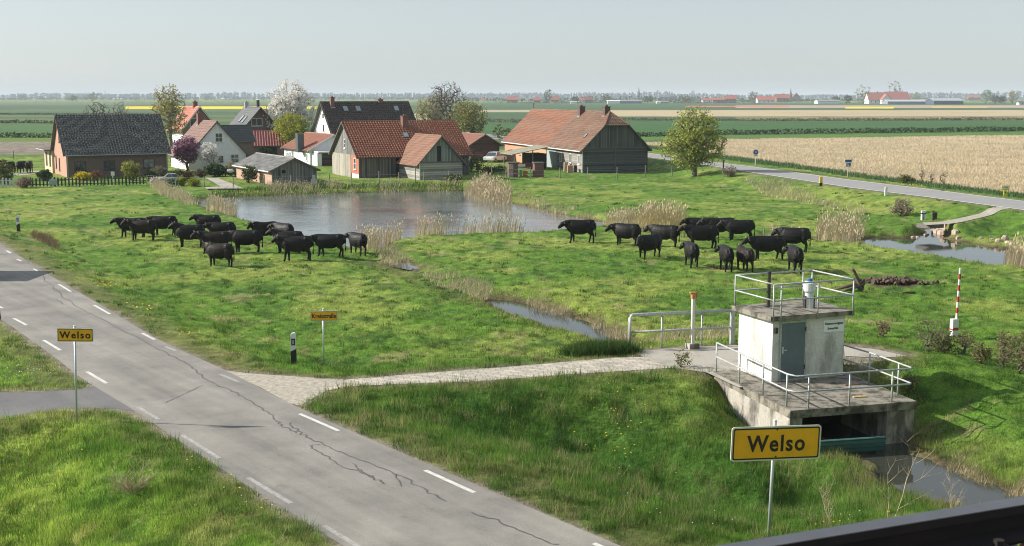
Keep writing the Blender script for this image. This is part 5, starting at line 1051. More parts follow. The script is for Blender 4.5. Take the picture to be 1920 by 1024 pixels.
# pump house
A_, C_r, B_l = wpt(1446, 717), wpt(1580, 703.5), wpt(1380, 693.5); v_ = C_r - A_; pang = math.atan2(v_.y, v_.x); pW = v_.length; pD = (B_l - A_).length
ph = empty('pump_house', A_, pang, label='small whitewashed concrete pump house with blue-grey door and railed flat roof', cat='pump house'); hh = zat(A_.x, A_.y, 601) - ZR; z0_ = ZD - ZR
b = MB(); b.b2((0, 0, -.3), (pW, pD, hh)); wl = b.build('wall', MW, ph)
b = MB(); b.b2((-.2, -.17, hh + .002), (pW + .24, pD + .15, hh + .155)); rs_ = b.build('roof', MSL, ph)
dl, dr_, dh = .36 * pW / 2.68 * .55, .0, 0
x0d, x1d = pW * .115, pW * .44; dtop = hh * .94
b = MB(); b.b2((x0d - .06, -.035, z0_), (x0d, .02, dtop + .06)); b.b2((x1d, -.035, z0_), (x1d + .06, .02, dtop + .06)); b.b2((x0d, -.035, dtop), (x1d, .02, dtop + .06)); b.b2((x0d, -.033, z0_), (x1d, .02, z0_ + .05)); df = b.build('door_frame', MRAIL, ph)
b = MB(); b.b2((x0d + .003, -.02, z0_ + .052), (x1d - .003, .01, dtop - .003)); dd = b.build('door', MDOOR, ph)
b = MB(); b.b2((x0d + .05, -.028, .9), (x0d + .09, -.0205, 1.12)); b.cyl((x0d + .07, -.02, 1.02), (x0d + .07, -.08, 1.02), .012, 6); b.cyl((x0d + .07, -.08, 1.02), (x0d + .19, -.08, 1.02), .013, 6); b.build('handle', MWHITE, dd)
b = MB()
for z in (.35, dtop - .3): b.cyl((x1d + .01, -.045, z), (x1d + .01, -.045, z + .14), .018, 6)
b.build('hinge', MDARKF, dd)
b = MB(); b.b2((.06, -.06, hh * .79), (.16, -.002, hh * .88)); b.build('light_switch_box', MDARKF, ph)
sx0, sx1, sz0, sz1 = pW * .70, pW * .985, hh * .74, hh * .935
b = MB(); b.b2((sx0, -.022, sz0), (sx1, -.002, sz1)); sg_ = b.build('name_plate', M('plate_white', (.86, .88, .88), .4, .06, 4), ph); MTXT = M('sign_black', (.015, .015, .015), .6, .1)
# the plate in the photo carries two lines of slanted, hardly legible lettering
cxs = (sx0 + sx1) / 2; text_mesh('lettering', 'Rukensmvmdgaem', .115, MTXT, sg_, (cxs, -.0245, sz0 + (sz1 - sz0) * .70), (math.pi / 2, 0, 0), .003, .82); text_mesh('lettering', 'Ereouncfhlet', .11, MTXT, sg_, (cxs - .04, -.0245, sz0 + (sz1 - sz0) * .29), (math.pi / 2, 0, 0), .003, .72)
zr_ = hh + .155; rh = 1.02; cr = [Vector((-.12, -.1, zr_)), Vector((pW + .16, -.1, zr_)), Vector((pW + .16, pD + .08, zr_)), Vector((-.12, pD + .08, zr_))]
posts_ = cr + [cr[0] + Vector((.28, .0, 0)), (cr[0] * .45 + cr[1] * .55), (cr[3] * .12 + cr[2] * .88)]
for p in posts_:
    lo_ = .18 if p.y < 0 else 0.02; tube_path([p - Vector((0, .08 if p.y < 0 else 0, lo_)), p + Vector((0, -.08 if p.y < 0 else 0, rh))], .026, 'rail_post', MRAIL, ph)
up = lambda p, z: p + Vector((0, -.08 if p.y < 0 else 0, z))
for z in (rh, rh * .5):
    for a, c in ((0, 1), (1, 2), (2, 3), (3, 0)): tube_path([up(cr[a], z + (.004 if a % 2 else 0)), up(cr[c], z + (.004 if a % 2 else 0))], .026, 'handrail', MRAIL, ph)
vp = empty('vent_pipe', (0, 0, 0), 0, label='white vent pipe with blue cap on the pump house roof', cat='vent pipe'); mw_ = Matrix.Translation(A_) @ Matrix.Rotation(pang, 4, 'Z'); vp.matrix_world = mw_ @ Matrix.Translation((pW * .70, pD * .42, zr_)); MVP = M('vent_white', (.60, .64, .65), .4, .12, 5)
b = MB(); b.cyl((0, 0, 0), (0, 0, .5), .15, 16); b.cyl((0, 0, .5), (0, 0, .56), .15, 16, r2=.2); b.cyl((0, 0, .56), (0, 0, .82), .2, 16); b.cyl((0, 0, .82), (0, 0, .88), .2, 16, r2=.13); b.build('pipe', MVP, vp, False, False)
b = MB(); b.cyl((0, 0, .88), (0, 0, .97), .09, 12); b.build('cap', M('cap_blue', (.05, .16, .34), .4, .1), vp); b = MB(); b.b2((-.19, -.06, .0), (-.15, .06, .4)); b.b2((.15, -.06, 0), (.19, .06, .4)); b.build('bracket', MDARKF, vp)
p_ = mw_ @ Vector((pW * .29, pD * .75, zr_)); b = MB(); b.cyl((0, 0, 0), (0, 0, 1.12), .06, 10); b.cyl((0, 0, 1.12), (0, 0, 1.18), .075, 10); o = b.build('chimney_pipe', MDARKF); o.location = p_; tag(o, 'black stub pipe standing on the pump house roof', 'pipe')
# weir board and litter
q1, q2 = wpt(1532, 838, -.45), wpt(1650, 830, -.45); b = MB(); d_ = q2 - q1
b.box((d_.length / 2, 0, -.05), (d_.length + .3, .1, .42)); o = b.build('weir_board', M_planks('teal_board', (.02, .07, .065), (.07, .19, .17), .12, False)); o.location = q1 + Vector((0, 0, .02)); o.rotation_euler = (.15, 0, math.atan2(d_.y, d_.x)); tag(o, 'peeling teal weir board hanging in front of the dark outflow', 'board')
for px, py, w_, l_, c_, lab, nm in ((1612, 745, .12, .42, (.50, .38, .18), 'pale yellow wood scrap lying on the concrete deck', 'wood_scrap'), (1596, 722, .1, .45, (.22, .11, .07), 'rusty brown strip lying on the deck behind the pale scrap', 'rusty_strip')):
    P = wpt(px, py, ZD); b = MB(); b.box((0, 0, .02), (l_, w_, .03), .2); b.box((.1, .04, .045), (l_ * .5, w_ * .6, .015), -.1); o = b.build(nm, M(nm, c_, .8, .3, 8)); o.location = P; tag(o, lab, 'debris')
# thick railing on the bridge side of the path
q1, q2 = wpt(1180, 655), wpt(1372, 645); d_ = q2 - q1; Lr = d_.length; br = empty('bridge_railing', q1, math.atan2(d_.y, d_.x), label='thick grey tubular railing beside the paved path left of the pump house', cat='railing'); rh_ = zat(q1.x, q1.y, 591) - ZR
tube_path([(0, 0, -.2), (0, 0, rh_ - .1), (.03, 0, rh_ - .03), (.1, 0, rh_), (Lr + .15, 0, rh_)], .062, 'top_rail', MRAIL, br, 10); tube_path([(.05, 0, rh_ * .5), (Lr + .2, 0, rh_ * .5)], .04, 'mid_rail', MRAIL, br)
for k in (.31, .70): tube_path([(Lr * k, 0, -.2), (Lr * k, 0, rh_ - .05)], .035, 'rail_post', MRAIL, br)
b = MB(); b.b2((Lr - .07, -.07, -.2), (Lr + .07, .07, rh_ + .03)); b.build('end_post', MRAIL, br)
P = wpt(1297, 652); gh_ = zat(P.x, P.y, 546) - ZR; o = empty('gauge_post', P - Vector((0, .15, 0)), .3, label='slim white post with rusty orange head in front of the bridge railing', cat='post')
b = MB(); b.box((0, 0, .1), (.38, .38, .2)); b.build('foot', MCR, o); b = MB(); b.box((0, 0, gh_ * .45 + .1), (.105, .105, gh_ * .9 - .2)); b.build('pole', M_conc('flaking_white_paint', (.6, .58, .52), (.2, .15, .1), .6, 2.5), o)
b = MB(); b.box((0, 0, gh_ * .93), (.15, .15, .2)); b.box((-.03, 0, gh_ * .985), (.22, .14, .04)); b.cyl((.12, 0, gh_ * .9), (.12, 0, gh_), .04, 6); b.build('head', M('rust_orange', (.42, .20, .06), .7, .5, 14), o)
# ================================================================ SIGNS AND ROAD FURNITURE
MYEL = M('sign_yellow', (.86, .42, .015), .42, .10, 2.5); MPOLE = M('steel_pole', (.46, .50, .53), .4, .15, 6, metal=.4); MSB = M('sign_back_edge', (.62, .60, .52), .4, .1)
def yellow_sign(foot, topy, x0, x1, y0, y1, text, lab, yaw, tsize, bold, sx=1.0, space=1.0, lean=0.0, dots=True, pr=.035):
    P = hz(*foot); s = (P - cam.location).length / FPX; w = (x1 - x0) * s / math.cos(yaw); h_ = (y1 - y0) * s
    o = empty('town_sign', P, yaw, label=lab, cat='road sign'); o.rotation_euler = (0, lean, yaw); zb_, zt2 = zat(P.x, P.y, y1) - P.z, zat(P.x, P.y, y0) - P.z; zc = (zb_ + zt2) / 2; h_ = zt2 - zb_; cx = ((x0 + x1) / 2 - foot[0]) * s - math.tan(lean) * zc
    tp_ = zat(P.x, P.y, topy) - P.z; b = MB(); b.cyl((0, 0, -.3), (0, 0, tp_), pr, 12); pl = b.build('pole', MPOLE, o, True, False); b = MB(); b.cyl((0, 0, tp_ + .001), (0, 0, tp_ + .03), pr * 1.15, 12); b.build('pole_cap', MWHITE, pl)
    b = MB()
    def rr(w, h, y, r):
        pts = []
        for cx_, cz_, a0 in ((w / 2 - r, h / 2 - r, 0), (-w / 2 + r, h / 2 - r, 90), (-w / 2 + r, -h / 2 + r, 180), (w / 2 - r, -h / 2 + r, 270)):
            for k in range(5): a = R(a0 + k * 22.5); pts.append((cx + cx_ + r * math.cos(a), y, zc + cz_ + r * math.sin(a)))
        return pts
    def plate(b, w, h, y0_, y1_, r, m=0):
        p, q = rr(w, h, y0_, r), rr(w, h, y1_, r); n = len(p); b.add(p + q, [tuple(range(n)), tuple(range(2 * n - 1, n - 1, -1))] + [(i, n + i, n + (i + 1) % n, (i + 1) % n)[::-1] for i in range(n)], m)
    e = h_ * .045; plate(b, w, h_, -pr - .03, -pr - .004, h_ * .09); pt = b.build('panel', MSB, o)
    b = MB(); plate(b, w - 2 * e, h_ - 2 * e, -pr - .0325, -pr - .031, h_ * .06); b.build('border', MTXT, pt); b = MB(); plate(b, w - 3.9 * e, h_ - 3.9 * e, -pr - .0345, -pr - .033, h_ * .04); b.build('face', MYEL, pt)
    text_mesh('lettering', text, h_ * tsize, MTXT, pt, (cx, -pr - .038, zc - .02 * h_), (math.pi / 2, 0, 0), bold * h_, sx, space)
    if dots:
        for z in (zc + h_ / 2 - 2.2 * e, zc - h_ / 2 + 2.6 * e): b = MB(); b.disc((cx, -pr - .036, z), h_ * .025, (0, 1, 0), 10, .006); b.build('rivet', MTXT, pt)
    return o
yellow_sign((1441, 1006), 790, 1365, 1531, 798, 862, 'Welso', 'large yellow town sign reading Welso on a grey pole, nearest the camera at bottom right', R(12), .66, .016, .90, 1.14, R(1.6))
yellow_sign((144, 795), 612, 120, 180, 615, 640, 'Welso', 'small yellow town sign reading Welso on a thin pole at the left junction', R(6), .72, .018, .98, 1.22, R(1.6), False, .03)
yellow_sign((607, 684), 580, 585, 634, 583, 601, 'Kreisstraße', 'yellow street name sign on a thin pole beside the black-and-white marker post', R(8), .66, .012, .80, 1.0, R(.8), False, .028)
def delineator(foot, topy, lab, col=MWHITE, wpx=10, refl=True, blackfrac=.48, yaw=0.0, name='marker_post'):
    P = hz(*foot); s = P.y / FPX; h_ = zat(P.x, P.y, topy) - P.z; w = wpx * s; o = empty(name, P, yaw, label=lab, cat='marker post'); zb_ = h_ * blackfrac; d = w * .75
    b = MB(); b.add([(-w / 2, -d / 2, -.1), (w / 2, -d / 2, -.1), (w / 2, d / 2, -.1), (-w / 2, d / 2, -.1), (-w / 2, -d / 2, zb_ - .08 * h_), (w / 2, -d / 2, zb_), (w / 2, d / 2, zb_), (-w / 2, d / 2, zb_ - .08 * h_)], [(3, 2, 1, 0), (4, 5, 6, 7), (0, 1, 5, 4), (1, 2, 6, 5), (2, 3, 7, 6), (3, 0, 4, 7)])
    b.build('base', MTXT, o)
    b = MB(); z0 = zb_ - .08 * h_; pts = [(-w / 2, z0), (w / 2, zb_), (w / 2, h_ * .95), (w * .3, h_), (-w * .25, h_ * .99), (-w / 2, h_ * .93)]; n = len(pts); vs = [(x, -d / 2 + .001, z) for x, z in pts] + [(x, d / 2 - .001, z) for x, z in pts]; b.add(vs, [tuple(range(n)), tuple(range(2 * n - 1, n - 1, -1))] + [(i, n + i, n + (i + 1) % n, (i + 1) % n)[::-1] for i in range(n)]); tpp = b.build('top', col, o)
    if refl:
        b = MB(); b.b2((-w * .34, -d / 2 - .012, h_ * .60), (w * .34, -d / 2 - .002, h_ * .82)); rf_ = b.build('reflector_band', MTXT, o); b = MB(); b.b2((-w * .13, -d / 2 - .02, h_ * .64), (w * .13, -d / 2 - .0125, h_ * .78)); b.build('reflector', MRAIL, rf_)
    return o
delineator((551, 681), 624, 'black-and-white roadside marker post beside the thin-poled street sign', yaw=.1, wpx=10.5); delineator((35, 434), 403, 'black-and-white marker post at the bend of the near road, far left', wpx=5.5)
delineator((1539, 349), 331, 'yellow and black marker post by the country road', M('marker_yellow', (.7, .48, .02), .5, .1), 5, False, .4); delineator((1661, 367), 350.5, 'short plain white marker post by the country road', MWHITE, 4.5, False, .05)
P = hz(1356, 327); b = MB(); b.cyl((0, 0, -.2), (0, 0, zat(P.x, P.y, 303) - P.z), .09, 8); b.cyl((0, 0, zat(P.x, P.y, 303) - P.z), (0, 0, zat(P.x, P.y, 300) - P.z), .13, 8); o = b.build('gate_post', MDARKF); o.location = P; tag(o, 'black post right of the big green tree at the road verge', 'post')
# blue round sign, blue/white 19 board, yellow marker sign
MBLUE = M('sign_blue', (.015, .07, .30), .4, .1)
P = hz(1416, 311); s = P.y / FPX; o = empty('round_sign', P, 0, label='blue round traffic sign on a white pole before the straw field', cat='road sign'); b = MB(); b.cyl((0, 0, -.2), (0, 0, 30 * s), .05, 8); b.build('pole', MWHITE, o)
zc = 25.5 * s; b = MB(); b.disc((.0, -.09, zc), 5.2 * s, (0, 1, 0), 24, .03); b.build('rim', MWHITE, o); b = MB(); b.disc((0, -.115, zc), 4.5 * s, (0, 1, 0), 24, .015); f_ = b.build('face', MBLUE, o)
b = MB(); b.loft([(-1.6 * s, -.13, zc - 1.2 * s), (-.9 * s, -.13, zc + 1.0 * s), (0, -.13, zc + .4 * s)], [.05, .05, .05], 6); b.loft([(.2 * s, -.13, zc - 1.2 * s), (.9 * s, -.13, zc + 1.3 * s), (1.5 * s, -.13, zc - .8 * s)], [.05] * 3, 6); b.build('symbol', MWHITE, f_)
b = MB(); b.b2((-2.8 * s, -.1, 17.6 * s), (2.8 * s, -.06, 20 * s)); b.build('supplementary_plate', MGREYM, o)
P = hz(1589, 332.5); s = P.y / FPX; o = empty('direction_sign', P, R(6), label='blue bar over white board reading 19 on a thin pole before the straw field', cat='road sign'); b = MB(); b.cyl((0, 0, -.2), (0, 0, 33 * s), .05, 8); b.build('pole', M('pinkish_pole', (.5, .42, .38), .6, .1), o)
b = MB(); b.b2((-7 * s, -.1, 28 * s), (7 * s, -.06, 33.5 * s)); bp = b.build('name_panel', MWHITE, o); b = MB(); b.b2((-6.2 * s, -.115, 28.8 * s), (6.2 * s, -.102, 32.6 * s)); b.build('blue_face', MBLUE, bp)
b = MB(); b.b2((-5.5 * s, -.1, 18.5 * s), (5.5 * s, -.06, 27.9 * s)); wp_ = b.build('number_panel', M('panel_offwhite', (.66, .66, .62), .5, .08), o); text_mesh('lettering', '19', 8.6 * s, MTXT, wp_, (0, -.105, 23.1 * s), (math.pi / 2, 0, 0), .02, 1.15)
P = hz(1884, 369); s = P.y / FPX; o = empty('marker_sign', P, R(-4), label='small yellow framed sign on a yellow post at the far right road verge', cat='road sign'); MY2 = M('marker_yellow2', (.72, .58, .02), .5, .1)
b = MB(); b.b2((-3.2 * s, -.08, 3 * s), (3.2 * s, .02, 12 * s)); b.b2((-3 * s, -.05, -.3), (-1.4 * s, .0, 3 * s)); b.b2((1.2 * s, -.05, -.3), (2.6 * s, .0, 3 * s)); b.build('post', MY2, o); b = MB(); b.disc((.2 * s, -.1, 7.5 * s), 1.1 * s, (0, 1, 0), 10, .02); b.build('hole', MTXT, o)
b = MB(); b.b2((-7 * s, -.1, 12.5 * s), (7 * s, -.04, 21 * s)); q_ = b.build('panel', M('marker_amber', (.70, .46, .06), .5, .1), o); b = MB(); b.b2((-5.5 * s, -.115, 14.2 * s), (5.2 * s, -.102, 19.5 * s)); b.build('face', MWHITE, q_)
b = MB()
for k in range(4): b.b2(((-3.6 + k * 2) * s, -.12, 16 * s), ((-2.6 + k * 2) * s, -.116, 18.6 * s))
b.build('lettering', MTXT, q_)
for px, py, ty, lab, c_ in ((1731, 412, 395, 'small white marker stone with dark stripes by the field path bridge', MWHITE), (1752, 412, 398, 'short dark stump post right of the striped white marker', MDARKF)):
    P = hz(px, py); s = P.y / FPX; o = empty('marker_stone', P, 0, label=lab, cat='post'); b = MB(); b.b2((-.16, -.12, -.1), (.16, .12, (py - ty) * s)); b.build('body', c_, o)
    b = MB(); b.b2((-.17, -.125, (py - ty) * s * .62), (.17, .125, (py - ty) * s * .74)); b.b2((-.03, -.13, 0), (.03, -.121, (py - ty) * s * .6)); b.build('band', MTXT, o)
# red and white pole with its cabinet
P = hz(1788, 634); s = P.y / FPX; o = empty('striped_pole', P, R(15), label='tall red-and-white striped pole with a white cabinet at its foot in the meadow', cat='barrier pole'); zt3 = zat(P.x, P.y, 503) - P.z; zb3 = zat(P.x, P.y, 598) - P.z; MRED = M('signal_red', (.42, .035, .03), .5, .15)
b = MB(); b.b2((-.13, -.1, .0), (.13, .1, zb3)); b.build('cabinet', M_conc('cabinet_white', (.7, .69, .66), (.3, .25, .2), .3, 2), o); b = MB(); b.b2((-.135, -.106, zb3 * .42), (.135, .106, zb3 * .5)); b.b2((-.1, -.107, zb3 * .5), (.12, .107, zb3 * .56)); b.build('red_band', MRED, o); b = MB(); b.box((.05, 0, .04), (.4, .34, .12)); b.build('foot', MTXT, o)
n_ = 9
for k in range(n_):
    a, c = zb3 + (zt3 - zb3) * k / n_, zb3 + (zt3 - zb3) * (k + 1) / n_; b = MB(); f = lambda z: .06 + .05 * (z - zb3) / (zt3 - zb3); b.cyl((f(a) + .03, 0, a), (f(c) + .03, 0, c - .001), .047, 10); b.build('pole_segment', MRED if k % 2 else MWHITE, o)
# stump, soil heap, branches
P = hz(1600, 545); s = P.y / FPX; MROT = M('rotten_wood', (.10, .075, .055), .9, .4, 7); b = MB(); b.loft([(.35, 0, -.05), (.3, .05, .3), (.15, .02, .65), (.0, 0, .95), (-.12, 0, 1.05)], [.14, .11, .08, .07, .09], 8); b.loft([(.45, .1, 0), (.5, 0, .35), (.52, 0, .55)], [.07, .06, .05], 7); b.loft([(-.9, .1, .02), (-.3, 0, .2), (.3, .1, .25)], [.05, .09, .12], 7); b.loft([(-.6, -.3, .0), (-.1, -.2, .15), (.3, .0, .2)], [.05, .07, .07], 6); o = b.build('tree_stump', MROT, None, True, False); o.location = P; tag(o, 'gnarled broken tree stump leaning beside the bare soil heap', 'stump')
rs = np.random.RandomState(5); b = MB()
P = hz(1672, 531)
for k in range(110):
    x, y = rs.randn() * 1.0, rs.randn() * .35; r = .05 + rs.rand() * .13; b.box((x, y, r * .3 + .12 * math.exp(-(x * x) / 1.5)), (r * 2, r * 1.6, r * 1.3), rs.rand() * 3, 0, .6, rs.rand(), rs.rand())
o = b.build('soil_heap', M('turned_soil', (.085, .055, .038), .95, .45, 9, bump=.6), None, False, False); o.location = P; tag(o, kind='stuff')
for px, py, l_, a, lab in ((1700, 552, .9, .2, 'grey branch lying in the grass below the soil heap'), (1722, 529, .5, 2.4, 'short log stub at the right end of the soil heap')):
    P = hz(px, py); b = MB(); b.loft([(-l_ / 2, 0, .05), (0, .05, .09), (l_ / 2, 0, .07)], [.03, .06, .05], 7); o = b.build('branch', MROT, None, True, False); o.location = P; o.rotation_euler = (0, 0, a); tag(o, lab, 'branch')
# stones by the little field bridge, and the bridge itself
P = wpt(1748, 421.5, .60); b = MB(); b.b2((-.25, -.05, -.28), (1.1, 1.2, .0)); o = b.build('culvert_slab', M_conc('culvert_concrete', (.16, .15, .14), (.04, .04, .03), .8, 1, False)); o.location = (P.x, P.y, .61); o.rotation_euler = (0, 0, .5); tag(o, 'dark concrete slab bridge carrying the field path over the far pond outlet', 'bridge')
rs = np.random.RandomState(8); MST = M('rubble_stone', (.42, .33, .26), .85, .35, 5, bump=.4)
for k, (px, py, r) in enumerate([(1757, 427, .42), (1763, 432, .38), (1770, 428, .34), (1756, 437, .36), (1765, 440, .4), (1772, 436, .3), (1791, 440, .36), (1798, 444, .26), (1751, 432, .26), (1884, 450, .36), (1890, 456, .28), (1872, 452, .2), (1860, 450, .2), (1898, 460, .24), (1720, 446, .26), (1712, 446, .22), (1738, 441, .2), (1735, 447, .2), (1912, 462, .25), (1840, 447, .18)]):
    P = hz(px, py); b = MB(); n = 7; pts = [(r * (.8 + .4 * rs.rand()) * math.cos(2 * math.pi * i / n), r * .7 * (.8 + .4 * rs.rand()) * math.sin(2 * math.pi * i / n)) for i in range(n)]; h_ = r * (.5 + .4 * rs.rand()); b.add([(x, y, -.15) for x, y in pts] + [(x * .95, y * .95, h_ * .6) for x, y in pts] + [(x * .5, y * .5, h_) for x, y in pts], [(i, (i + 1) % n, n + (i + 1) % n, n + i) for i in range(n)] + [(n + i, n + (i + 1) % n, 2 * n + (i + 1) % n, 2 * n + i) for i in range(n)] + [tuple(range(2 * n, 3 * n))])
    o = b.build('rubble_stone', MST, None, False, False); o.location = (P.x, P.y, P.z); o.rotation_euler = (0, 0, rs.rand() * 3); tag(o, 'pale rubble stone on the far pond bank' + (', in the heap under the slab bridge' if k < 9 else ', further along the waterline'), 'stone', 'rubble stones ' + ('in the heap under the slab bridge' if k < 9 else 'along the far pond waterline'))
# ================================================================ FENCES, CARTS, CARS
def fpost(px, yt, yb, lab, mat=pgrey, r=.06, grp='wire fence posts between village and pond', name='fence_post'):
    P = hz(px, yb); b = MB(); h_ = zat(P.x, P.y, yt) - P.z; b.loft([(0, 0, -.2), (0, 0, h_ * .97), (0, 0, h_)], [r, r * .9, r * .5], 7); o = b.build(name, mat, None, False, False); o.location = P; return tag(o, lab, 'fence post', grp)
MPOST = M('post_wood', (.22, .20, .175), .85, .3, 6)
fp = [(275.5, 331, 347, 'pale square post ending the picket fence at its right'), (330, 332, 352, 'thin post in front of the small parked car'), (383, 331, 351, 'post at the left end of the driveway'), (437.5, 333, 353, 'thin post in front of the driveway lawn'), (496, 328, 348.5, 'post before the left corner of the corrugated shed'), (546, 328, 350, 'post before the middle of the corrugated shed front'), (618, 325, 349, 'post on the lawn left of the orange-roofed farmhouse'), (659.5, 324, 347.5, 'post before the brick corner of the orange-roofed farmhouse'),
 (711, 321, 345, 'post before the dark planks of the orange-roofed farmhouse'), (748, 323, 345.5, 'post before the dark doorway of the orange-roofed farmhouse'), (779, 310, 343, 'post before the left wall of the whitewashed barn'), (795, 321, 341, 'post before the front of the whitewashed barn'), (842, 320, 342, 'post before the right end of the whitewashed barn'), (922, 304, 331, 'post left of the brick pillars by the reeds'), (949, 318, 333, 'short post just left of the notice-board pillar'), (994.5, 313, 336.5, 'post between the two brick pillars'), (1050, 314, 335.5, 'post on the grass before the windows of the long barn'), (1102, 314, 336.5, 'post before the corner of the long barn'),
 (1157, 313, 337, 'post before the middle of the dark barn gable'), (1210, 310, 332, 'post at the right corner of the dark barn gable'), (1228.6, 300, 322, 'first post right of the barn gable'), (1244, 302, 320, 'second post right of the barn gable'), (1260, 314, 329, 'post closest to the trunk of the big green tree')]
pp = [fpost(a, b_, c_, l_, MPOST) for a, b_, c_, l_ in fp]
wl_ = MB()
for a, c in zip(pp[:-1], pp[1:]):
    if (a.location - c.location).length > 9: continue
    wl_ = MB()
    for z in (.55, 1.05): wl_.cyl(a.location + Vector((0, -.05, z)), c.location + Vector((0, -.05, z)), .006, 4)
    o = wl_.build('fence_wire', MGREYM, None, False, False); tag(o, 'wires right of ' + a['label'], 'fence wire')
for px, yt, yb, lab in ((26, 283, 300, 'thin dark pole behind the grazing cow at far left'), (1205, 420, 434, 'lone stake left of the pale reed clump'), (1432, 428, 446, 'thin stake at the narrow water by the right herd'), (1503, 430, 446, 'thin stake near the far pond left end')): fpost(px, yt, yb, lab, MDARKF if px < 30 else MPOST, .05, None, 'stake')
def picket(p0, p1, hgt, mat, lab, step=.36):
    a, c = hz(*p0), hz(*p1); d = c - a; d.z = 0; L = d.length; o = empty('picket_fence', a, math.atan2(d.y, d.x), label=lab, cat='fence'); n = int(L / step); b = MB()
    for i in range(n):
        x = (i + .5) * step; hj = hgt * (1 + .05 * math.sin(i * 12.9)); b.add([(x - .08, -.015, .05), (x + .08, -.015, .05), (x + .08, -.015, hj - .08), (x, -.015, hj), (x - .08, -.015, hj - .08), (x - .08, .015, .05), (x + .08, .015, .05), (x + .08, .015, hj - .08), (x, .015, hj), (x - .08, .015, hj - .08)], [(0, 1, 2, 3, 4), (9, 8, 7, 6, 5), (0, 5, 6, 1), (1, 6, 7, 2), (2, 7, 8, 3), (3, 8, 9, 4), (4, 9, 5, 0)])
    b.build('pickets', mat, o)
    for z in (.25, hgt * .75): b = MB(); b.b2((0, .018, z - .035), (L, .05, z + .035)); b.build('cross_rail', mat, o)
    for i in range(int(L / 2.4) + 1): b = MB(); b.b2((i * 2.4 - .05, .053, -.2), (i * 2.4 + .05, .15, hgt + .08)); b.build('post', mat, o)
    return o
MPK = M('picket_dark', (.05, .052, .042), .85, .3, 6); picket((58, 351), (275, 348), .95, MPK, 'long dark weathered picket fence in front of the brick house'); picket((-40, 353), (44, 351), 1.0, M('picket_white', (.62, .62, .60), .7, .15, 6), 'short white picket fence at the left edge of the view')
P = hz(101, 350.5); b = MB(); b.box((0, -.12, .5), (.85, .1, .6), 0, 0, .92); o = b.build('enamel_tub', M('tub_blue', (.30, .38, .42), .5, .3, 5)); o.location = P; tag(o, 'pale blue board with blurred pattern hanging on the dark picket fence', 'board')
P = hz(212, 342); b = MB(); b.b2((-.2, -.02, .75), (.2, .02, 1.2)); b.cyl((0, .03, 0), (0, .03, 1.0), .03, 6); o = b.build('garden_sign', MWHITE); o.location = P; tag(o, 'small white board on a stake behind the picket fence', 'sign')
a, c = hz(365, 348), hz(383, 350); d = c - a; o = empty('mesh_panel', a, math.atan2(d.y, d.x), label='green wire mesh panel between flower bed and driveway post', cat='fence'); b = MB(); Lm = d.length
for i in range(10): b.cyl((Lm * i / 9, 0, 0), (Lm * i / 9, 0, 1.0), .012, 4)
for i in range(7): b.cyl((0, 0, .05 + i * .155), (Lm, 0, .05 + i * .155), .01, 4)
b.build('mesh', M('mesh_green', (.12, .22, .16), .6, .1), o); b = MB(); b.cyl((0, 0, 0), (0, 0, 1.1), .03, 6); b.build('post', M('mesh_green', (0, 0, 0)), o)
def car(P, yaw, col, lab, sc=1.0):
    o = empty('parked_car', P, yaw, label=lab, cat='car'); o.scale = (sc,) * 3; mb_ = M('car_paint_%d' % (col[0] * 100), col, .25, .04, 2, spec=.8); MT = M('tyre', (.02, .02, .02), .8, .1)
    prof = [(-2.0, .35), (-2.05, .62), (-1.95, .82), (-1.2, .92), (.9, .92), (1.85, .86), (2.05, .62), (2.0, .32)]; n = len(prof); b = MB(); vs = [(x, y * (.84 if z > .85 else .86), z) for y in (-1, 1) for x, z in prof]; b.add(vs, [tuple(range(n)), tuple(range(2 * n - 1, n - 1, -1))] + [(i, n + i, n + (i + 1) % n, (i + 1) % n)[::-1] for i in range(n)]); b.build('body', mb_, o)
    cab = [(-1.15, .92), (-.62, 1.42), (.85, 1.44), (1.6, .92)]; b = MB(); n = 4; vs = [(x, y * (.80 if z < 1 else .64), z) for y in (-1, 1) for x, z in cab]; b.add(vs, [(0, 1, 2, 3)[::-1], (4, 5, 6, 7), (0, 4, 5, 1)[::-1], (2, 6, 7, 3)[::-1]]); b.build('windows', MGLASS, o)
    b = MB(); b.add([(-.64, -.65, 1.435), (.87, -.65, 1.455), (.87, .65, 1.455), (-.64, .65, 1.435), (-.6, -.6, 1.49), (.82, -.6, 1.5), (.82, .6, 1.5), (-.6, .6, 1.49)], [(3, 2, 1, 0), (4, 5, 6, 7), (0, 1, 5, 4), (1, 2, 6, 5), (2, 3, 7, 6), (3, 0, 4, 7)]); b.build('roof', mb_, o)
    for sy in (-1, 1):
        for p_, q_ in (((-1.15, .80, .92), (-.62, .65, 1.43)), ((.1, .81, .92), (.1, .65, 1.44)), ((1.6, .80, .92), (.85, .65, 1.44))): b = MB(); b.cyl((p_[0], p_[1] * sy, p_[2]), (q_[0], q_[1] * sy, q_[2]), .04, 5); b.build('window_pillar', mb_, o)
        b = MB(); b.box((-2.03, .6 * sy, .7), (.06, .32, .14)); b.build('headlight', MWHITE, o)
    for x in (-1.3, 1.3):
        for sy in (-1, 1): b = MB(); b.cyl((x, .68 * sy, .32), (x, .88 * sy, .32), .32, 16); w_ = b.build('wheel', MT, o); b = MB(); b.cyl((x, .885 * sy, .32), (x, .90 * sy, .32), .19, 12); b.build('rim', MGREYM, w_)
    return o
P = hz(928, 304); car(P, R(62), (.62, .64, .66), 'white car parked in front of the long barn, half hidden by bushes')
P = hz(321, 341); car(P, R(20), (.45, .48, .50), 'small silver vehicle with dark windscreen behind the flower bed', .62)
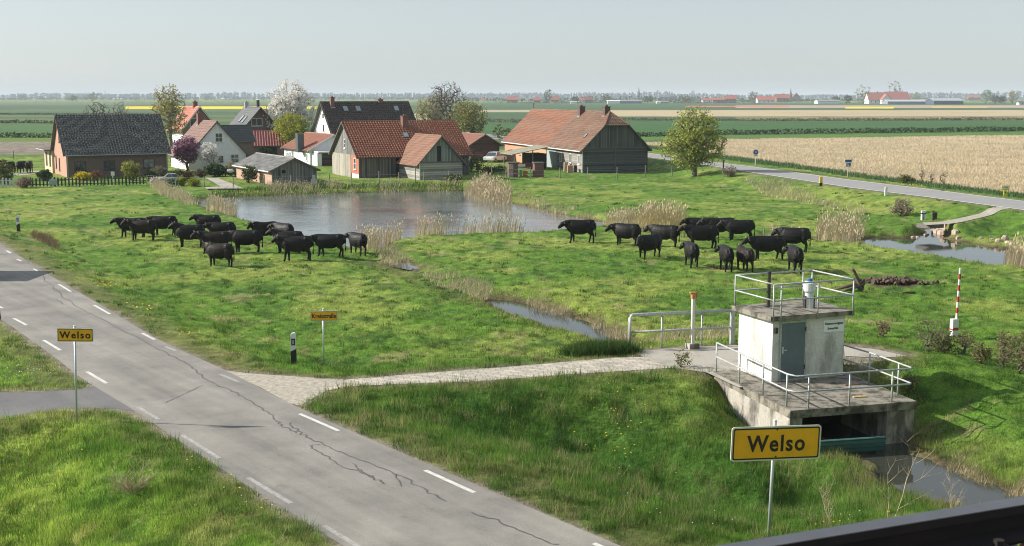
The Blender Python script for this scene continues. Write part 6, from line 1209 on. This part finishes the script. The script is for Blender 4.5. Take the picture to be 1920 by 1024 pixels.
P = hz(893, 304); o = empty('farm_trailer', P, R(30), label='dark cluttered farm trailer with a raised frame beside the white car', cat='trailer'); b = MB(); b.b2((-1.2, -.6, .5), (1.2, .6, 1.1)); b.build('load_box', MDARKF, o); b = MB(); b.loft([(-1, 0, 1.1), (-.2, 0, 2.0), (.6, 0, 1.9), (1.6, 0, 1.0)], [.05] * 4, 6); b.loft([(-1, .5, 1.1), (-.2, .5, 2.0), (.6, .5, 1.9), (1.6, .5, 1.0)], [.05] * 4, 6); b.build('frame', MDARKF, o)
for x in (-.5, .6): b = MB(); b.cyl((x, -.66, .35), (x, -.8, .35), .35, 14); b.build('wheel', M('tyre', (0, 0, 0)), o)
P = hz(432, 331); o = empty('hand_cart', P, R(20), label='white rounded cart between dark wheels near the brick side of the shed', cat='cart'); b = MB(); b.loft([(-.4, 0, .75), (-.35, 0, .7), (0, 0, .62), (.35, 0, .7), (.4, 0, .75)], [(.1, .08), (.4, .22), (.45, .28), (.4, .22), (.1, .08)], 12); b.build('tub', MWHITE, o, True)
for sy in (-1, 1): b = MB(); b.cyl((sy * .52, 0, .35), (sy * .62, 0, .35), .35, 14); b.build('wheel', M('tyre', (0, 0, 0)), o)
P = hz(588, 345); b = MB(); b.b2((-.28, 0, 0), (.28, .5, .55)); b.b2((-.15, .05, .56), (.15, .4, .95)); o = b.build('water_butt', M('butt_grey', (.5, .52, .5), .5, .3, 4)); o.location = P; tag(o, 'small pale tank beside the right corner of the corrugated shed', 'tank')
# ================================================================ RAILWAY RAIL
ra_ = math.atan2(rdir[1], rdir[0]); zt_r = 8.15
o = empty('railway_rail', (rA[0], rA[1], zt_r), ra_, label='dark rusty railway rail with worn bright head crossing the bottom right corner', cat='rail')
prof = [(-.036, 0), (.036, 0), (.036, -.04), (.012, -.055), (.009, -.13), (.07, -.158), (.07, -.172), (-.07, -.172), (-.07, -.158), (-.009, -.13), (-.012, -.055), (-.036, -.04)]
MR_ = M('rail_rust', (.012, .008, .007), .85, .4, 8); MRH = M('rail_head', (.16, .16, .17), .38, .12, 8, metal=.7)
b = MB(); n = len(prof); vs = [(x, y, z * .66) for x in (-4, 9) for y, z in prof]; b.add(vs, [tuple(range(n)), tuple(range(2 * n - 1, n - 1, -1))] + [(i, n + i, n + (i + 1) % n, (i + 1) % n) for i in range(n)]); b.build('web', MR_, o)
b = MB(); b.b2((-4, -.034, .001), (9, .034, .004)); b.build('running_surface', MRH, o)
for k in range(5):
    x = -.3 + k * .62; q = empty('sleeper', Vector((rA[0], rA[1], zt_r - .16)) + Vector((math.cos(ra_) * x, math.sin(ra_) * x, 0)), ra_, label='concrete sleeper under the rail in the bottom right corner', cat='sleeper', group='railway sleepers under the rail'); b = MB(); b.b2((-.12, -2.1, -.12), (.12, .16, .045)); b.build('beam', MCR, q)
    for sy in (-1, 1): b = MB(); b.box((0, sy * .115, .058), (.09, .06, .026)); b.cyl((0, sy * .115, .071), (0, sy * .115, .095), .018, 6); b.build('fastener', MR_, q)
rs = np.random.RandomState(3); n = 5200; u = rs.rand(n) * 8 - 2; v = rs.rand(n) * 2.1 - 2.2; r = .018 + rs.rand(n) * .024; base_ = np.array([[1, 0, 0], [-1, 0, 0], [0, 1, 0], [0, -1, 0], [0, 0, .8], [0, 0, -.8]], float)
V = base_[None] * r[:, None, None] * (.7 + .6 * rs.rand(n, 6, 1)) + rs.randn(n, 1, 3) * 0; a = rs.rand(n) * 6.28; ca, sa = np.cos(a)[:, None], np.sin(a)[:, None]; V = np.stack([V[..., 0] * ca - V[..., 1] * sa, V[..., 0] * sa + V[..., 1] * ca, V[..., 2]], -1); zz = zt_r - .15 + rs.rand(n) * .05
V[..., 0] += (rA[0] + u * math.cos(ra_) - v * math.sin(ra_))[:, None]; V[..., 1] += (rA[1] + u * math.sin(ra_) + v * math.cos(ra_))[:, None]; V[..., 2] += zz[:, None]
Fo = np.array([[0, 2, 4], [2, 1, 4], [1, 3, 4], [3, 0, 4], [2, 0, 5], [1, 2, 5], [3, 1, 5], [0, 3, 5]]); F = (np.arange(n) * 6)[:, None, None] + Fo[None]; cb = np.array([[.22, .09, .055], [.16, .07, .045], [.20, .18, .16], [.09, .06, .05]])[rs.randint(0, 4, n)]
tag(raw_mesh('ballast', V.reshape(-1, 3), F.reshape(-1, 3), M_attr('ballast_stone', .9), col=np.repeat(cb, 6, 0)), kind='stuff')
# an unseen shelter added outside the left edge to shadow the near road
q = gp(-150, 516, ZR); o = empty('shadow_blocker', (q[0] - .6, q[1] - 1.2, ZR - .1), 0, label='unseen plank shelter just beyond the left edge, throwing its shadow on the near road', cat='blocker'); b = MB(); b.b2((0, 0, 0), (2.4, 3.0, 2.3)); b.build('wall', pgrey, o); b = MB(); b.slab([(-.3, -.3, 2.6), (2.7, -.3, 2.35), (2.7, 3.3, 2.35), (-.3, 3.3, 2.6)], .12); b.build('roof', MFASC, o)
# ================================================================ GRASS, REEDS
def blades(name, x, y, h_, w, col, lean=.35, mat=None, kind='stuff', z=None, rs=None, bend=True):
    rs = rs or np.random.RandomState(1); n = len(x); z = _H(x, y) if z is None else z; a = rs.rand(n) * 2 * math.pi; ld = rs.rand(n) * 2 * math.pi; l = lean * h_ * rs.rand(n)
    tx, ty = np.cos(a) * w / 2, np.sin(a) * w / 2; lx, ly = np.cos(ld) * l, np.sin(ld) * l
    V = np.stack([np.stack([x - tx, y - ty, z - .02], 1), np.stack([x + tx, y + ty, z - .02], 1), np.stack([x + lx, y + ly, z + h_], 1)], 1).reshape(-1, 3)
    return tag(raw_mesh(name, V, np.arange(3 * n).reshape(n, 3), mat, col=np.repeat(np.clip(col, .005, .9), 3, 0)), kind=kind)
MBL = M_attr('grass_blade', .75, .15, 0, .5)
rs = np.random.RandomState(11)
def scatter(n, x0, x1, y0, y1, z=0.0, power=1.0):
    px = rs.rand(n) * (x1 - x0) + x0; py = y0 + (y1 - y0) * rs.rand(n) ** power; a = (px - 960) / FPX; b = (512 - py) / FPX; t = (z - CAMH) / (-sp_ + cp * b); return a * t, (cp + sp_ * b) * t
HOUSES = [np.array([[-80, 130], [40, 130], [40, 260], [-80, 260]])]
def allowed(x, y):
    m = (poly_sd(x, y, ROAD, 20) > -.03 + .22 * vnoise(x, y, .5)) & (poly_sd(x, y, SIDE) > .1) & (poly_sd(x, y, PATH) > -.12 + .16 * vnoise(x, y, .3)) & (poly_sd(x, y, PAD) > -.05) & (poly_sd(x, y, FROAD, 30) > .3) & (poly_sd(x, y, FPATH) > .1)
    for P, pad in ((POND, 6), (PONDTIP, 6), (DITCH, 6), (CREEK, 10), (FARP, 8), (CULV, 4), (PUDDLE, 4)): m &= poly_sd(x, y, P, pad) > .12
    dkp = np.array([[E_.x, E_.y], [F_.x, F_.y], [F_.x + G_.x - E_.x, F_.y + G_.y - E_.y], [G_.x, G_.y]]); m &= ~inside(x, y, dkp); m &= ((x - rA[0]) * rnor[0] + (y - rA[1]) * rnor[1]) > 9.5
    m &= ~(poly_sd(x, y, SOIL, 3) < -.15)
    return m
x, y = scatter(560000, -60, 1980, 400, 1075, 0, .85); m = allowed(x, y); x, y = x[m], y[m]
c = colour(x, y); n = len(x); tuft = sstep(.5, .85, vnoise(x, y, .55)) * .7 + sstep(.55, .8, fbm(x + 9, y, 1.3, 2)) * .5; rank = np.exp(-(line_d(x, y, VALLEY) / 5.0) ** 2)
wet = 0 * x
for P, pad in ((POND, 6), (DITCH, 6), (CREEK, 10), (FARP, 8)): wet = np.maximum(wet, 1 - sstep(.2, 2.2, poly_sd(x, y, P, pad)))
ver = 1 - sstep(.3, 1.6, poly_sd(x, y, ROAD, 20)); leftn = (x < np.interp(y, RL[::-1, 1], RL[::-1, 0])) & (y < 50)
hb_ = (.035 + .075 * tuft + .09 * rank + .10 * wet + .05 * leftn) * (1 - .55 * ver) * (.6 + .8 * rs.rand(n)); wb = np.clip(y * .00042, .010, .045) * (.8 + .6 * rs.rand(n))
kk = rs.rand(n)[:, None]; dry = (rs.rand(n) < .03 + .12 * wet + .04 * ver)[:, None]; c = c * np.where(leftn[:, None], np.array([[1.12, 1.18, 1.0]]), 1.0); c = np.where(dry, STRAW * 1.2, c * (1.25 + .85 * kk) + np.array((.012, .022, .0)) * kk); c = c * (1 - .22 * tuft[:, None])
far_ = y > 60; keep = ~far_ | (rs.rand(n) < .6)
blades('grass', x[keep], y[keep], hb_[keep], wb[keep], c[keep], .6, MBL, rs=rs)
# small flowers
def flowers(name, n, area, col, size, clump=1.2, seed=0):
    r = np.random.RandomState(seed); P = gpoly(area); lo, hi = P.min(0), P.max(0); cc = r.rand(max(3, n // 9), 2) * (hi - lo) + lo; j = r.randint(0, len(cc), n); q = cc[j] + r.randn(n, 2) * clump; m = inside(q[:, 0], q[:, 1], P) & allowed(q[:, 0], q[:, 1]); q = q[m]
    if not len(q): return
    z = _H(q[:, 0], q[:, 1]) + .07 + r.rand(len(q)) * .06; V = []; F = []
    for i, (a, zz) in enumerate(zip(q, z)):
        for k in range(6): t = k * math.pi / 3; V.append((a[0] + math.cos(t) * size, a[1] + math.sin(t) * size, zz))
        V.append((a[0], a[1], zz + size * .6)); F += [(7 * i + k, 7 * i + (k + 1) % 6, 7 * i + 6) for k in range(6)]
    tag(raw_mesh(name, V, F, M('petal_' + name, col, .7, .1)), kind='stuff')
YF, WF = (.75, .55, .01), (.75, .74, .70)
for k, (n, ar, s_, cl) in enumerate([(60, [(300, 860), (450, 880), (560, 1024), (250, 1024)], .028, .8), (30, [(0, 860), (250, 830), (250, 1000), (0, 1024)], .026, 1.0), (90, [(100, 500), (170, 500), (330, 610), (260, 610)], .045, .5), (30, [(330, 620), (420, 660), (420, 690), (330, 680)], .035, .5), (80, [(1040, 740), (1200, 740), (1230, 810), (1080, 800)], .028, .9), (26, [(1500, 960), (1900, 950), (1700, 1000), (1500, 1000)], .03, .9), (14, [(1180, 660), (1280, 690), (1180, 700)], .03, .5), (34, [(1640, 350), (1700, 355), (1780, 375), (1700, 380)], .07, .9), (20, [(20, 700), (130, 690), (130, 740), (0, 740)], .028, .5)]): flowers('dandelions', n, ar, YF, s_, cl, k)
for k, (n, ar) in enumerate([(60, [(20, 700), (110, 690), (110, 730), (0, 740)]), (110, [(1050, 800), (1300, 820), (1420, 990), (1250, 1024), (1150, 940)]), (50, [(430, 930), (520, 930), (560, 1010), (470, 1010)]), (50, [(1450, 820), (1640, 950), (1600, 1000), (1440, 900)])]): flowers('daisies', n, ar, WF, .018, .7, 30 + k)
# reeds
MREED = M_attr('reed_stalk', .8, .15, 0, .25)
def reeds(area, n, hgt, seed, z=0.0, cols=((.56, .47, .29), (.68, .60, .40), (.42, .34, .21)), lean=.25, wmin=.02, name='reed_bed', clump=0.0, plume=True):
    r = np.random.RandomState(seed); P = gpoly(area, z); lo, hi = P.min(0), P.max(0); q = r.rand(n * 6, 2) * (hi - lo) + lo
    if clump: q = q[fbm(q[:, 0], q[:, 1], clump, 2) > .48]
    q = q[inside(q[:, 0], q[:, 1], P)][:n]; n = len(q)
    if not n: return
    x, y = q[:, 0], q[:, 1]; zz = _H(x, y); h_ = hgt * (.45 + .65 * r.rand(n)) * (.75 + .5 * fbm(x, y, 1.5, 2)); w = np.maximum(wmin, y * .00030) * (.7 + .6 * r.rand(n)); a = r.rand(n) * 6.28; l = lean * h_ * (.3 + r.rand(n)); wd = (.3 + r.randn(n) * .55); lx, ly = np.cos(wd) * l, np.sin(wd) * l * .5
    tx, ty = np.cos(a) * w / 2, np.sin(a) * w / 2; col = np.array(cols)[r.randint(0, len(cols), n)] * (.8 + .4 * r.rand(n))[:, None]
    A0 = np.stack([x - tx, y - ty, zz], 1); A1 = np.stack([x + tx, y + ty, zz], 1); M0 = np.stack([x + lx * .35 - tx * .8, y + ly * .35, zz + h_ * .55], 1); M1 = np.stack([x + lx * .35 + tx * .8, y + ly * .35, zz + h_ * .55], 1); T0 = np.stack([x + lx - tx * .2, y + ly, zz + h_], 1); T1 = np.stack([x + lx + tx * .2, y + ly, zz + h_], 1)
    V = np.stack([A0, A1, M1, M0, M0, M1, T1, T0], 1).reshape(-1, 3); F = np.arange(8 * n).reshape(-1, 4); C8 = np.repeat(col, 8, 0)
    if plume and hgt > .65:
        k = r.rand(n) < .45; c0 = T0[k]; d = np.stack([lx, ly, h_], 1)[k]; d /= np.linalg.norm(d, axis=1)[:, None]; s = np.clip(hgt * .13, .1, .3); sd_ = np.stack([tx, ty, 0 * tx], 1)[k]; sd_ = sd_ / np.linalg.norm(sd_, axis=1)[:, None] * .035; V2 = np.stack([c0 - d * s * .2, c0 + sd_ + d * s * .3, c0 + d * s, c0 - sd_ + d * s * .3], 1).reshape(-1, 3); F = np.concatenate([F, len(V) + np.arange(len(V2)).reshape(-1, 4)]); V = np.concatenate([V, V2]); C8 = np.concatenate([C8, np.repeat(np.array([[.55, .45, .30]]) * np.ones((k.sum(), 1)), 4, 0)])
    tag(raw_mesh(name, V, F, MREED, col=C8), kind='stuff')
reeds([(695, 476), (640, 463), (700, 448), (800, 445), (905, 441), (1050, 436), (1060, 441), (900, 446), (760, 452), (725, 462)], 2300, 1.35, 1, WP, clump=1.8)
reeds([(383, 404), (400, 384), (445, 400), (440, 410), (420, 408)], 750, 1.3, 2, WP); reeds([(280, 350), (300, 349), (352, 372), (372, 384), (350, 386), (300, 368)], 1300, .7, 3, 0, lean=.4)
reeds([(868, 358), (905, 352), (960, 372), (945, 380), (900, 370)], 2400, 1.55, 4, 0); reeds([(945, 378), (975, 368), (1100, 396), (1140, 410), (1100, 413), (1000, 393)], 900, .6, 5, 0, lean=.4, clump=1.5); reeds([(1130, 425), (1165, 410), (1200, 428), (1160, 436)], 900, 1.3, 6, 0)
reeds([(1193, 427), (1200, 420), (1285, 424), (1275, 432), (1195, 432)], 1500, 1.5, 7, 0, cols=((.55, .45, .22), (.68, .58, .34))); reeds([(1530, 450), (1530, 440), (1600, 437), (1625, 446), (1600, 456), (1545, 458)], 1100, 1.4, 8, WQ); reeds([(1440, 446), (1440, 438), (1530, 440), (1530, 448)], 500, .8, 9, 0, clump=1)
reeds([(1878, 502), (1888, 478), (1990, 492), (1990, 515)], 1200, 1.7, 10, WQ); reeds([(1170, 450), (1300, 440), (1330, 446), (1180, 458)], 120, .6, 11, 0)
reeds([(480, 353), (520, 350), (860, 346), (868, 356), (700, 359), (520, 361)], 1500, .8, 12, 0, clump=1.6, lean=.4); reeds([(395, 362), (520, 352), (868, 348), (868, 357), (600, 361), (450, 367), (400, 370)], 5200, .55, 13, 0, cols=((.05, .10, .025), (.09, .16, .03), (.13, .17, .05)), plume=False, lean=.5)
reeds([(700, 478), (730, 470), (770, 492), (730, 496)], 500, .6, 14, -.1, lean=.4); reeds([(790, 512), (860, 520), (930, 545), (905, 560), (830, 540)], 900, .55, 15, -.1, lean=.5, clump=1.2)
reeds([(985, 560), (1060, 575), (1180, 625), (1190, 652), (1120, 612), (1040, 588)], 1500, .6, 16, -.1, lean=.45, clump=1.1); reeds([(1860, 905), (1925, 880), (1990, 930), (1930, 945)], 1100, .45, 17, -.3, lean=.7, wmin=.012); reeds([(1770, 855), (1850, 900), (1870, 880), (1800, 830)], 500, .28, 18, -.3, lean=.8, wmin=.01)
reeds([(60, 435), (90, 440), (115, 468), (95, 465), (55, 442)], 900, .45, 19, .2, lean=.6, cols=((.20, .13, .08), (.3, .22, .14))); reeds([(1380, 338), (1470, 350), (1560, 378), (1640, 385), (1560, 385), (1440, 362)], 1500, .55, 20, .3, lean=.5, clump=2); reeds([(900, 570), (925, 590), (1040, 632), (1100, 650), (1060, 645), (960, 612)], 300, .3, 21, -.1, lean=.5, plume=False, cols=((.1, .16, .03), (.2, .2, .06)))
reeds([(1183, 640), (1290, 620), (1380, 620), (1370, 648), (1190, 656)], 900, .5, 22, 0, lean=.5)
# the straw-coloured reed field beyond the country road
r = np.random.RandomState(4); px = 1180 + r.rand(150000) * 820; py = 248 + r.rand(150000) * 118; a = (px - 960) / FPX; b = (512 - py) / FPX; t_ = (.0 - CAMH) / (-sp_ + cp * b); x, y = a * t_, (cp + sp_ * b) * t_; m = inside(x, y, REEDF); x, y = x[m], y[m]
nn = fbm(x, y, 5, 3); c = np.array([(.53, .44, .295)]) * (.80 + .30 * nn + .18 * r.rand(len(x)))[:, None]; blades('straw_field', x, y, .28 * (.6 + .6 * nn) * (.6 + .6 * r.rand(len(x))), y * .0005, c, .15, MREED, rs=r)
# rank grass strip on the far verge of the country road
q = gpoly([(1216, 275), (1340, 292), (1415, 302), (1491, 311), (1582, 324), (1660, 333), (1793, 350), (1930, 367), (1930, 360), (1793, 342), (1660, 326), (1582, 317), (1491, 304), (1415, 295), (1340, 285), (1216, 270)], .4); lo, hi = q.min(0), q.max(0); p = r.rand(60000, 2) * (hi - lo) + lo; p = p[inside(p[:, 0], p[:, 1], q)]; p = p[:20000]
c = np.array([(.065, .12, .05)]) * (.7 + 1.0 * r.rand(len(p)))[:, None]; blades('verge_growth', p[:, 0], p[:, 1], .25 + .35 * fbm(p[:, 0], p[:, 1], 2, 2) * r.rand(len(p)), np.full(len(p), .09), c, .5, MBL, rs=r)

# tussocks of rank darker grass and bleached tufts dotted over the pasture
def tussocks(n, seed, hgt, cols, per, spread, name, area=(-60, 1980, 352, 1060), power=.9):
    global rs
    rs = np.random.RandomState(seed); x, y = scatter(n, area[0], area[1], area[2], area[3], 0, power); m = allowed(x, y); x, y = x[m], y[m]; s = .5 + rs.rand(len(x)); j = np.repeat(np.arange(len(x)), per)
    X = x[j] + rs.randn(len(j)) * spread * s[j]; Y = y[j] + rs.randn(len(j)) * spread * s[j] * .8; m = (poly_sd(X, Y, ROAD, 20) > .05) & (poly_sd(X, Y, PATH) > .0) & (poly_sd(X, Y, SIDE) > 0); X, Y, j = X[m], Y[m], j[m]; c = np.array(cols)[rs.randint(0, len(cols), len(x))][j] * (.7 + .6 * rs.rand(len(j)))[:, None]
    blades(name, X, Y, hgt * s[j] * (.5 + .8 * rs.rand(len(j))), np.clip(Y * .0005, .012, .06), c, .8, MBL, rs=rs)
tussocks(3600, 21, .14, [(.05, .12, .02), (.075, .16, .025), (.10, .19, .03)], 26, .11, 'grass_tussocks')
tussocks(1400, 22, .10, [(.34, .29, .14), (.26, .26, .09)], 22, .12, 'dry_tufts')
tussocks(800, 23, .28, [(.05, .12, .02), (.09, .18, .03), (.17, .25, .055), (.30, .28, .13)], 44, .15, 'rank_grass', (560, 1720, 700, 1040)); tussocks(330, 24, .24, [(.07, .16, .025), (.11, .23, .03), (.18, .30, .05)], 40, .16, 'rank_grass', (-40, 600, 770, 1060))

# the dark tussock mound on the ditch bank beside the path
rs = np.random.RandomState(77); X = []; Y = []; HH = []
for px, py, r_, h_ in ((1078, 667, .42, .38), (1096, 666, .5, .46), (1120, 664, .6, .5), (1146, 662, .6, .46), (1168, 661, .5, .38)):
    P = hz(px, py); k = 1500; X.append(P.x + rs.randn(k) * r_ * .5); Y.append(P.y + rs.randn(k) * r_ * .4); HH.append(h_ * (.5 + .7 * rs.rand(k)))
X, Y, HH = map(np.concatenate, (X, Y, HH)); d = blades('grass_mound', X, Y, HH, np.full(len(X), .022), np.array([(.035, .085, .018), (.07, .14, .03), (.20, .20, .08)])[rs.choice(3, len(X), p=[.55, .38, .07])] * (.7 + .6 * rs.rand(len(X)))[:, None], 1.1, MBL, rs=rs)
# ---------------------------------------------------------------- haze over the plain
hb = MB(); hb.b2((-9000, -60, -3.5), (9000, 21000, 62)); hm = bpy.data.materials.new('haze_air'); hm.use_nodes = True; ht = hm.node_tree
ht.nodes.remove(ht.nodes['Principled BSDF']); pv = ht.nodes.new('ShaderNodeVolumePrincipled')
pv.inputs['Color'].default_value = (.80, .90, .98, 1); pv.inputs['Density'].default_value = .00015; pv.inputs['Anisotropy'].default_value = .0
ht.links.new(pv.outputs[0], ht.nodes['Material Output'].inputs['Volume'])
haze = tag(hb.build('haze', hm, uvs=False), kind='stuff')
